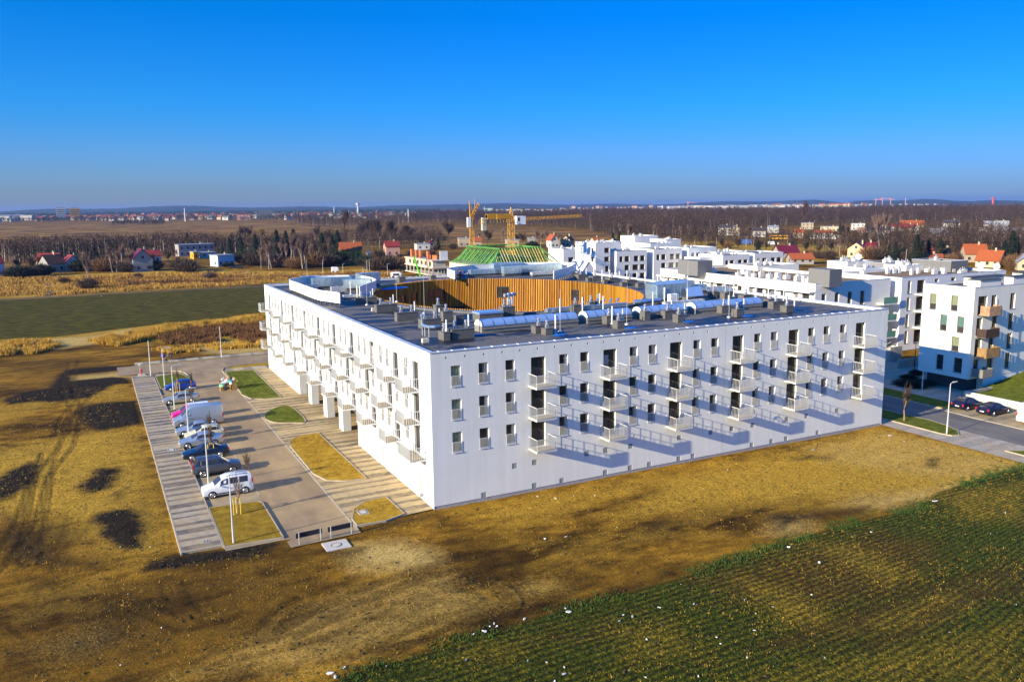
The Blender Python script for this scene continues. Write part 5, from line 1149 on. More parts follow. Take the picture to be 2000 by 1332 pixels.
mb = MB(); mb.tube((px_+.72, py_-.22, 1.02), (px_+.72, py_+.22, 1.02), .02, n=6); wpart('handle', mb, BLACK, t_)
# ------------------------------------------------------------------ the estate to the right and behind
CREAMW = CREAM; GREYW = mat('cool_grey_render', (.20, .20, .21), .85, var=.04); SOUTHW = mat('off_white_render', (.76, .75, .72), .85, var=.03, vs=.5, streak=.04)
TANROOF = mat('gravel_roof', (.22, .135, .065), .95, var=.2); DKROOF = mat('dark_flat_roof', (.07, .075, .08), .8, var=.2)
def win_part(root, face, u0, u1, z0, z1, c, frame=FRAME, blind=None, depth=.2):
    """frame with a pane (and a blind) set back into an opening"""
    f = MB(); p = MB(); b = MB(); t = .07
    def bx(m, a0, a1, e0, e1, d0, d1):
        if face == '-y': m.box(a0, c+d0, e0, a1, c+d1, e1)
        else: m.box(c+d0, a0, e0, c+d1, a1, e1)
    bx(f, u0, u0+t, z0, z1, depth-.02, depth+.06); bx(f, u1-t, u1, z0, z1, depth-.02, depth+.06); bx(f, u0+t, u1-t, z1-t, z1, depth-.02, depth+.06); bx(f, u0+t, u1-t, z0, z0+t, depth-.02, depth+.06)
    bx(f, u0+t, u1-t, z0+(z1-z0)*.33, z0+(z1-z0)*.33+.06, depth-.018, depth+.058)
    bx(f, u0-.05, u1+.05, z0-.05, z0-.004, -.06, -.004)
    bx(p, u0+t*.5, u1-t*.5, z0+t*.5, z1-t*.5, depth+.01, depth+.03)
    o = wpart('window', f, frame, root); link('pane', p.mesh('pane', GLASS, tuple(root.location)), o)
    if blind: bx(b, u0+t, u1-t, z0+(z1-z0)*.36, z1-t, depth-.012, depth+.004); link('blind', b.mesh('blind', blind, tuple(root.location)), o)
def block_box(name, label, x0, y0, x1, y1, H, zb_=0.0, west=(), south=(), wm=None, roof=DKROOF, par=.35, cap=True, simple=False, blind=None, group=None):
    root = thing(name, label, 'building', (x0, y0, 0), 0, group); wm = wm or CREAMW; mb = MB()
    wall_open(mb, '-x', y0, y1, zb_, H, [o[:4] for o in west], x0, .2); wall_open(mb, '-y', x0, x1, zb_, H, [o[:4] for o in south], y0, .2)
    mb.quad((x1, y0, zb_), (x1, y1, zb_), (x1, y1, H), (x1, y0, H)); mb.quad((x1, y1, zb_), (x0, y1, zb_), (x0, y1, H), (x1, y1, H))
    if zb_ > 0: mb.quad((x0, y1, zb_), (x1, y1, zb_), (x1, y0, zb_), (x0, y0, zb_))
    zr = H-par; t = .3
    mb.quad((x0+t, y0+t, zr), (x0+t, y0+t, H), (x1-t, y0+t, H), (x1-t, y0+t, zr)); mb.quad((x1-t, y1-t, zr), (x1-t, y1-t, H), (x0+t, y1-t, H), (x0+t, y1-t, zr))
    mb.quad((x0+t, y1-t, zr), (x0+t, y1-t, H), (x0+t, y0+t, H), (x0+t, y0+t, zr)); mb.quad((x1-t, y0+t, zr), (x1-t, y0+t, H), (x1-t, y1-t, H), (x1-t, y1-t, zr))
    wpart('wall', mb, wm, root)
    r = MB(); r.quad((x0+t, y0+t, zr), (x1-t, y0+t, zr), (x1-t, y1-t, zr), (x0+t, y1-t, zr)); wpart('roof', r, roof, root)
    k = MB(); e = .03; k.box(x0-e, y0-e, H, x1+e, y0+t, H+.05); k.box(x0-e, y1-t, H, x1+e, y1+e, H+.05); k.box(x0-e, y0+t+.002, H, x0+t, y1-t-.002, H+.05); k.box(x1-t, y0+t+.002, H, x1+e, y1-t-.002, H+.05); wpart('coping', k, COPING, root)
    for face, L_, c in (('-x', west, x0), ('-y', south, y0)):
        for o in L_:
            bl = o[4] if len(o) > 4 else None
            if simple: 
                g = MB()
                if face == '-x': g.box(c+.12, o[0], o[2], c+.16, o[1], o[3])
                else: g.box(o[0], c+.12, o[2], o[1], c+.16, o[3])
                wpart('window', g, GLASS, root)
            else: win_part(root, face, *o[:4], c, blind=bl)
    return root
def pbox(root, nm, m, x0, y0, z0, x1, y1, z1): mb = MB(); mb.box(x0, y0, z0, x1, y1, z1); return wpart(nm, mb, m, root)
def rooftop(root, x0, y0, x1, y1, z, n, seed, m=None):
    g = np.random.default_rng(seed)
    for i in range(n):
        x = x0+(x1-x0)*g.random(); y = y0+(y1-y0)*g.random(); a, b, h = .5+g.random()*.8, .4+g.random()*.5, .35+g.random()*.5
        c = pbox(root, 'chimney', m or CREAMW, x, y, z-.3, x+a, y+b, z+h)
        q = MB(); q.tube((x+a*.3, y+b*.5, z+h+.001), (x+a*.3, y+b*.5, z+h+.5), .09, n=7); q.tube((x+a*.7, y+b*.5, z+h+.001), (x+a*.7, y+b*.5, z+h+.35), .12, n=7); link('pot', q.mesh('pot', POTM, tuple(root.location)), c)
GBL = mat('pale_green_roller_blind', (.17, .19, .11), .8, var=.1); TBL = mat('teal_blind', (.07, .14, .12), .8, var=.1)
# R1, the cantilevered block with timber balconies
x0, y0, x1, y1, H = 79.1, 5.3, 112.0, 12.85, 14.2
west = [(10.73, 11.76, 10.74, 12.93, GBL), (7.55, 8.57, 10.87, 12.95, GBL), (8.93, 9.97, 8.0, 10.2, TBL), (6.44, 7.47, 8.0, 10.2, TBL), (6.95, 8.05, 5.39, 7.4, GBL), (9.05, 10.12, 2.56, 4.62), (6.3, 7.5, 2.55, 4.56)]
south = [(80.0, 81.9, 10.5, 13.0), (82.8, 83.9, 10.5, 13.0), (80.0, 81.2, 7.6, 10.1), (83.3, 84.4, 7.6, 10.1), (80.0, 81.4, 4.8, 7.3), (82.9, 84.0, 4.8, 7.3), (80.0, 81.2, 2.3, 4.5), (82.9, 84.2, 2.3, 4.5)]
south += [(x, x+1.1, z, z+2.15) for x in (86.9, 92.3, 98) for z in (10.9, 8.1, 5.35, 2.6)]
r1 = block_box('apartment_block', 'cream apartment block raised over a dark ground floor, timber balconies on its corner', x0, y0, x1, y1, H, 1.85, west, south)
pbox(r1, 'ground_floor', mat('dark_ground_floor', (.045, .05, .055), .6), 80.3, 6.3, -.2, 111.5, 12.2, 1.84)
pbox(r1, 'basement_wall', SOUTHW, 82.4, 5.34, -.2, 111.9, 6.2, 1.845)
BALM = [mat('pale_pine_slats', (.42, .25, .14), .8, var=.2), mat('dark_brown_slats', (.06, .03, .02), .8), mat('yellow_pine_slats', (.32, .19, .07), .8, var=.2), mat('grey_slats', (.24, .22, .19), .8)]
for (cx, cy), (rx, ry), zb_, h, m_ in [((1930.5, 617.7), (1950, 614.5), 10.5, 1.25, BALM[0]), ((1921.5, 660.3), (1941.4, 656), 7.6, 1.15, BALM[1]), ((1923, 699.7), (1942, 694.5), 4.85, 1.3, BALM[2]), ((1910.5, 740), (1932.5, 735), 2.3, 1.1, BALM[3])]:
    X, Y = at(cx, cy, zb_); X2 = at(rx, ry, zb_)[0]; Y = min(Y, 3.9); X = max(X, 79.6); X2 = max(X2, X+2.2)
    bo = pbox(r1, 'balcony', CONC, X, Y, zb_-.05, X2, 5.296, zb_+.1); rl = MB()
    n = int((X2-X)/.14)
    for i in range(n): rl.box(X+i*.14, Y-.04, zb_-.02, X+i*.14+.115, Y-.005, zb_+h)
    n = int((5.29-Y)/.14)
    for i in range(n):
        rl.box(X-.04, Y+i*.14, zb_-.02, X-.005, Y+i*.14+.115, zb_+h); rl.box(X2+.005, Y+i*.14, zb_-.02, X2+.04, Y+i*.14+.115, zb_+h)
    link('slatted_railing', rl.mesh('slatted_railing', m_, tuple(r1.location)), bo)
for X in (82.2,): 
    mb = MB(); mb.tube((X, 4.0, 2.2), (X, 4.0, 12.6), .05, n=6); wpart('balcony_post', mb, FRAME, r1)
for (a, b, c_, d) in ((81.5, 6.2, 86, 8), (84.5, 9.6, 92, 10.6), (90, 7, 98, 8.3), (97, 10, 107, 11.4)): o = pbox(r1, 'roof_box', CREAMW, a, b, H-.34, c_, d, H+.75); link('lid', MB().box(a-.15, b-.15, H+.751, c_+.15, d+.15, H+.86).mesh('lid', DKROOF, tuple(r1.location)), o)
# slope of turf, low wall
mb = MB(); mb.quad((76.5, -30, .80), (130, -30, 4.5), (130, 5.2, 5.6), (91.4, 5.29, 1.7), (82.4, 5.29, .15), (78.5, 4.6, .25), (76.5, 3.7, .72)); solo('turf_slope', mb, L_GREEN, 'green turf slope in front of the cantilevered block', 'lawn', kind='structure')
mb = MB()
for i in range(17): mb.box(76.22, 3.72-i*2.0-1.985, -.1, 76.48, 3.72-i*2.0, .92)
solo('retaining_wall', mb, mat('pale_wall_concrete', (.55, .52, .44), .9, var=.08), 'low pale concrete wall holding the turf slope', 'wall')
mb = MB(); mb.box(76.5, 3.75, -.1, 82.3, 4.0, .8); solo('retaining_wall', mb, CONC, 'short concrete wall beside the cantilevered ground floor', 'wall')
# N1, the long cream block
Hn = 12.6; cx, cy = at(1593, 555, Hn)
def end_y(px, X, Y0, z):
    y = Y0
    while proj(X, y, z)[0] > px and y < Y0+150: y += .1
    return y
def end_x(px, Y, X0, z):
    x = X0
    while proj(x, Y, z)[0] < px and x < X0+150: x += .1
    return x
ye = end_y(1290, cx, cy, Hn); xe = end_x(1740, cy, cx, Hn)
zs3 = (8.6, 5.7, 2.8)
west = [(y, y+a, 8.6, 10.95) for y, a in zip(np.arange(cy+1.2, ye-2, 2.6), [1.5, .8, 1.1, 1.9]*20)]
south = [(x, x+1.0, z, z+2.3) for x in np.arange(cx+1.5, xe-5, 3.0) for z in zs3]
n1 = block_box('apartment_block', 'long cream apartment block with canopies just behind the white block', cx, cy, xe, ye, Hn, 0, west, south, CREAMW, TANROOF, .5)
yy = cy+.5
for y in np.arange(cy+2.0, ye-3, 5.2): pbox(n1, 'grey_panel', GREYR, cx-.03, y+1.6, 8.5, cx-.004, y+2.55, 10.9)
for k, (a, b) in enumerate(((0, .36), (.44, .70), (.78, .99))): pbox(n1, 'canopy', CREAMW, cx-1.3, cy+a*(ye-cy), 11.15, cx-.004, cy+b*(ye-cy), 11.38)
for (lx, cpx, rx, yt, yb_) in ((1324, 1363, 1391, 510.5, 531), (1580, 1621, 1645, 527.5, 552)):
    X, Y = at(cpx, yt, Hn+2.3); pbox(n1, 'penthouse', GREYR, X, Y, Hn-.5, end_x(rx, Y, X, Hn+2.3), end_y(lx, X, Y, Hn+2.3), Hn+2.3)
rooftop(n1, cx+1, cy+2, cx+9, ye-4, Hn-.2, 22, 3)
for i, z in enumerate((8.55, 5.65, 2.75)):                             # balconies at the right end
    o = pbox(n1, 'balcony', CREAMW, xe-3.2, cy-1.4, z-.2, xe+.3, cy-.004, z+.05); g = MB(); g.box(xe-3.2, cy-1.42, z+.06, xe+.3, cy-1.38, z+1.1); link('glass_front', g.mesh('glass_front', mat('green_balcony_glass', (.16, .33, .24), .15), tuple(n1.location)), o)
# N3, block with striped shade between N1 and R1
X, Y = at(1762, 543, 12.7); xe3 = end_x(1965, Y, X, 12.7); ye3 = Y+14
n3 = block_box('apartment_block', 'pale block with green-glass balconies between the long cream block and the cantilevered block', X, Y, xe3, ye3, 12.7, 0, [(y, y+1, z, z+1.9) for y in (Y+2.5,) for z in (9.9, 7, 4.2)], [(X+a, X+a+b, z, z+2.2) for a, b in ((1.6, .8), (4.0, 2.0), (8.6, 1), (13, 1.2), (17, 1.2), (24, 1.2), (31, 1.2)) for z in (9.9, 7, 4.1, 1.2)], SOUTHW, TANROOF, .4)
for z in (9.8, 6.9, 4.0): o = pbox(n3, 'balcony', CREAMW, X+3.6, Y-1.4, z-.25, X+6.6, Y-.004, z+.02); g = MB(); g.box(X+3.6, Y-1.42, z+.03, X+6.6, Y-1.38, z+1.05); link('glass_front', g.mesh('glass_front', mat('green_balcony_glass', (.16, .33, .24), .15), tuple(n3.location)), o)
rooftop(n3, X+1, Y+2, xe3-3, Y+12, 12.5, 16, 5)
# other estate volumes seen over the roofs: near corner, left end, right end (picture), height
VOL = [((1480, 520.5), 1424, 1560, 13.0, CREAMW, 'low cream volume with small roof vents behind the long cream block'), ((1655, 512), 1622, 1705, 13.8, CREAMW, 'cream cube behind the long cream block, beside a glazed wall'),
       ((1727, 514), 1705, 1773, 13.6, GREYW, 'grey wing behind the cream cube'), ((1858, 511), 1781, 1885, 14.3, GREYR, 'wide grey slab-like penthouse right of centre of the estate roofs'),
       ((1770, 519), 1755, 1781, 13.4, SOUTHW, 'small white stair tower on the estate roofs'), ((1690, 524), 1655, 1740, 12.9, SOUTHW, 'white flat-roofed wing behind the penthouse boxes')]
for i, ((px, py), lx, rx, H_, m_, lab) in enumerate(VOL):
    X, Y = at(px, py, H_); Y1 = max(Y+5, min(end_y(lx, X, Y, H_), Y+45)); X1 = max(X+5, min(end_x(rx, Y, X, H_), X+60))
    b = block_box('apartment_block', lab, X, Y, X1, Y1, H_, 0, [], [(x, x+1.2, H_-3.2, H_-1.6) for x in np.arange(X+1.5, X1-2, 3.4)] if m_ is SOUTHW else [], m_, TANROOF if i in (0, 5) else DKROOF, .35, simple=True)
    rooftop(b, X+.6, Y+1, X1-2, Y1-1.5, H_-.1, 5 if i != 3 else 1, 20+i)
# satellite dishes and masts
for px, py, z, lab in ((1676, 502, 15.6, 'left satellite dish standing on the estate roofs'), (1914, 519, 15.4, 'middle satellite dish beside the big orange roof'), (1945, 521, 15.0, 'right satellite dish beside the big orange roof')):
    X, Y = at(px, py, z); t_ = thing('satellite_dish', lab, 'satellite dish', (X, Y, z-1.2)); mb = MB(); mb.tube((X, Y, z-1.2), (X, Y, z-.2), .04, n=6); wpart('mast', mb, STEEL, t_)
    mb = MB(); mb.tube((X, Y, z), (X-.15, Y-.18, z+.05), .15, .55, 14, cap=False); mb.tube((X+.01, Y, z), (X-.14, Y-.18, z+.05), .15, .55, 14, cap=False); wpart('dish', mb, PAINT, t_)
# stair and ramp in the shade
X, Y = at(1760, 690, 1.2)
t_ = thing('outdoor_stair', 'outdoor concrete stair with railings in the shade between the blocks', 'stair', (X, Y, 0)); mb = MB()
for i in range(12): mb.box(X-2.6+i*.32*0, Y+i*.3, 0, X+.2, Y+i*.3+.3, 2.4-i*.18)
wpart('steps', mb, CONC, t_)
for dx in (-2.6, .2): mb = MB(); mb.path([(X+dx, Y, 3.3), (X+dx, Y+3.6, 1.2)], .03, 6); wpart('handrail', mb, STEEL, t_)
mb = MB(); mb.box(X-6, Y-4.2, -.1, X+4, Y-3.9, 1.3); solo('retaining_wall', mb, CONC, 'shaded concrete wall below the outdoor stair', 'wall')
# row houses with square windows: (corner x, y), left, right, height
ROW = [((1163, 474.5), 1137, 1192, 13.8, 'tall white cube with few small windows, leftmost of the white row'), ((1204, 491), 1195, 1263.5, 10.93, 'white house cube right of the tall one'), ((1277, 487.5), 1265, 1332, 11.0, 'third white house cube from the left'),
       ((1345, 484.5), 1334, 1399, 11.04, 'fourth white house cube, over the grey penthouse'), ((1412, 499), 1400, 1464, 9.0, 'lower white house cube behind the cream parapet'), ((1474, 495), 1464, 1530, 9.2, 'last white house cube before the dark-red roof')]
for i, ((px, py), lx, rx, H_, lab) in enumerate(ROW):
    X, Y = at(px, py, H_); X1 = end_x(rx, Y, X, H_); Y1 = Y+12; Wd = X1-X
    so_ = []
    if i == 0: so_ = [(X+Wd*.60, X+Wd*.93, z, z+1.5) for z in (H_-3.2, H_-6.0)]+[(X+Wd*.66, X+Wd*.9, H_-9.2, H_-7.4)]
    else:
        for k, z in enumerate((H_-3.4, H_-6.2, H_-9.0)):
            if z < .5: continue
            cols = ((.10, .21), (.27, .42), (.57, .72), (.78, .93)) if k == 0 else ((.27, .42), (.53, .72), (.78, .93))
            so_ += [(X+Wd*a, X+Wd*b, z, z+1.7) for a, b in cols]
    we_ = [(Y+1.2, Y+2.4, z, z+1.5) for z in (H_-3.2, H_-6)] if i == 0 else []
    b = block_box('row_house', lab, X, Y, X1, Y1, H_, 0, we_, so_, SOUTHW, DKROOF, .3, group='white row houses')
    if i: pbox(b, 'recess_wing', SOUTHW, X-6.0, Y+4, 0, X-.004, Y+12, H_-.8)
    rooftop(b, X+.5, Y+1, X1-2, Y+9, H_-.2, 3, 60+i)
for i, ((px, py), lx, rx, H_, lab) in enumerate([((1180, 473), 1168, 1214, 12.2, 'low white volume with a grey top behind the row houses'), ((1300, 468), 1268, 1330, 12, 'white volume behind the third house cube'), ((1270, 476), 1215, 1320, 11.5, 'long white roof edge behind the second house cube'), ((1240, 461.5), 1228, 1285, 13, 'flat grey-roofed white hall behind the row'), ((1400, 493), 1392, 1458, 9.4, 'white parapet volume behind the lower house cube'), ((1100, 487), 1080, 1137, 11, 'white house with a dark opening right of the green roof')]):
    X, Y = at(px, py, H_); X1 = end_x(rx, Y, X, H_); b = block_box('row_house', lab, X, Y, X1, Y+10, H_, 0, [], [(X+2, X+4, H_-4.5, H_-2.8)] if i == 5 else [], SOUTHW, DKROOF, .3, simple=True, group='white row houses'); rooftop(b, X+1, Y+1, X1-2, Y+6, H_, 3, 80+i)
X, Y = at(1150, 528, 6.5); mb = MB(); t_ = thing('gabled_house', 'small white house with a steep gable right of the far roof screen', 'house', (X, Y, 0))
mb.quad((X-3, Y, 0), (X+3, Y, 0), (X+3, Y, 5.2), (X, Y, 9.0), (X-3, Y, 5.2)); mb.quad((X-3, Y, 0), (X-3, Y, 5.2), (X-3, Y+9, 5.2), (X-3, Y+9, 0)); mb.quad((X+3, Y+9, 0), (X+3, Y+9, 5.2), (X+3, Y, 5.2), (X+3, Y, 0)); wpart('wall', mb, SOUTHW, t_)
mb = MB(); mb.quad((X-3.2, Y-.1, 5.15), (X, Y-.1, 9.2), (X, Y+9, 9.2), (X-3.2, Y+9, 5.15)); mb.quad((X, Y-.1, 9.2), (X+3.2, Y-.1, 5.15), (X+3.2, Y+9, 5.15), (X, Y+9, 9.2)); wpart('roof', mb, CREAMW, t_)
# ------------------------------------------------------------------ building under construction with green rafters
GREENW = mat('green_treated_timber', (.10, .30, .06), .8, var=.25, vs=1); GREENW_LIT = mat('sunlit_green_timber', (.45, .50, .14), .8, var=.2, vs=1)  # second timber is the green one with sunlight painted into its colour
ze = 8.6; zr_ = 13.6; X, Y = at(961, 523.5, ze); Yl = end_y(878, X, Y, ze); Xr = end_x(1096, Y, X, ze); ins = 4.6
gb = thing('building_shell', 'unfinished cream building under a bare green-timber mansard roof', 'building', (X, Y, 0))
mb = MB(); wo_ = [(y, y+1.0, z, z+1.6) for y in np.arange(Y+1.5, Yl-1.5, 2.6) for z in (5.6, 2.6)]; so_ = [(x, x+1.2, z, z+1.7) for x in np.arange(X+2, Xr-2, 3) for z in (5.6, 2.6)]
wall_open(mb, '-x', Y, Yl, 0, ze, wo_, X, .3); wall_open(mb, '-y', X, Xr, 0, ze, so_, Y, .3); mb.quad((Xr, Y, 0), (Xr, Yl, 0), (Xr, Yl, ze), (Xr, Y, ze)); mb.quad((Xr, Yl, 0), (X, Yl, 0), (X, Yl, ze), (Xr, Yl, ze)); mb.quad((X+.4, Y+.4, .1), (Xr-.4, Y+.4, .1), (Xr-.4, Yl-.4, .1), (X+.4, Yl-.4, .1))
wpart('wall', mb, mat('cream_blockwork', (.66, .58, .42), .9, var=.1), gb)
pbox(gb, 'attic_floor', CONC, X+.1, Y+.1, ze-.002, Xr-.1, Yl-.1, ze+.12)
pbox(gb, 'attic_shade_box', mat('attic_shade', (.05, .06, .05), .9), X+ins+1, Y+ins+1, ze+.13, Xr-ins-1, Yl-ins-1, ze+2.2)  # dark box added inside the rafters to stand for the attic's shade
def rafter(a, b, m, wdt=.11):
    mb = MB(); mb.tube(a, b, wdt, wdt, 4); return wpart('rafter', mb, m, gb)
ny_ = 22; nx_r = 26
for i in range(ny_):
    f = i/(ny_-1); y = Y+f*(Yl-Y); yi = min(max(y, Y+ins*.95), Yl-ins*.9); rafter((X-.3, y, ze-.1), (X+ins, y+(yi-y)*.6, zr_-(0 if abs(yi-y) < .01 else (abs(yi-y)/ins)*3.6)), GREENW, .12)
for i in range(nx_r):
    f = i/(nx_r-1); x = X+f*(Xr-X); xi = min(max(x, X+ins*.95), Xr-ins*.95); rafter((x, Y-.3, ze-.1), (x+(xi-x)*.6, Y+ins, zr_-(0 if abs(xi-x) < .01 else (abs(xi-x)/ins)*3.6)), GREENW_LIT if i % 4 else GREENW, .10)
for i in range(0, nx_r-6):
    x = X+ins+(i+.5)/(nx_r-6)*(Xr-X-2*ins); rafter((x, Yl+.3, ze-.1), (x-.5, Yl-ins, zr_), GREENW, .12)
for (a, b) in (((X, Y, ze-.1), (X+ins, Y+ins, zr_)), ((Xr, Y, ze), (Xr-ins, Y+ins, zr_))): rafter(a, b, GREENW, .2)
mb = MB()
for z in (zr_, zr_-.25): mb.path([(X+ins, Y+ins, z), (Xr-ins, Y+ins, z), (Xr-ins, Yl-ins, z), (X+ins, Yl-ins, z), (X+ins, Y+ins, z)], .13, 4)
wpart('ring_beam', mb, GREENW, gb)
mb = MB()
for k in range(9):
    t0, t1 = k/9+.01, k/9+.055; y0_, y1_ = Y+3+t0*(Yl-Y-6), Y+3+t1*(Yl-Y-6); mb.quad((X+.9, y1_, ze+.9), (X+.9, y0_, ze+.9), (X+3.9, y0_, ze+4.0), (X+3.9, y1_, ze+4.0))
wpart('boarding', mb, GREENW, gb)
# brick and concrete shell left of it
X2, Y2 = at(846, 541); Yl2 = end_y(792, X2, Y2, 6.0); Xr2 = end_x(877, Y2, X2, 6.0)
h2 = height_at(846, 541, 503)
sh = thing('building_shell', 'unfinished concrete floor slabs with orange brick piers and green hoist', 'building', (X2, Y2, 0)); SH = mat('raw_concrete', (.52, .46, .36), .9, var=.12)
for z in (.3, h2*.42, h2*.80): pbox(sh, 'floor_slab', SH, X2-.5, Y2-.5, z, Xr2, Yl2, z+.35)
mb = MB(); wall_open(mb, '-x', Y2, Yl2, h2*.42+.352, h2*.80, [(y, y+2.2, h2*.42+.8, h2*.80-.4) for y in np.arange(Y2+2, Yl2-3, 4.2)], X2, .3); wall_open(mb, '-y', X2, Xr2-.1, h2*.42+.352, h2*.8, [(X2+5, X2+7, h2*.42+.8, h2*.8-.5)], Y2, .3); wpart('wall', mb, SH, sh)
for k in range(8): y = Y2+k*(Yl2-Y2-1)/7; pbox(sh, 'column', SH, X2, y, .652, X2+.4, y+.4, h2*.42-.002)
for k in range(4): x = X2+2+k*(Xr2-X2-3)/3; pbox(sh, 'column', SH, x, Y2, .652, x+.4, Y2+.4, h2*.42-.002)
BRK = mat('orange_brick', (.50, .14, .05), .85, var=.15)
for px in (806, 815, 823, 838): 
    y = end_y(px, X2+1, Y2, h2); pbox(sh, 'brick_pier', BRK, X2+.6, y, h2*.8+.352, X2+1.4, y+1.6, h2*.8+3.4)
pbox(sh, 'brick_wall', BRK, X2+2.4, Y2+2, h2*.8+.352, X2+2.7, Y2+10, h2*.8+1.9); pbox(sh, 'attic_wall', SOUTHW, X2+3, Y2+.2, h2*.8+.352, Xr2-.4, Y2+.5, h2*.8+3.6)
Xg, Yg = at(822, 541); t_ = thing('concrete_pump', 'bright green pump boom rising before the unfinished slabs', 'concrete pump', (Xg, Yg, 0)); mb = MB(); hz = height_at(822, 541, 500); mb.path([(Xg, Yg, 0), (Xg-1.5, Yg, hz*.55), (Xg-2.6, Yg, hz)], .35, 6); wpart('boom', mb, mat('acid_green', (.12, .60, .02), .5), t_)
mb = MB(); mb.path([(Xg-2.6, Yg, hz), (Xg+2, Yg-1, hz*.95), (Xg+2.5, Yg-1, hz*.4)], .12, 6); wpart('hose_arm', mb, BLACK, t_)
# ------------------------------------------------------------------ tower cranes
CRY = mat('crane_yellow', (.52, .26, .008), .5, var=.1)
def lattice(mb, a, b, wdt, n, r=.07, tri=False):
    a = np.array(a, float); b = np.array(b, float); d = b-a; L = np.linalg.norm(d); d /= L
    up = np.array([0, 0, 1.]) if abs(d[2]) < .8 else np.array([1., 0, 0]); s = np.cross(d, up); s /= np.linalg.norm(s); u = np.cross(s, d)
    C_ = [(-1, -1), (1, -1), (1, 1), (-1, 1)] if not tri else [(-1, -1), (1, -1), (0, 1)]
    co = [s*cx_*wdt/2+u*cz_*wdt/2 for cx_, cz_ in C_]; m = len(co)
    for c in co: mb.tube(a+c, b+c, r, r, 4)
    for i in range(n):
        p, q = a+d*L*i/n, a+d*L*(i+1)/n
        for j in range(m):
            k = (j+1) % m
            mb.tube(p+co[j], q+co[k], r*.65, r*.65, 4, False) if i % 2 else mb.tube(p+co[k], q+co[j], r*.65, r*.65, 4, False)
            mb.tube(q+co[j], q+co[k], r*.6, r*.6, 4, False)
def dirpt(px, py, dd): d = ray(px, py); t = dd/math.hypot(d[0], d[1]); return CAM+t*d
D1 = 248.0; top = dirpt(998, 431, D1); bx_, by_ = top[0], top[1]
c1 = thing('tower_crane', 'yellow tower crane with a long lattice jib rising from the green timber roof', 'crane', (bx_, by_, 0))
mb = MB(); lattice(mb, (bx_, by_, 0), (bx_, by_, top[2]), 1.5, 16, .075); wpart('mast', mb, CRY, c1)
head = dirpt(998, 404, D1)[2]; mb = MB(); 
for dx, dy in ((-.7, -.7), (.7, -.7), (.7, .7), (-.7, .7)): mb.tube((bx_+dx, by_+dy, top[2]), (bx_, by_, head), .11, .07, 4)
for k in (.3, .55, .8): mb.box(bx_-.6*(1-k), by_-.6*(1-k), top[2]+(head-top[2])*k, bx_+.6*(1-k), by_+.6*(1-k), top[2]+(head-top[2])*k+.1)
wpart('tower_head', mb, CRY, c1)
tip = dirpt(1135, 421.5, 300.0); jd = np.array([tip[0]-bx_, tip[1]-by_]); jl = np.linalg.norm(jd); jd /= jl
mb = MB(); lattice(mb, (bx_+jd[0]*1, by_+jd[1]*1, top[2]+.3), (tip[0], tip[1], tip[2]), 1.1, 34, .065, True); wpart('jib', mb, CRY, c1)
cb = dirpt(941, 433, 222.0); mb = MB(); lattice(mb, (bx_, by_, top[2]), tuple(cb), 1.0, 9, .075); wpart('counter_jib', mb, CRY, c1)
def alng(f): return (bx_+(cb[0]-bx_)*f, by_+(cb[1]-by_)*f, top[2]+(cb[2]-top[2])*f)
for f, s_, m_ in ((.22, 1.5, CRY), (.38, 1.6, CRY), (.72, 1.3, CRY)): p = alng(f); mb = MB(); mb.box(p[0]-s_, p[1]-s_*.6, p[2]+.6, p[0]+s_, p[1]+s_*.6, p[2]+1.9); mb.tube((p[0]-s_, p[1], p[2]+1.3), (p[0]+s_, p[1], p[2]+1.3), .7, n=10); wpart('winch', mb, m_, c1)
p = alng(.94); mb = MB(); mb.box(p[0]-.6, p[1]-.4, p[2]-2.4, p[0]+.6, p[1]+.4, p[2]+1.0); wpart('counterweight', mb, mat('ballast_concrete', (.55, .5, .38), .9), c1)
mb = MB(); mb.box(bx_+1.0, by_-1.9, top[2]-1.2, bx_+4.0, by_-.3, top[2]+1.3); wpart('cab', mb, PAINT, c1); mb = MB(); mb.box(bx_+4.0, by_-1.7, top[2]-.4, bx_+4.05, by_-.5, top[2]+.8); mb.box(bx_+1.3, by_-1.95, top[2]-.2, bx_+1.9, by_-1.905, top[2]+.9); wpart('cab_window', mb, GLASS, c1)
mb = MB(); mb.tube((bx_, by_, head), (bx_+jd[0]*jl*.55, by_+jd[1]*jl*.55, top[2]+.55*(tip[2]-top[2])+.6), .045, n=4); mb.tube((bx_, by_, head), tuple(alng(.9)), .045, n=4); wpart('stay', mb, FRAME, c1)
D2 = 330.0; t2 = dirpt(921, 424, D2); b2 = t2
c2 = thing('tower_crane', 'smaller yellow luffing crane behind the green timber roof, left of the long-jib crane', 'crane', (b2[0], b2[1], 0))
mb = MB(); lattice(mb, (b2[0], b2[1], 0), (b2[0], b2[1], b2[2]), 1.4, 18, .08); wpart('mast', mb, CRY, c2)
q = dirpt(934, 398, D2-12); mb = MB(); lattice(mb, (b2[0], b2[1], b2[2]+.5), tuple(q), 1.1, 8, .10, True); wpart('jib', mb, CRY, c2)
q = dirpt(917, 393, D2); mb = MB(); mb.tube((b2[0]-.6, b2[1], b2[2]), tuple(q), .28, .2, 5); mb.tube((b2[0]+.9, b2[1], b2[2]+.4), tuple(q), .2, .16, 5); q3 = dirpt(927, 389, D2); mb.tube((b2[0]+1.4, b2[1], b2[2]+2.5), tuple(q3), .1, .08, 4); wpart('a_frame', mb, CRY, c2)
mb = MB(); mb.box(b2[0]-2.2, b2[1]-1.2, b2[2]-4.0, b2[0]+.0-.8, b2[1]-.2, b2[2]-.2); wpart('cab', mb, PAINT, c2)
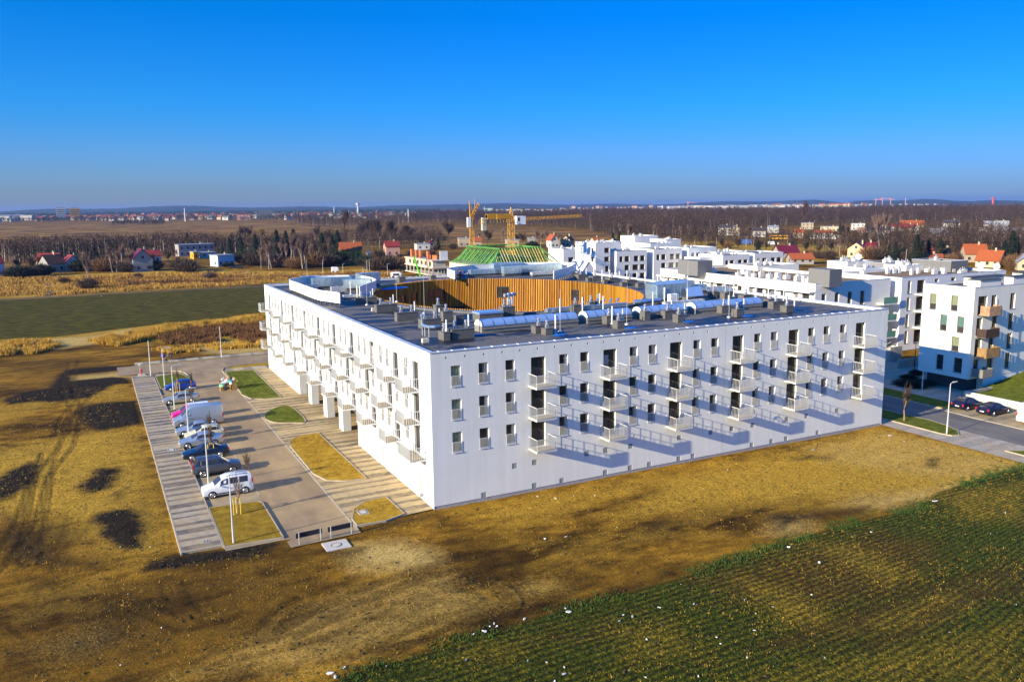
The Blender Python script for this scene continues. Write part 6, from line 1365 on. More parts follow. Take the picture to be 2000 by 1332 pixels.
# ------------------------------------------------------------------ houses
ROOFS = {'orange': mat('orange_tiles', (.33, .075, .014), .8, var=.15), 'red': mat('red_tiles', (.24, .022, .014), .75, var=.15), 'maroon': mat('maroon_sheet_roof', (.13, .010, .018), .5, var=.1), 'dark': mat('dark_shingles', (.05, .045, .05), .8), 'grey': mat('grey_sheet_roof', (.30, .31, .33), .6)}
WALLS = {'cream': mat('house_cream', (.46, .39, .26), .9, var=.08), 'white': mat('house_white', (.50, .49, .47), .9, var=.08), 'yellow': mat('house_yellow', (.50, .28, .02), .9, var=.06), 'beige': mat('house_beige', (.36, .29, .21), .9, var=.06), 'grey': mat('house_grey', (.28, .27, .26), .9, var=.06), 'pink': mat('house_pink', (.45, .25, .20), .9, var=.06), 'blue': mat('house_white_blue_shade', (.40, .50, .58), .9, var=.05)}  # pale blue is a white wall with its blue shade painted in
WINM = mat('far_window', (.03, .035, .045), .2)
def house(px0, px1, by, ey, ry, wall, roof, label, style='s', yaw=0.25, depth=8.0, chim=1, win=True, group=None):
    """px span, foot, eaves and ridge rows. style s: ridge along the front, g: gable to the front, f: flat"""
    pm = (px0+px1)/2; X, Y = at(pm, by); d = dist(X, Y); wd = max(2.5, (px1-px0)*d/FPX*.97); he = max(2.0, height_at(pm, by, ey)); hr = max(he+.1, height_at(pm, by, ry)) if style != 'f' else he+.25
    view = math.atan2(Y-CAM[1], X-CAM[0]); rz = view-math.pi/2+yaw; dp = min(depth, wd*1.1+3); w2 = wd/2/ (abs(math.cos(yaw))+abs(math.sin(yaw))*dp/wd); 
    t_ = thing('house', label, 'house', (X, Y, 0), rz, group); W = MB(); Rf = MB()
    if style == 'f':
        W.box(-w2, 0, -.3, w2, dp, he); Rf.box(-w2-.25, -.25, he+.002, w2+.25, dp+.25, he+.3)
    elif style == 's':
        W.box(-w2, 0, -.3, w2, dp, he); W.quad((-w2, 0, he), (-w2, dp/2, hr-.15), (-w2, dp, he)); W.quad((w2, 0, he), (w2, dp, he), (w2, dp/2, hr-.15)); e = .4
        for z in (0, .14): Rf.quad((-w2-e, -e, he-.12+z), (w2+e, -e, he-.12+z), (w2+e, dp/2, hr+z), (-w2-e, dp/2, hr+z)); Rf.quad((w2+e, dp+e, he-.12+z), (-w2-e, dp+e, he-.12+z), (-w2-e, dp/2, hr+z), (w2+e, dp/2, hr+z))
    else:
        W.box(-w2, 0, -.3, w2, dp, he); W.quad((-w2, 0, he), (w2, 0, he), (0, 0, hr-.15)); W.quad((w2, dp, he), (-w2, dp, he), (0, dp, hr-.15)); e = .4
        for z in (0, .14): Rf.quad((-w2-e, dp+e, he-.15+z), (-w2-e, -e, he-.15+z), (0, -e, hr+z), (0, dp+e, hr+z)); Rf.quad((w2+e, -e, he-.15+z), (w2+e, dp+e, he-.15+z), (0, dp+e, hr+z), (0, -e, hr+z))
    link('wall', W.mesh('wall', WALLS[wall]), t_); ro = link('roof', Rf.mesh('roof', ROOFS[roof]), t_)
    if chim: c = MB(); c.box(w2*.3, dp*.45, he, w2*.3+.6, dp*.45+.6, hr+1.0); link('chimney', c.mesh('chimney', WALLS['cream']), ro)
    if win:
        n = max(1, int(wd/3.2)); st_ = max(1, int(he/2.7))
        for k in range(st_):
            for i in range(n):
                x = -w2+(i+.5)*2*w2/n; z = he-(st_-k)*he/st_+.9; g = MB(); g.box(x-.5, -.05, z, x+.5, -.01, z+1.2); link('window', g.mesh('window', WINM), t_)
        g = MB(); g.box(-w2-.05, dp*.3, .9, -w2-.01, dp*.3+1, 2.1); link('window', g.mesh('window', WINM), t_)
        if style == 'g' and hr-he > 2: g = MB(); g.box(-.5, -.05, he+.2, .5, -.01, he+1.3); link('window', g.mesh('window', WINM), t_)
    return t_
HS = [(-14, 11, 537, 515, 500, 'blue', 'red', 'white house coloured by blue light, cut by the left edge of the view', 's', .3), (72, 113, 527, 508, 496, 'beige', 'red', 'long low house with a faded red roof at the far left', 's', -.35),
      (94, 132, 531, 515, 498, 'grey', 'orange', 'house with a steep orange-red roof slope, second from the left', 's', .5), (128, 162, 529, 514, 499, 'white', 'red', 'white gabled house with a red roof behind the leafless birch', 'g', .2),
      (262, 300, 530, 506, 487, 'grey', 'maroon', 'grey gabled house with a dark red roof and blue canopy', 'g', .15), (285, 316, 512, 500, 489, 'white', 'red', 'small red-roofed house tucked behind the grey gabled house', 's', .2),
      (351, 420, 500, 478, 478, 'grey', 'grey', 'long grey flat-roofed house with a yellow bay', 'f', .25), (377, 391, 506, 493, 493, 'yellow', 'grey', 'bright yellow box-like extension of the long grey house', 'f', .25), (391, 424, 504, 494, 494, 'white', 'grey', 'low white extension right of the yellow box', 'f', .25),
      (422, 463, 520, 499, 499, 'blue', 'grey', 'small white flat-roofed house coloured by blue shade before the conifers', 'f', .45), (434, 450, 492, 476, 476, 'beige', 'grey', 'narrow beige flat-roofed house behind the small blue-shaded one', 'f', .1),
      (664, 709, 503, 489, 474, 'yellow', 'orange', 'bright yellow house with an orange roof and dormer', 's', .12), (752, 784, 500, 482, 472, 'pink', 'red', 'pinkish house with a red roof right of the yellow house', 's', .2), (714, 726, 502, 494, 494, 'beige', 'grey', 'small beige shed between the yellow and the pinkish house', 'f', 0),
      (812, 842, 488, 477, 477, 'white', 'grey', 'low white flat-roofed house left of the dark conifer', 'f', .2), (838, 850, 482, 475, 470, 'white', 'red', 'tiny white gabled house left of the dark conifer', 'g', .2), (895, 920, 482, 466, 466, 'beige', 'grey', 'beige flat-roofed house behind the green timber roof', 'f', .1),
      (988, 1016, 482, 469, 469, 'beige', 'grey', 'beige low house just right of the tall crane mast', 'f', .15), (1031, 1047, 480, 466, 466, 'grey', 'grey', 'small grey house between birches right of the crane', 'f', .1), (925, 942, 484, 472, 464, 'beige', 'orange', 'low orange-roofed house between the two crane masts', 's', .1),
      (1073, 1095, 484, 470, 458, 'white', 'orange', 'white gabled house with an orange roof left of the white tower cube', 'g', .4), (1092, 1117, 482, 470, 460, 'beige', 'orange', 'beige gabled house with dark roof panels', 'g', -.3),
      (1158, 1180, 480, 472, 464, 'cream', 'orange', 'orange-roofed house peeking over the white row', 's', .5), (1180, 1203, 482, 473, 466, 'yellow', 'orange', 'yellow gable with an orange roof beside the conifers', 'g', -.3),
      (1518, 1565, 503, 494, 480, 'grey', 'maroon', 'house with a broad maroon roof behind the last row house', 's', .45), (1543, 1592, 516, 508, 496, 'grey', 'orange', 'orange tiled roof in front of the maroon one', 's', .3),
      (1652, 1690, 503, 486, 474, 'cream', 'maroon', 'cream gabled house with a dark maroon roof', 'g', -.35), (1682, 1712, 503, 492, 474, 'cream', 'maroon', 'dark maroon roof wing behind the cream gable', 's', .2),
      (1794, 1822, 506, 497, 484, 'pink', 'red', 'bright red roof before the tall conifer', 's', .2), (1792, 1838, 512, 505, 497, 'beige', 'orange', 'low orange roof below the bright red one', 's', .1), (1842, 1866, 505, 497, 485, 'beige', 'orange', 'orange roof with a dark gable right of the spruce', 'g', .5),
      (1886, 1928, 512, 497, 478, 'beige', 'orange', 'large orange roof, left of the pair near the satellite dishes', 's', .3), (1905, 1950, 522, 510, 490, 'cream', 'orange', 'large orange roof, right of the pair near the satellite dishes', 's', -.3),
      (1990, 2030, 528, 512, 496, 'cream', 'grey', 'cream house with a grey roof at the right edge', 'g', .2), (1757, 1782, 458, 446, 438, 'cream', 'red', 'red-roofed house in front of the cream villa on the right horizon side', 's', -.3), (1762, 1801, 450, 440, 431, 'cream', 'orange', 'cream villa with an orange roof and two chimneys', 's', .1),
      (1742, 1757, 452, 443, 438, 'white', 'red', 'small white house with a red roof left of the cream villa', 's', .1), (1780, 1798, 458, 450, 440, 'white', 'maroon', 'white gable right of the red roof', 'g', .2), (1820, 1850, 466, 455, 447, 'white', 'grey', 'white house with a pale roof right of the villa', 's', .2),
      (1845, 1872, 444, 436, 430, 'white', 'dark', 'white house with a dark blue-black roof in the far right rows', 's', .1), (1830, 1862, 470, 462, 456, 'yellow', 'grey', 'low yellow-green walled house in the right rows', 's', .1), (1880, 1913, 472, 463, 463, 'beige', 'grey', 'long low tan building in the right rows', 'f', .1),
      (1941, 1958, 474, 464, 464, 'yellow', 'grey', 'bright yellow flat building near the right edge', 'f', .1), (1803, 1812, 470, 462, 462, 'yellow', 'grey', 'small lime yellow box building in the right rows', 'f', .1), (1916, 1944, 458, 446, 446, 'white', 'grey', 'white flat-roofed house, left of the cluster near the right edge', 'f', .2),
      (1942, 1968, 456, 443, 432, 'grey', 'grey', 'grey-white house in the middle of the cluster near the right edge', 's', .2), (1960, 1995, 462, 452, 445, 'cream', 'grey', 'cream house with a pale roof close to the right edge', 's', -.2), (1925, 1955, 448, 438, 432, 'white', 'grey', 'white house at the back of the cluster near the right edge', 's', .1),
      (1604, 1638, 452, 443, 443, 'cream', 'grey', 'long pale yellow flat building behind the bus stop', 'f', .05), (1592, 1625, 460, 455, 450, 'beige', 'orange', 'low building with a broad orange roof behind the bus stop', 's', .1), (1583, 1644, 467, 460, 460, 'white', 'grey', 'long low kiosk row with a flat pale roof', 'f', .02),
      (1664, 1688, 450, 437, 437, 'white', 'grey', 'white flat-roofed house over orange garages', 'f', .1), (1676, 1694, 455, 446, 446, 'pink', 'orange', 'orange garage row below the white flat-roofed house', 'f', .1), (1404, 1428, 460, 445, 440, 'white', 'dark', 'white house with a slate roof left of the bus', 's', .1),
      (1428, 1445, 460, 447, 441, 'beige', 'grey', 'beige gabled house left of the bus', 'g', .1), (1470, 1495, 463, 451, 445, 'white', 'dark', 'white house directly left of the bus', 's', .1), (1500, 1521, 455, 444, 441, 'white', 'grey', 'bright white house directly behind the bus', 's', .1),
      (1551, 1569, 465, 455, 448, 'cream', 'orange', 'small cream house right of the bus', 's', .1), (1566, 1588, 448, 436, 436, 'beige', 'grey', 'beige flat-roofed house behind the kiosk row', 'f', .1), (1700, 1735, 462, 450, 442, 'grey', 'dark', 'house with a dark roof left of the villa group', 's', .1), (1702, 1712, 455, 442, 442, 'cream', 'grey', 'narrow cream house wall left of the dark roof', 'f', .1)]
for h_ in HS: house(*h_[:8], style=h_[8], yaw=h_[9])
# bus, lorries and vans far off
def farbox(px0, px1, by, ty, m_, name, label, cat, dp=2.4, glass=True):
    pm = (px0+px1)/2; X, Y = at(pm, by); d = dist(X, Y); L = (px1-px0)*d/FPX; h = height_at(pm, by, ty); rz = math.atan2(Y-CAM[1], X-CAM[0])-math.pi/2+.12
    t_ = thing(name, label, cat, (X, Y, 0), rz); mb = MB(); c = .35; mb.v = []; mb.prism([(-L/2, 0), (L/2, 0), (L/2, dp), (-L/2, dp)], .4, h-.15); mb.prism([(-L/2+c, .12), (L/2-c, .12), (L/2-c, dp-.12), (-L/2+c, dp-.12)], h-.149, h); link('body', mb.mesh('body', m_), t_)
    if glass: g = MB(); g.box(-L/2+.6, -.03, h*.45, L/2-.6, -.004, h*.80); link('window_band', g.mesh('window_band', GLASS), t_)
    for x in ([-L*.34, L*.34] if L < 12 else [-L*.38, -.8, L*.36]): w_ = MB(); w_.tube((x, -.02, .48), (x, .3, .48), .48, n=12); link('wheel', w_.mesh('wheel', RUBBER), t_)
    return t_
farbox(1504, 1541, 468, 460, mat('bus_yellow', (.75, .36, .01), .4), 'articulated_bus', 'yellow articulated bus with a red skirt on the far road', 'bus')
farbox(1446, 1468, 478, 468, mat('truck_blue', (.05, .10, .30), .5), 'box_truck', 'blue and white box truck parked on the far verge', 'truck', glass=False); farbox(1500, 1519, 479, 472, PAINT, 'delivery_van', 'white van on the verge below the bus', 'van', glass=False)
farbox(649, 661, 534, 522, PAINT, 'caravan', 'white caravan parked on the street behind the left roof screen', 'caravan', glass=False); farbox(765, 783, 544, 532, PAINT, 'delivery_van', 'white van half hidden by the far roof edge', 'van')
farbox(451, 461, 524, 519, P_NAVY, 'parked_car', 'dark car by the small blue-shaded white house', 'car'); farbox(463, 474, 525, 520, P_GREY, 'parked_car', 'grey car right of the dark car by the blue-shaded white house', 'car'); farbox(660, 668, 513, 508, P_NAVY, 'parked_car', 'dark blue car left below the yellow house', 'car'); farbox(676, 687, 514, 509, P_SILV, 'parked_car', 'silver car below the yellow house', 'car')
# far landmarks
def tower(px0, px1, by, ty, m_, label, name='tower_block', cat='tower block', d_=2600.0, dp=20):
    p = dirpt((px0+px1)/2, ty, d_); L = (px1-px0)*d_/FPX; mb = MB(); mb.box(-L/2, 0, 0, L/2, dp, p[2]); rz = math.atan2(p[1]-CAM[1], p[0]-CAM[0])-math.pi/2
    t_ = thing(name, label, cat, (p[0], p[1], 0), rz); link('wall', mb.mesh('wall', m_), t_)
    if cat == 'tower block':
        for k in range(6): g = MB(); g.box(-L/2+1, -.2, p[2]*(k+.4)/6.4, L/2-1, -.05, p[2]*(k+.4)/6.4+2); link('window_band', g.mesh('window_band', WINM), t_)
        link('roof', MB().box(-L/2+2, 3, p[2]+.01, L/2-2, dp-3, p[2]+2.5).mesh('roof', WALLS['grey']), t_)
tower(111, 125, 421, 407.5, WALLS['white'], 'pale tower block, left of the pair on the left horizon'); tower(138, 153, 420, 407.5, WALLS['yellow'], 'yellowish tower block, right of the pair on the left horizon')
tower(505, 530, 422, 410.5, mat('dark_hall', (.08, .10, .11), .7), 'dark industrial hall with a pale ridge on the left horizon', 'industrial_hall', 'hall', 2300, 30); tower(464, 487, 430, 420, WALLS['pink'], 'pink blockish building on the left horizon', 'town_building', 'building', 1950, 20)
tower(944, 962, 413, 407, mat('glass_green', (.35, .5, .48), .4), 'hall with a pale green roof left of the long-jib crane', 'industrial_hall', 'hall', 2500, 30); tower(960, 1045, 412, 409, WALLS['white'], 'long white warehouse behind the long-jib crane', 'warehouse', 'warehouse', 2700, 60)
tower(1046, 1110, 411.5, 409, WALLS['white'], 'long white warehouse right of the crane tower', 'warehouse', 'warehouse', 2900, 60)
for px, ty, d_, r_, m_, lab, nm in ((698.5, 397, 2900, 4, WALLS['white'], 'white water tower on the horizon left of centre', 'water_tower'), (360, 406.5, 1900, 1.0, PAINT, 'white telecom mast on the left horizon', 'telecom_mast'), (589, 415, 1500, .6, mat('red_white', (.6, .3, .3), .6), 'red and white mast left of the poplar', 'telecom_mast'), (797, 409, 1400, .8, PAINT, 'white mast with dishes right of the poplar', 'telecom_mast'),
                         (652, 404, 2500, 1.0, PAINT, 'thin pale mast left of the water tower', 'telecom_mast'), (1769, 386, 3800, 1.5, mat('red_white', (.6, .3, .3), .6), 'red and white chimney mast on the right horizon', 'telecom_mast'), (1940, 386, 4200, 5, mat('red_tank', (.5, .06, .05), .6), 'red tower on the right horizon', 'water_tower'), (946, 404, 2500, .8, PAINT, 'thin mast by the pale green hall', 'telecom_mast')):
    p = dirpt(px, ty, d_); t_ = thing(nm, lab, nm.replace('_', ' '), (p[0], p[1], 0)); mb = MB(); mb.tube((p[0], p[1], 0), (p[0], p[1], p[2]), r_, r_*.6, 8); wpart('shaft', mb, m_, t_)
    if nm == 'water_tower': mb = MB(); mb.tube((p[0], p[1], p[2]-6), (p[0], p[1], p[2]), r_*1.6, r_*1.7, 12); wpart('tank', mb, m_, t_)
for px, ty, ln, lab in ((1344, 394, 14, 'far pale red crane over the white quarter'), (1711, 388, 12, 'far crane, left of the two on the right horizon'), (1724, 386, 18, 'far crane, middle of the right horizon pair'), (1740, 388, 8, 'far crane, right end of the right horizon group')):
    p = dirpt(px, ty, 3600); t_ = thing('tower_crane', lab, 'crane', (p[0], p[1], 0)); mc = mat('far_crane_red', (.55, .25, .2), .6); mb = MB(); lattice(mb, (p[0], p[1], 0), (p[0], p[1], p[2]), 2.0, 8, .5); wpart('mast', mb, mc, t_)
    q = dirpt(px+ln, ty+2, 3600); q0 = dirpt(px-ln*.3, ty+2, 3600); mb = MB(); lattice(mb, tuple(q0), tuple(q), 1.5, 10, .4, True); wpart('jib', mb, mc, t_)
# town rows along the horizon
TK = []
TW = {'white': mat('town_white', (.46, .45, .43), .9), 'cream': mat('town_cream', (.44, .36, .24), .9), 'beige': mat('town_beige', (.32, .26, .20), .9), 'pink': mat('town_pink', (.34, .20, .17), .9)}  # town walls and roofs muted in colour to stand for haze and shade
TR2 = {'red': mat('town_red_roof', (.20, .045, .03), .9), 'orange': mat('town_orange_roof', (.28, .09, .03), .9), 'grey': mat('town_grey_roof', (.20, .20, .21), .9), 'maroon': mat('town_maroon_roof', (.09, .02, .02), .9)}
def town_mesh(wd, dp, he, hr, wall, roof):
    W = MB(); W.box(-wd/2, 0, 0, wd/2, dp, he); W.quad((-wd/2, 0, he), (-wd/2, dp/2, hr), (-wd/2, dp, he)); W.quad((wd/2, 0, he), (wd/2, dp, he), (wd/2, dp/2, hr))
    for k in range(max(1, int(wd/4))):
        pass
    Rf = MB(); Rf.quad((-wd/2-.4, -.4, he-.1), (wd/2+.4, -.4, he-.1), (wd/2+.4, dp/2, hr+.1), (-wd/2-.4, dp/2, hr+.1)); Rf.quad((wd/2+.4, dp+.4, he-.1), (-wd/2-.4, dp+.4, he-.1), (-wd/2-.4, dp/2, hr+.1), (wd/2+.4, dp/2, hr+.1))
    return W.mesh('wall', TW[wall]), Rf.mesh('roof', TR2[roof])
TMS = [town_mesh(14, 10, 6, 10.5, 'white', 'red'), town_mesh(12, 10, 6, 11, 'cream', 'orange'), town_mesh(16, 10, 7, 10, 'white', 'grey'), town_mesh(11, 9, 5, 9.5, 'beige', 'maroon'), town_mesh(22, 12, 9, 12, 'pink', 'red'), town_mesh(34, 14, 13, 15, 'white', 'grey'), town_mesh(30, 14, 14, 20, 'cream', 'orange'), town_mesh(46, 14, 15, 15.6, 'white', 'grey')]
TN = ['white house with a red roof', 'cream house with an orange roof', 'white house with a grey roof', 'beige house with a maroon roof', 'long pink building with a red roof', 'broad white block with a grey roof', 'cream terrace with an orange roof', 'long white flat block']
def town(n, pxr, yr, kinds, where, grp, seed):
    g = np.random.default_rng(seed)
    for i in range(n):
        px = pxr[0]+(pxr[1]-pxr[0])*(i+g.random())/n; py = yr[0]+(yr[1]-yr[0])*g.random(); py += -(px-1000)*.0102+ .0
        k = int(g.choice(kinds)); X, Y = at(px, py); t_ = thing('town_house', TN[k]+' '+where, 'house', (X, Y, 0), YAW*-1+g.normal(0, .35), grp+', '+TN[k]); link('wall', TMS[k][0], t_); link('roof', TMS[k][1], t_)
town(72, (-10, 330), (412.5, 424), [0, 1, 2, 3, 0, 3, 4], 'on the left horizon', 'left town houses', 1); town(72, (200, 620), (411, 425), [0, 1, 2, 3, 4, 0], 'left of the tall poplar', 'middle town houses', 2)
town(44, (600, 860), (411, 424), [0, 2, 3], 'behind the poplar', 'scattered town houses', 3); town(12, (-5, 55), (417, 423), [5, 2, 5], 'at the far left edge', 'pale blocks at the left edge', 4)
town(56, (1285, 1560), (409.5, 413), [5, 7, 2, 5, 1, 7], 'on the right horizon', 'pale horizon blocks', 5); town(40, (1480, 1700), (409.5, 413), [6, 1, 6, 5], 'of cream terraces on the right horizon', 'cream horizon terraces', 6); town(22, (1090, 1290), (408, 411), [1, 6, 2, 0], 'right of centre on the horizon', 'centre horizon houses', 7); town(12, (1740, 1860), (408, 411), [2, 3], 'at the far right of the horizon', 'right horizon houses', 8)
# ------------------------------------------------------------------ trees
def tube_np(P0, P1, r0, r1, k=4):
    """many tapered prisms at once"""
    P0 = np.asarray(P0, float); P1 = np.asarray(P1, float); d = P1-P0; L = np.linalg.norm(d, axis=1, keepdims=True)+1e-9; d = d/L
    up = np.tile([0, 0, 1.0], (len(d), 1)); up[np.abs(d[:, 2]) > .9] = [1, 0, 0]; u = np.cross(d, up); u /= np.linalg.norm(u, axis=1, keepdims=True); v = np.cross(d, u)
    r0 = np.asarray(r0)[:, None]; r1 = np.asarray(r1)[:, None]; V = []
    for Pp, rr in ((P0, r0), (P1, r1)):
        for i in range(k): a = 2*math.pi*i/k; V.append(Pp+rr*(math.cos(a)*u+math.sin(a)*v))
    V = np.stack(V, 1); n = len(d); base = np.arange(n)[:, None]*2*k; F = []
    for i in range(k): j = (i+1) % k; F.append(np.concatenate([base+j, base+i, base+k+i, base+k+j], 1))
    return V.reshape(-1, 3), np.concatenate(F)
def bare_tree_meshes(seed, h=1.0, spread=.35, fork=.32, lev=4, twig=.006, tm=BARK, cm=TWIG, upb=.5, r0=.018, nb=5):
    g = np.random.default_rng(seed); segs = []; tw = []
    def grow(p, d, L, r, l):
        n = 3; q = p
        for i in range(n):
            d2 = d+g.normal(0, .10, 3); d2[2] += upb*.12; d2 /= np.linalg.norm(d2); e = q+d2*L/n; segs.append((q, e, r*(1-i/n*.45), r*(1-(i+1)/n*.45), l)); q = e; d = d2
            if l < lev and (i > 0 or l > 0):
                for _ in range(nb if l == 0 else 2):
                    a = g.random()*2*math.pi; s = spread*(1.2+g.random()); dd = d*1.0+s*np.array([math.cos(a), math.sin(a), .15]); dd /= np.linalg.norm(dd)
                    grow(q, dd, L*(.42+.25*g.random()), r*.5, l+1)
        if l < lev: grow(q, d, L*.6, r*.55, l+1)
    grow(np.zeros(3), np.array([0, 0, 1.]), .42, r0, 0)
    A = [s for s in segs if s[4] <= 1]; B = [s for s in segs if s[4] > 1]
    zmax = max(s[1][2] for s in segs); k_ = h/zmax
    def mk(S, m, nm, kk, mn):
        V, F = tube_np([s[0]*k_ for s in S], [s[1]*k_ for s in S], np.maximum([s[2] for s in S], mn), np.maximum([s[3] for s in S], mn*.8), kk); return nmesh(nm, V, F, m)
    return mk(A, tm, 'trunk', 5, twig), mk(B, cm, 'crown', 3, twig*.42)
def conifer_meshes(seed, slim=.24):
    g = np.random.default_rng(seed); V, F = tube_np([(0, 0, 0)], [(0, 0, .95)], [.018], [.003], 6); tr = nmesh('trunk', V, F, BARK)
    n = 2600; z = .08+.92*g.random(n)**1.15; a = g.random(n)*2*math.pi; tier = .75+.25*np.sin(z*52+a*1.0)
    rad = slim*(1-z)**.85*tier*(.55+.5*g.random(n))*(.85+.3*vnoise(a*1.3+9, z*9, 1, seed)); c = np.stack([rad*np.cos(a), rad*np.sin(a), z-rad*.35], 1)
    s = .020+.020*g.random(n); out_ = np.stack([np.cos(a), np.sin(a), -.45+0*a], 1); sd = np.stack([-np.sin(a), np.cos(a), 0*a], 1); dr = g.normal(0, .35, (n, 3)); o2 = out_+dr
    V = np.stack([c-sd*s[:, None]*.6, c+sd*s[:, None]*.6, c+o2*s[:, None]*1.6], 1).reshape(-1, 3); F = np.arange(3*n).reshape(n, 3); return tr, nmesh('crown', V, F, CONIF)
def bush_meshes(seed, m, dense=800, flat=1.0):
    g = np.random.default_rng(seed); n = dense; a = g.random(n)*2*math.pi; u = g.random(n); r = .5*np.sqrt(g.random(n)); z0 = .05*g.random(n)
    base = np.stack([r*.5*np.cos(a), r*.5*np.sin(a), z0], 1); ht = (1-(r/.5)**2*.55)*(.65+.4*g.random(n))*flat; tip = np.stack([r*np.cos(a)*1.15, r*np.sin(a)*1.15, ht], 1)+g.normal(0, .10, (n, 3)); tip[:, 2] = np.maximum(tip[:, 2], .1)
    sd = g.normal(0, 1, (n, 3)); sd[:, 2] = 0; sd /= np.linalg.norm(sd, axis=1, keepdims=True); w_ = .006+.012*g.random((n, 1))
    mid_ = base*.35+tip*.65+g.normal(0, .03, (n, 3)); V = np.stack([mid_-sd*w_, mid_+sd*w_, tip], 1).reshape(-1, 3); F = np.arange(3*n).reshape(n, 3)
    V2 = np.stack([base-sd*w_*.5, base+sd*w_*.5, mid_], 1).reshape(-1, 3); V = np.concatenate([V, V2]); F = np.concatenate([F, F+3*n]); return nmesh('foliage', V, F, m)
PURP = mat('purple_brown_twigs', (.10, .06, .055), .9, var=.3, vs=.8); WILLOW = mat('yellow_willow_twigs', (.30, .20, .03), .9, var=.3); PALETW = mat('pale_birch_twigs', (.22, .14, .11), .9, var=.3)
TB = {'bare': [bare_tree_meshes(s, spread=.42) for s in (1, 2, 3)], 'birch': [bare_tree_meshes(s, spread=.20, tm=BIRCH, cm=PALETW, r0=.020, nb=3, twig=.0035) for s in (11, 12, 13)],
      'poplar': [bare_tree_meshes(21, spread=.13, upb=1.2, nb=6, cm=PURP)], 'willow': [bare_tree_meshes(31, spread=.42, cm=WILLOW, nb=6)], 'oak': [bare_tree_meshes(s, spread=.5, nb=6, upb=.25) for s in (41, 42)],
      'conifer': [conifer_meshes(s, sl) for s, sl in ((51, .24), (52, .30), (53, .20))], 'pine': [conifer_meshes(55, .42)], 'sapling': [bare_tree_meshes(61, spread=.35, nb=3, r0=.022, lev=3, twig=.004, tm=mat('sapling_bark', (.33, .20, .12), .8))]}
SB = [bush_meshes(71, TWIG), bush_meshes(72, PURP), bush_meshes(73, mat('russet_brush', (.20, .10, .035), .9, var=.35)), bush_meshes(74, mat('dark_evergreen_leaf', (.02, .03, .012), .9, var=.4), 2600)]
def tree(kind, x, y, h, label, sx=1.0, rz=None, group=None, z=0.0):
    g = TB[kind]; i = int(rng.integers(0, len(g))); t_ = thing({'bare': 'leafless_tree', 'birch': 'birch_tree', 'poplar': 'poplar_tree', 'willow': 'willow_tree', 'oak': 'oak_tree', 'conifer': 'spruce_tree', 'pine': 'pine_tree', 'sapling': 'young_tree'}[kind], label, 'tree', (x, y, z), rng.random()*6.28 if rz is None else rz, group)
    t_.scale = (h*sx, h*sx, h); link('trunk', g[i][0], t_); link('crown', g[i][1], t_); return t_
def tpx(kind, px, by, ty, label, sx=1.0, group=None):
    x, y = at(px, by); tree(kind, x, y, height_at(px, by, ty)*1.02, label, sx, group=group)
# hand-placed
TL = {'birch': [(176, 563, 490), (220, 532, 480), (228, 531, 487), (237, 522, 474), (254, 530, 486), (26, 541, 500), (510, 524, 480), (525, 526, 470), (530, 525, 478), (556, 519, 470), (560, 517, 474), (567, 513, 453), (576, 516, 478), (591, 525, 462), (597, 524, 466), (604, 518, 474), (347, 506, 486), (934, 482, 452), (981, 480, 446), (1050, 482, 445), (1056, 482, 452), (1070, 482, 446), (1092, 484, 452), (1213, 466, 434), (1226, 470, 436), (1231, 470, 438), (1274, 470, 436), (1281, 470, 440), (1717, 486, 416), (1728, 470, 414), (1640, 500, 462), (1700, 490, 450), (1760, 446, 416), (1330, 470, 440), (1345, 468, 438), (1460, 470, 440), (1468, 470, 444)],
      'conifer': [(450, 500, 466), (472, 502, 462), (500, 506, 458), (630, 506, 456), (650, 506, 460), (1748, 508, 474), (1812, 510, 466), (1900, 480, 452), (187, 502, 472), (113, 498, 475), (122, 500, 485), (435, 502, 475), (458, 492, 460), (466, 494, 464), (542, 502, 450), (560, 500, 452), (575, 500, 449), (856, 486, 464), (690, 516, 490), (868, 470, 458), (1197, 482, 454), (1789, 512, 458), (1800, 512, 470), (1728, 505, 484), (1735, 503, 478), (1888, 462, 435), (1867, 462, 434), (1960, 512, 470), (1645, 470, 440), (1655, 472, 444), (1974, 515, 452), (1983, 512, 462), (1480, 500, 470), (698, 512, 494), (1640, 452, 436)],
      'pine': [(367, 486, 455), (660, 500, 450), (1210, 484, 452), (1835, 506, 466), (1842, 506, 474), (400, 482, 457)],
      'oak': [(790, 470, 437), (803, 470, 446), (747, 524, 484), (875, 472, 428), (952, 480, 446)],
      'bare': [(478, 470, 440), (486, 470, 441), (470, 471, 444), (712, 468, 434), (722, 470, 426), (733, 470, 430), (744, 470, 425), (756, 472, 428), (768, 470, 430), (700, 470, 440), (620, 470, 440), (640, 480, 446), (600, 500, 470), (618, 505, 470), (632, 508, 474), (648, 512, 478), (150, 520, 496), (60, 535, 500), (40, 533, 504), (82, 530, 498), (330, 515, 490), (345, 525, 500), (300, 520, 495), (920, 480, 460), (1020, 482, 452), (1008, 480, 456), (1410, 490, 462), (1440, 492, 464), (1570, 498, 470), (1600, 500, 474), (1625, 498, 468), (1650, 480, 456), (1690, 478, 452), (1665, 490, 462), (1710, 496, 472), (1750, 500, 474), (1765, 500, 478), (1818, 492, 470), (1850, 488, 466), (1875, 500, 474), (1930, 486, 462), (1950, 490, 464), (1980, 480, 452), (1870, 480, 455), (1820, 478, 456), (1495, 492, 470), (1515, 486, 466), (1640, 486, 462), (1990, 500, 470), (850, 500, 478), (800, 510, 488), (780, 516, 494)],
      'poplar': [(671, 462, 408), (1564, 446, 392)], 'willow': [(510, 470, 444)]}
BASE = {'birch': 'pale-trunked leafless birch', 'conifer': 'dark green spruce', 'pine': 'broad dark pine', 'oak': 'wide-crowned leafless oak', 'bare': 'brown leafless tree', 'poplar': 'tall slim leafless poplar', 'willow': 'yellowish willow'}
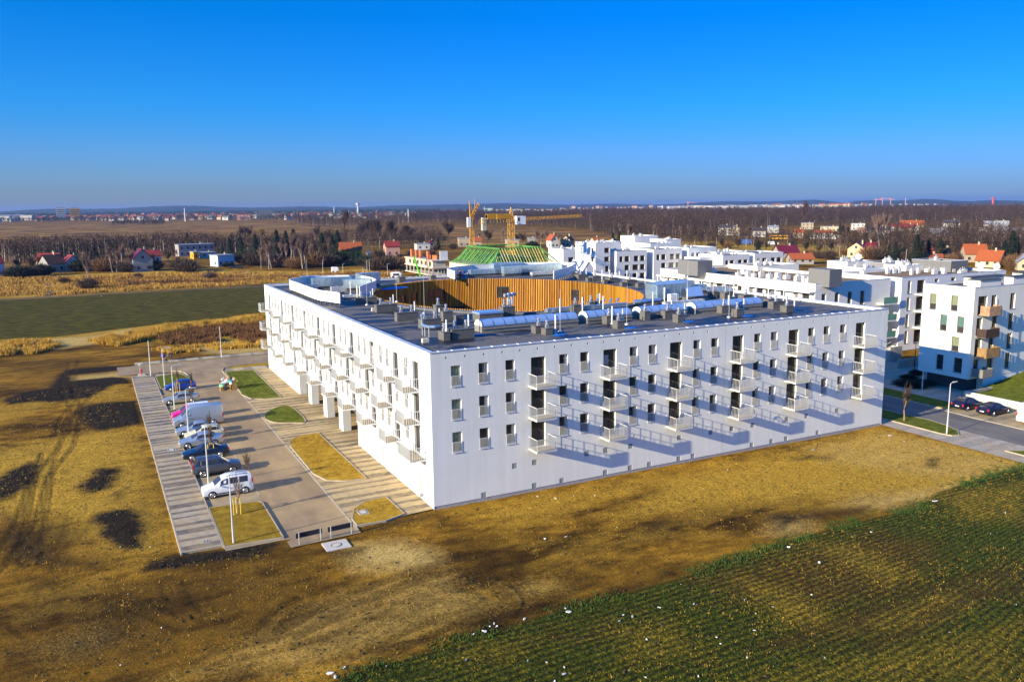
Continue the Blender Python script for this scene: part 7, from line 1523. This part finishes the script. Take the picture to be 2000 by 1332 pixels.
for k, L_ in TL.items():
    L_.sort()
    for i, (px, by, ty) in enumerate(L_):
        lab = BASE[k]+(', '+nth(i+1)+' from the left of its kind before the forest' if len(L_) > 2 else (' standing over the fields left of centre' if i == 0 else ' standing over the right forest'))
        tpx(k, px, by, ty, lab, {'birch': .75, 'conifer': 1.25, 'pine': 1.1, 'oak': .9, 'bare': .85}.get(k, 1.0), group=None if len(L_) < 3 else BASE[k]+'s in the middle distance')
# bushes
bl = [(412, 545, 530, 1), (270, 543, 532, 1), (173, 564, 540, 0), (125, 553, 540, 0), (356, 530, 500, 0), (368, 532, 506, 0), (18, 540, 522, 0), (35, 542, 518, 3), (52, 540, 516, 0), (66, 540, 520, 0), (84, 538, 514, 3), (300, 528, 506, 3), (245, 531, 508, 0), (262, 528, 510, 0), (200, 530, 500, 2), (158, 530, 505, 3), (215, 527, 502, 1), (480, 515, 486, 3), (495, 518, 488, 0), (540, 522, 492, 1), (615, 522, 490, 2), (575, 524, 500, 2), (640, 520, 492, 0), (655, 516, 486, 3), (735, 530, 500, 0), (760, 528, 496, 0), (775, 524, 500, 2), (716, 520, 498, 3), (450, 520, 512, 3), (440, 521, 513, 3),
      (1985, 525, 494, 2), (1970, 522, 498, 2), (1955, 520, 500, 0), (1700, 505, 478, 2), (1712, 506, 482, 0), (1600, 505, 488, 0), (1580, 500, 484, 2), (1620, 506, 486, 0), (1545, 482, 468, 0), (1420, 485, 470, 2), (1390, 484, 472, 0), (1760, 506, 484, 3), (1770, 508, 488, 0), (1870, 510, 492, 0), (1855, 512, 494, 2), (1480, 482, 468, 0), (1520, 492, 480, 0), (1230, 478, 466, 2), (1650, 498, 484, 2), (840, 500, 486, 0), (825, 505, 490, 2), (885, 486, 474, 0), (1040, 484, 470, 3)]
BN = ['brown thicket', 'purplish brown shrub', 'russet bush', 'dark green bush']
bl.sort(); cnt = [0]*4
for px, by, ty, k in bl:
    x, y = at(px, by); h = height_at(px, by, ty); cnt[k] += 1
    t_ = thing('shrub', BN[k]+', '+nth(cnt[k])+' of its kind from the left along the house gardens', 'shrub', (x, y, 0), rng.random()*6, BN[k]+'s along the gardens'); t_.scale = (h*1.7, h*1.7, h); link('foliage', SB[k], t_)
# saplings with yellow stakes
def staked(x, y, h, label, stakes=True):
    tree('sapling', x, y, h, label, .55, group='staked young trees')
    if not stakes: return
    t_ = thing('tree_stakes', 'yellow stake frame around the '+label.split(' ', 2)[2] if False else 'yellow stake frame holding the '+label, 'tree stakes', (x, y, 0), 0, 'yellow stake frames')
    for dx, dy in ((-.28, -.2), (.28, -.2), (0, .3)): mb = MB(); mb.tube((x+dx, y+dy, 0), (x+dx, y+dy, 1.55), .045, n=6); wpart('stake', mb, YELWOOD, t_)
    mb = MB(); mb.path([(x-.28, y-.2, 1.5), (x+.28, y-.2, 1.5), (x, y+.3, 1.5), (x-.28, y-.2, 1.5)], .03, 5); wpart('crosspiece', mb, YELWOOD, t_)
for x, y, l in [(-15.15, 6.75, 'young tree on the near dry lawn'), (-14.9, 25.0, 'young tree beside the navy saloon'), (-15.0, 59.3, 'young tree in front of the blue hatchback')]: staked(x, y, 3.9, l)
for x, y, l in [(-14.3, 48.7, 'young tree on the island behind the magenta van'), (-14.0, 31.6, 'young tree between the silver hatchback and cream car'), (-13.0, 14.4, 'young tree on the island by the white car'), (-13.3, 57.6, 'young tree near the pale silver saloon')]: staked(x, y, 3.6, l, False)
tree('sapling', 59.37, -.26, 5.0, 'small bare tree on the lawn right of the block', .9); x, y = 80.5, -1.5; tree('sapling', x, y, 4.6, 'thin staked tree on the turf slope', .6, z=1.0)
for i, (px, py, s) in enumerate([(1775, 741, 1.5), (1768, 752, 2.0), (1785, 755, 2.2), (1802, 752, 2.0), (1790, 732, 1.2)]):
    x, y = at(px, py); t_ = thing('shrub', 'dark low hedge clump in the shade, '+nth(i+1)+' from the left', 'shrub', (x, y, 0), i, 'hedge clumps in the shade'); t_.scale = (s*1.6, s*1.6, .8); link('foliage', SB[3], t_)
# ------------------------------------------------------------------ the far wood: nobody could count it
def inpoly(x, y, P):
    c = np.zeros(len(x), bool)
    for i in range(len(P)):
        a, b = P[i], P[(i+1) % len(P)]; c ^= ((a[1] > y) != (b[1] > y)) & (x < (b[0]-a[0])*(y-a[1])/((b[1]-a[1]) or 1e-9)+a[0])
    return c
def at_np(px, py):
    d = _f[None]+_r[None]*((px-1000)/FPX)[:, None]-_u[None]*((py-666)/FPX)[:, None]; t = -CAM[2]/d[:, 2]; return CAM[0]+t*d[:, 0], CAM[1]+t*d[:, 1], np.hypot(t*d[:, 0], t*d[:, 1])
def wood(name, poly, n, hmean, label, seed, birch=.12, tones=None, k=7, wide=1.0):
    g = np.random.default_rng(seed); P = np.array(poly, float); px = np.empty(0); py = np.empty(0)
    while len(px) < n:
        a = P[:, 0].min()+g.random(n*2)*(np.ptp(P[:, 0])); b = P[:, 1].min()+g.random(n*2)*(np.ptp(P[:, 1])); m = inpoly(a, b, poly); px = np.r_[px, a[m]]; py = np.r_[py, b[m]]
    px, py = px[:n], py[:n]; X, Y, D = at_np(px, py); sel = D < 11000; X, Y, D, px = X[sel], Y[sel], D[sel], px[sel]; n = len(X)
    h = hmean*(.7+.55*g.random(n))*(.85+.3*vnoise(X, Y, 90, seed)); lod = np.clip(D/900, 1, 5)       # far trees stand for small clumps
    V = []; F = []; MI = []; o = 0; right = np.array([math.cos(YAW), -math.sin(YAW)])
    T = np.stack([X, Y], 1)
    # trunks
    P0 = np.stack([X, Y, 0*X-.3], 1); P1 = np.stack([X+g.normal(0, .4, n), Y+g.normal(0, .4, n), h*.8], 1); isb = g.random(n) < birch
    r = .16*lod*np.where(isb, 1.0, 1.1); v, f = tube_np(P0, P1, r, r*.4, 3); V.append(v); F.append(np.stack([f[:, 0], f[:, 1], f[:, 2]], 1)); F.append(np.stack([f[:, 0], f[:, 2], f[:, 3]], 1)); mi = np.tile(isb.astype(int), 3); MI += [mi, mi]; o += len(v)
    # twig fans
    for q in range(k*4):
        a = g.random(n)*2*math.pi; rr = h*.22*wide*np.sqrt(g.random(n))*lod**.6; z = h*(.32+.66*g.random(n)); rr = rr*(1.15-.6*(z/h)); c = np.stack([X+rr*np.cos(a), Y+rr*np.sin(a), z], 1)
        s = (.26+.34*g.random(n))*lod; dv = np.stack([np.cos(a)*.5, np.sin(a)*.5, .9+0*a], 1)+g.normal(0, .25, (n, 3)); sd = g.normal(0, 1, (n, 3)); sd[:, 2] *= .3; sd /= np.linalg.norm(sd, axis=1, keepdims=True)
        v = np.stack([c-sd*s[:, None]*.35, c+sd*s[:, None]*.35, c+dv*(s*2.6)[:, None]], 1).reshape(-1, 3); V.append(v); F.append(np.arange(3*n).reshape(n, 3)+o); o += 3*n; MI.append(np.where(isb, 3, 2))
    me = nmesh(name, np.concatenate(V), np.concatenate(F), tones or [BARK, BIRCH, mat('wood_twigs', (.050, .027, .016), .95, var=.5, vs=.02), mat('wood_birch_twigs', (.095, .055, .040), .95, var=.3)], np.concatenate(MI))
    return tag(link(name, me), label, 'wood', kind='stuff')
wood('bare_wood', [(1190, 459), (1330, 464), (1420, 452), (1500, 444), (1600, 440), (1700, 436), (2010, 434), (2010, 409), (1700, 411), (1400, 413.5), (1180, 415)], 6500, 13.5, 'brown leafless wood filling the right distance', 101, .05, k=9)
wood('bare_wood', [(800, 432), (900, 439), (1000, 442), (1100, 446), (1200, 460), (1200, 415), (1000, 417), (820, 419)], 2600, 13.5, 'brown leafless wood behind the cranes', 102, .03, k=9)
wood('tree_belt', [(1280, 478), (1400, 482), (1560, 484), (1640, 492), (1740, 498), (2010, 506), (2010, 470), (1800, 466), (1600, 470), (1400, 462), (1280, 466)], 760, 9, 'leafless garden trees and thickets between the right houses', 103, .12, k=9)
wood('tree_belt', [(1690, 476), (2010, 478), (2010, 440), (1690, 440)], 620, 9.5, 'leafless trees among the far right houses', 107, .1, k=7)
wood('tree_belt', [(-10, 516), (60, 514), (200, 506), (350, 497), (480, 500), (600, 504), (640, 498), (630, 488), (480, 486), (350, 486), (200, 492), (-10, 500)], 1000, 9.5, 'dark leafless garden trees along the left houses', 104, .10, k=9)
wood('tree_belt', [(600, 470), (700, 462), (860, 462), (880, 485), (800, 486), (720, 488), (640, 486)], 380, 9, 'leafless trees around the yellow house', 105, .1, k=9)
wood('tree_belt', [(560, 440), (640, 446), (820, 440), (860, 432), (820, 424), (600, 428)], 650, 12, 'grey leafless trees behind the meadow', 106, .05)
DKW = [BARK, BIRCH, mat('far_pine_wood', (.030, .045, .022), .95, var=.3, vs=.01), mat('far_pine_wood', (.03, .045, .022))]
wood('far_wood', [(-20, 436), (330, 432), (620, 430), (620, 425), (300, 427), (-20, 430)], 800, 9, 'dark garden trees in front of the left town', 118, .04, [BARK, BIRCH, mat('town_trees', (.05, .042, .022), .95, var=.5, vs=.01), TWIG], k=6)
wood('far_wood', [(-20, 430), (330, 424), (620, 423), (860, 421), (860, 409), (600, 412), (300, 414), (-20, 418)], 2600, 12, 'dark woods and gardens around the left town', 108, .02, DKW, k=5)
wood('hedge_belt', [(220, 441), (320, 440), (330, 436), (220, 436)], 120, 7, 'dark hedge at the edge of the far meadow', 109, .0, k=6)
wood('hedge_belt', [(190, 476), (360, 480), (360, 474), (190, 471)], 90, 4, 'low dark hedge across the meadow', 110, .0, k=6)
# wooded ridges closing the horizon
def ridge(d0, hgt, px0, px1, seed, label):
    g = np.random.default_rng(seed); n = 260; V = []; 
    for i in range(n+1):
        px = px0+(px1-px0)*i/n; d = ray(px, 402); t = d0/math.hypot(d[0], d[1]); x, y = CAM[0]+t*d[0], CAM[1]+t*d[1]; ux, uy = d[0]/math.hypot(d[0], d[1]), d[1]/math.hypot(d[0], d[1])
        e = min(1, min(i, n-i)/25); hh = hgt*e*(.72+.20*math.sin(i*.045+seed)+.12*math.sin(i*.13+seed*2))+g.random()*3.5
        V += [(x-ux*300, y-uy*300, -2), (x-ux*150, y-uy*150, hh*.8), (x, y, hh), (x+ux*500, y+uy*500, -2)]
    F = []
    for i in range(n):
        for j in range(3): a = i*4+j; F.append((a, a+4, a+5, a+1))
    return tag(link('hills', nmesh('hills', np.array(V), np.array(F), mat('wooded_hills', (.030, .045, .025), .95, var=.25, vs=.004))), label, 'hills', kind='structure')
ridge(6500, 48, -250, 1150, 3, 'low wooded ridge on the left horizon'); ridge(7600, 46, 560, 1700, 4, 'low wooded ridge behind the cranes'); ridge(6800, 38, 1600, 2300, 5, 'low wooded ridge on the right horizon')
# ------------------------------------------------------------------ grasses and weeds
def scatter_tufts(name, X, Y, Zb, h, m, label, seed, blades=5, spread=.12, width=.02, cat='grass'):
    g = np.random.default_rng(seed); n = len(X); V = []; N = n*blades
    x = np.repeat(X, blades)+g.normal(0, spread, N); y = np.repeat(Y, blades)+g.normal(0, spread, N); z = np.repeat(Zb, blades); hh = np.repeat(h, blades)*(.6+.6*g.random(N))
    a = g.random(N)*2*math.pi; ln = g.random(N)*.6; w_ = width*(.7+.6*g.random(N))*np.repeat(np.sqrt(h/h.mean()), blades)
    b0 = np.stack([x-w_*np.sin(a), y+w_*np.cos(a), z-.02], 1); b1 = np.stack([x+w_*np.sin(a), y-w_*np.cos(a), z-.02], 1); tp = np.stack([x+hh*ln*np.cos(a), y+hh*ln*np.sin(a), z+hh], 1)
    V = np.stack([b0, b1, tp], 1).reshape(-1, 3); return tag(link(name, nmesh(name, V, np.arange(3*N).reshape(N, 3), m)), label, cat, kind='stuff')
def pts_in(poly_px, n, seed, space='px'):
    g = np.random.default_rng(seed); P = np.array(poly_px, float) if space == 'px' else np.array(poly_px, float); out_ = [np.empty(0), np.empty(0)]
    while len(out_[0]) < n:
        a = P[:, 0].min()+g.random(n*2)*np.ptp(P[:, 0]); b = P[:, 1].min()+g.random(n*2)*np.ptp(P[:, 1]); m = inpoly(a, b, poly_px); out_ = [np.r_[out_[0], a[m]], np.r_[out_[1], b[m]]]
    return out_[0][:n], out_[1][:n]
def gzv(x, y):
    i = np.clip(np.searchsorted(GX, x), 0, len(GX)-1); j = np.clip(np.searchsorted(GY, y), 0, len(GY)-1); return Z.reshape(ny, nx)[j, i]
gr = np.random.default_rng(9)
# tall dry weeds band on the left
for poly, n, hm, m_, lab, s in (([(300, 655), (380, 640), (520, 628), (520, 668), (430, 672), (330, 672)], 7000, .95, RUST, 'rust-brown dry weeds beyond the cross street', 1), ([(170, 668), (260, 652), (330, 640), (520, 616), (522, 632), (380, 644), (300, 660), (230, 676)], 5200, 1.0, mat('golden_tall_grass', (.52, .30, .035), .9, var=.25, vs=.8), 'golden tall grass beyond the cross street', 2),
                             ([(-5, 672), (80, 664), (120, 676), (60, 692), (-5, 694)], 1500, .8, mat('golden_tall_grass', (.52, .30, .035)), 'golden grass clumps at the left edge', 3), ([(300, 682), (520, 666), (520, 676), (330, 690)], 1600, .6, mat('golden_tall_grass', (.52, .30, .035)), 'golden grass fringe above the slab walk', 4)):
    a, b = pts_in(poly, n, s); X, Y, D = at_np(a, b); cl = vnoise(X, Y, 2.2, s if s != 1 else 2); k = (cl > .35) if s != 1 else (cl < .55); X, Y, cl = X[k], Y[k], cl[k]; scatter_tufts('tall_grass', X, Y, 0*X, hm*(.5+cl), m_, lab, s, 6, .35, .05)
for poly, n, hm, m_, lab, s in (([(0, 545), (360, 532), (640, 534), (780, 528), (780, 548), (520, 553), (0, 582)], 9000, .8, mat('ochre_scrub_grass', (.42, .23, .035), .9, var=.3, vs=.3), 'ochre rough grass before the left houses', 5), ([(150, 545), (640, 536), (780, 530), (780, 542), (500, 550), (200, 560)], 1800, 1.1, RUST, 'russet weeds scattered in the ochre grass', 6)):
    a, b = pts_in(poly, n, s); X, Y, D = at_np(a, b); cl = vnoise(X, Y, 6, s); k = cl > .3; X, Y, cl = X[k], Y[k], cl[k]; scatter_tufts('rough_grass', X, Y, 0*X, hm*(.4+cl), m_, lab, s, 5, .8, .12)
# crop tufts in the foreground field, along the drill rows
xs_ = []; ys_ = []
for kx in range(-60, 420):
    r_ = kx*.56/1.0
for row in range(0, 46):
    x = np.arange(-18, 62, .21); y0_ = -20.6-row*.56; y = np.full_like(x, y0_)
    for _ in range(4): y = y0_+.0045*np.sign(x-4)*(x-4)**2*np.clip((-19-y)/12, 0, 1.6)
    k = gr.random(len(x)) < .55; xs_.append(x[k]+gr.normal(0, .05, k.sum())); ys_.append(y[k]+gr.normal(0, .05, k.sum()))
X = np.concatenate(xs_); Y = np.concatenate(ys_); px_, py_ = [], []
k = (X > -18) & (Y > -40.5); X, Y = X[k], Y[k]; tone = vnoise(X, Y, 4, 77)*.6+gr.random(len(X))*.5; cgv = cgold.reshape(ny, nx)[np.clip(np.searchsorted(GY, Y), 0, ny-1), np.clip(np.searchsorted(GX, X), 0, nx-1)]; cbv = cbrown.reshape(ny, nx)[np.clip(np.searchsorted(GY, Y), 0, ny-1), np.clip(np.searchsorted(GX, X), 0, nx-1)]
keep = gr.random(len(X)) > cbv*.75; X, Y, tone, cgv = X[keep], Y[keep], tone[keep], cgv[keep]; gn = tone+cgv*.5 < .80
scatter_tufts('young_crop', X[gn], Y[gn], gzv(X[gn], Y[gn]), np.full(gn.sum(), .15), mat('crop_green', (.030, .062, .003), .9, var=.35, vs=1), 'green young crop in the foreground field', 31, 5, .07, .022, 'crop')
scatter_tufts('young_crop', X[~gn], Y[~gn], gzv(X[~gn], Y[~gn]), np.full((~gn).sum(), .13), mat('crop_yellow', (.26, .17, .012), .9, var=.3, vs=1), 'yellowed young crop in the foreground field', 32, 4, .07, .02, 'crop')
ex = gr.random(1500)*72-16; ey_ = np.interp(ex, [-16.8, -6.5, .7, 8.9, 19.4, 30.8, 36.5, 41.2, 51.5, 60], [-21.5, -20.5, -20.4, -20.3, -19.2, -19.0, -19.3, -17.6, -16.8, -17.6])+gr.normal(0, .45, 1500); cl = vnoise(ex, ey_, 2.5, 12)
k = cl > .45; scatter_tufts('field_edge_grass', ex[k], ey_[k], gzv(ex[k], ey_[k]), .08+.20*cl[k]*gr.random(k.sum()), mat('edge_green', (.04, .085, .006), .9, var=.3), 'rank green grass along the field edge', 33, 7, .18, .03)
for rx0, ry0, rx1, ry1, m_, lab in ((-17, .4, -12.9, 9, 'straw_turf_a', 'dry turf blades on the near lawn'), (-6.4, 12.5, -2.8, 28, 'straw_turf_a', 'dry turf blades on the long forecourt lawn'), (-6.3, .5, -2.8, 4, 'straw_turf_a', 'dry turf blades on the small hatch lawn'), (-6.8, 51, -2.8, 70.5, 'green_turf_a', 'green turf blades beside the rubbish pile'), (-5.8, 36.2, -2.9, 42.8, 'green_turf_a', 'green turf blades on the rounded lawn'), (-16.7, 63.6, -12.8, 72.5, 'green_turf_a', 'green turf blades on the far lawn')):
    n = int((rx1-rx0)*(ry1-ry0)*22); tx = rx0+gr.random(n)*(rx1-rx0); ty_ = ry0+gr.random(n)*(ry1-ry0); kk = vnoise(tx, ty_, .9, 51) > .3; tx, ty_ = tx[kk], ty_[kk]
    scatter_tufts('turf', tx, ty_, 0*tx+.11, np.full(len(tx), .07), mat(m_, (.36, .22, .018) if m_[0] == 's' else (.10, .13, .008), .9, var=.4, vs=2), lab, 60, 4, .07, .02)
# straw stubble and clods over the plot
n = 26000; X = gr.random(n)*100-40; Y = gr.random(n)*115-42; ok = (poly_mask.__call__ is not None)
cm_ = np.ones(n, bool); cm_ &= ~((X > -20.7) & (X < 56.5) & (Y > -.6) & (Y < 90)); cm_ &= ~((X > -14) & (X < -6) & (Y > -5) & (Y < 0)); cm_ &= (Y < 70) & ~((X > 55.2) & (Y > -32)); X, Y = X[cm_], Y[cm_]; k = vnoise(X, Y, 5, 14)+.35*gr.random(len(X)) > .62; X, Y = X[k], Y[k]
scatter_tufts('dry_turf', X, Y, gzv(X, Y), np.full(len(X), .09), mat('straw_turf', (.40, .25, .03), .9, var=.35, vs=1), 'short straw-coloured turf over the bare plot', 34, 4, .12, .028)
def clods(name, X, Y, r, m, label, seed):
    g = np.random.default_rng(seed); n = len(X); base = np.array([(1, 0, 0), (0, 1, 0), (-1, 0, 0), (0, -1, 0), (0, 0, .9)]); F0 = np.array([(0, 1, 4), (1, 2, 4), (2, 3, 4), (3, 0, 4)])
    V = np.stack([X, Y, gzv(X, Y)], 1)[:, None, :]+base[None]*r[:, None, None]*(.6+.8*g.random((n, 5, 1))); F = (np.arange(n)[:, None, None]*5+F0[None]).reshape(-1, 3)
    return tag(link(name, nmesh(name, V.reshape(-1, 3), F, m)), label, 'soil', kind='stuff')
n = 9000; X = gr.random(n)*105-42; Y = gr.random(n)*90-42; cm_ = ~((X > -20.7) & (X < 56.5) & (Y > -.6)) & ~((X > -14) & (X < -6) & (Y > -5) & (Y < 0)) & ~(X > 55.2) & (Y < 60); X, Y = X[cm_], Y[cm_]
clods('soil_clods', X, Y, .04+.07*gr.random(len(X)), mat('dark_clod', (.07, .045, .016), .95, var=.3), 'small dark clods strewn over the plot', 1)
sx_, sy_ = [], []
for i, p in enumerate(SOIL): a, b = pts_in(p, 220, 40+i); sx_.append(a); sy_.append(b)
X = np.concatenate(sx_); Y = np.concatenate(sy_); clods('topsoil_lumps', X, Y, .03+.09*gr.random(len(X))**2, mat('topsoil_lump', (.022, .015, .009), .95, var=.3), 'black topsoil lumps on the dumped heaps', 2)
# ------------------------------------------------------------------ litter, each scrap a thing
LIT = [(1050, 968, .8, 'w'), (1085, 971, 1.0, 'g'), (1120, 967, .5, 'w'), (1162, 967, .4, 'w'), (1064, 1051, .8, 'w'), (1105, 1047, .9, 'w'), (1205, 1030, .3, 'w'), (1415, 906, .4, 'w'), (1421, 917, .6, 'w'), (1604, 904, .8, 'w'), (1588, 876, 1.6, 'g'), (1740, 849, 1.6, 'g'), (1766, 862, .5, 'w'), (1827, 976, 1.4, 'w'), (1702, 1038, .7, 'w'), (1540, 1068, .7, 'w'), (1600, 1098, .9, 'w'), (1613, 1110, .4, 'o'),
       (1350, 1128, .4, 'o'), (1330, 1139, .3, 'w'), (957, 1219, .6, 'w'), (965, 1215, .5, 'w'), (970, 1222, .6, 'w'), (946, 1231, .8, 'w'), (925, 1236, .5, 'w'), (1024, 1207, .8, 'w'), (1104, 1185, .5, 'w'), (1110, 1192, 1.3, 'w'), (1288, 1184, .7, 'w'), (1217, 1199, .5, 'w'), (1235, 1202, .7, 'g'), (1210, 1210, .6, 'w'), (1263, 1247, .5, 'w'), (1080, 1241, .5, 'o'), (1031, 1287, .5, 'w'), (1068, 1290, .4, 'w'), (1102, 1300, .4, 'w'), (1102, 1313, 1.0, 'w'), (1083, 1327, .6, 'w'), (1261, 1320, .5, 'w'), (1228, 1308, .3, 'w'),
       (910, 1287, .6, 'w'), (1400, 1242, .5, 'w'), (1408, 1255, .4, 'w'), (1474, 1230, .5, 'w'), (1459, 1282, .5, 'w'), (1355, 1178, .5, 'w'), (1509, 1183, .4, 'w'), (1476, 1196, .3, 'w'), (1454, 1170, .3, 'w'), (1364, 1318, .3, 'w'), (1611, 1284, .3, 'w'), (1964, 1000, .5, 'w'), (1935, 1040, .3, 'w'), (1985, 1180, .3, 'w'), (1854, 1232, .3, 'w'), (235, 1068, .6, 'w'), (293, 1067, .3, 'w'), (250, 1159, .3, 'g'), (315, 1226, .3, 'w'), (235, 1298, .3, 'w'), (655, 1321, .9, 'w'), (644, 1313, 1.4, 'w'), (672, 1303, .7, 'w'), (755, 1300, .3, 'w'), (1585, 1160, .3, 'w'), (198, 578, 1.5, 'w'), (450, 576, 1.2, 'w'), (283, 594, 1, 'w')]
LM_ = {'w': mat('white_scrap', (.72, .71, .68), .7), 'g': mat('grey_scrap', (.42, .40, .36), .8), 'o': mat('orange_scrap', (.75, .16, .04), .6)}
cntl = {'w': 0, 'g': 0, 'o': 0}; LIT.sort(key=lambda q: q[0])
for px, py, s, k in LIT:
    x, y = at(px, py); z = gz(x, y); mb = MB(); s *= .20; a = rng.random(6)*.5+.6
    pts = [(s*a[i]*math.cos(i*1.047), s*.5*a[i]*math.sin(i*1.047)) for i in range(6)]; mb.prism(pts, 0, (.02+.04*rng.random())); mb.v = [(u, v, w_+rng.normal(0, .02)) for u, v, w_ in mb.v]
    cntl[k] += 1; nm_ = {'w': 'white', 'g': 'greyish', 'o': 'orange-red'}[k]
    o = link('litter_scrap', mb.mesh('litter_scrap', LM_[k]), None, (x, y, z+.03), rng.random()*3); tag(o, nm_+' scrap of litter on the plot or field, '+nth(cntl[k])+' '+nm_+' one from the left', 'litter', nm_+' litter scraps')
# ------------------------------------------------------------------ air
mb = MB(); mb.box(-2600, -1600, -3, 11500, 11500, 72); hz = mb.mesh('haze', [])
hm = bpy.data.materials.new('pale_haze'); hm.use_nodes = True; t = hm.node_tree; t.nodes.clear(); ho = t.nodes.new('ShaderNodeOutputMaterial'); pv = t.nodes.new('ShaderNodeVolumePrincipled')
pv.inputs['Color'].default_value = (.22, .42, .92, 1); pv.inputs['Density'].default_value = .00006; pv.inputs['Anisotropy'].default_value = .2; t.links.new(pv.outputs[0], ho.inputs['Volume']); hz.materials.append(hm)
if USE_HAZE: tag(link('haze', hz), 'pale blue haze lying over the plain', 'haze', kind='stuff')
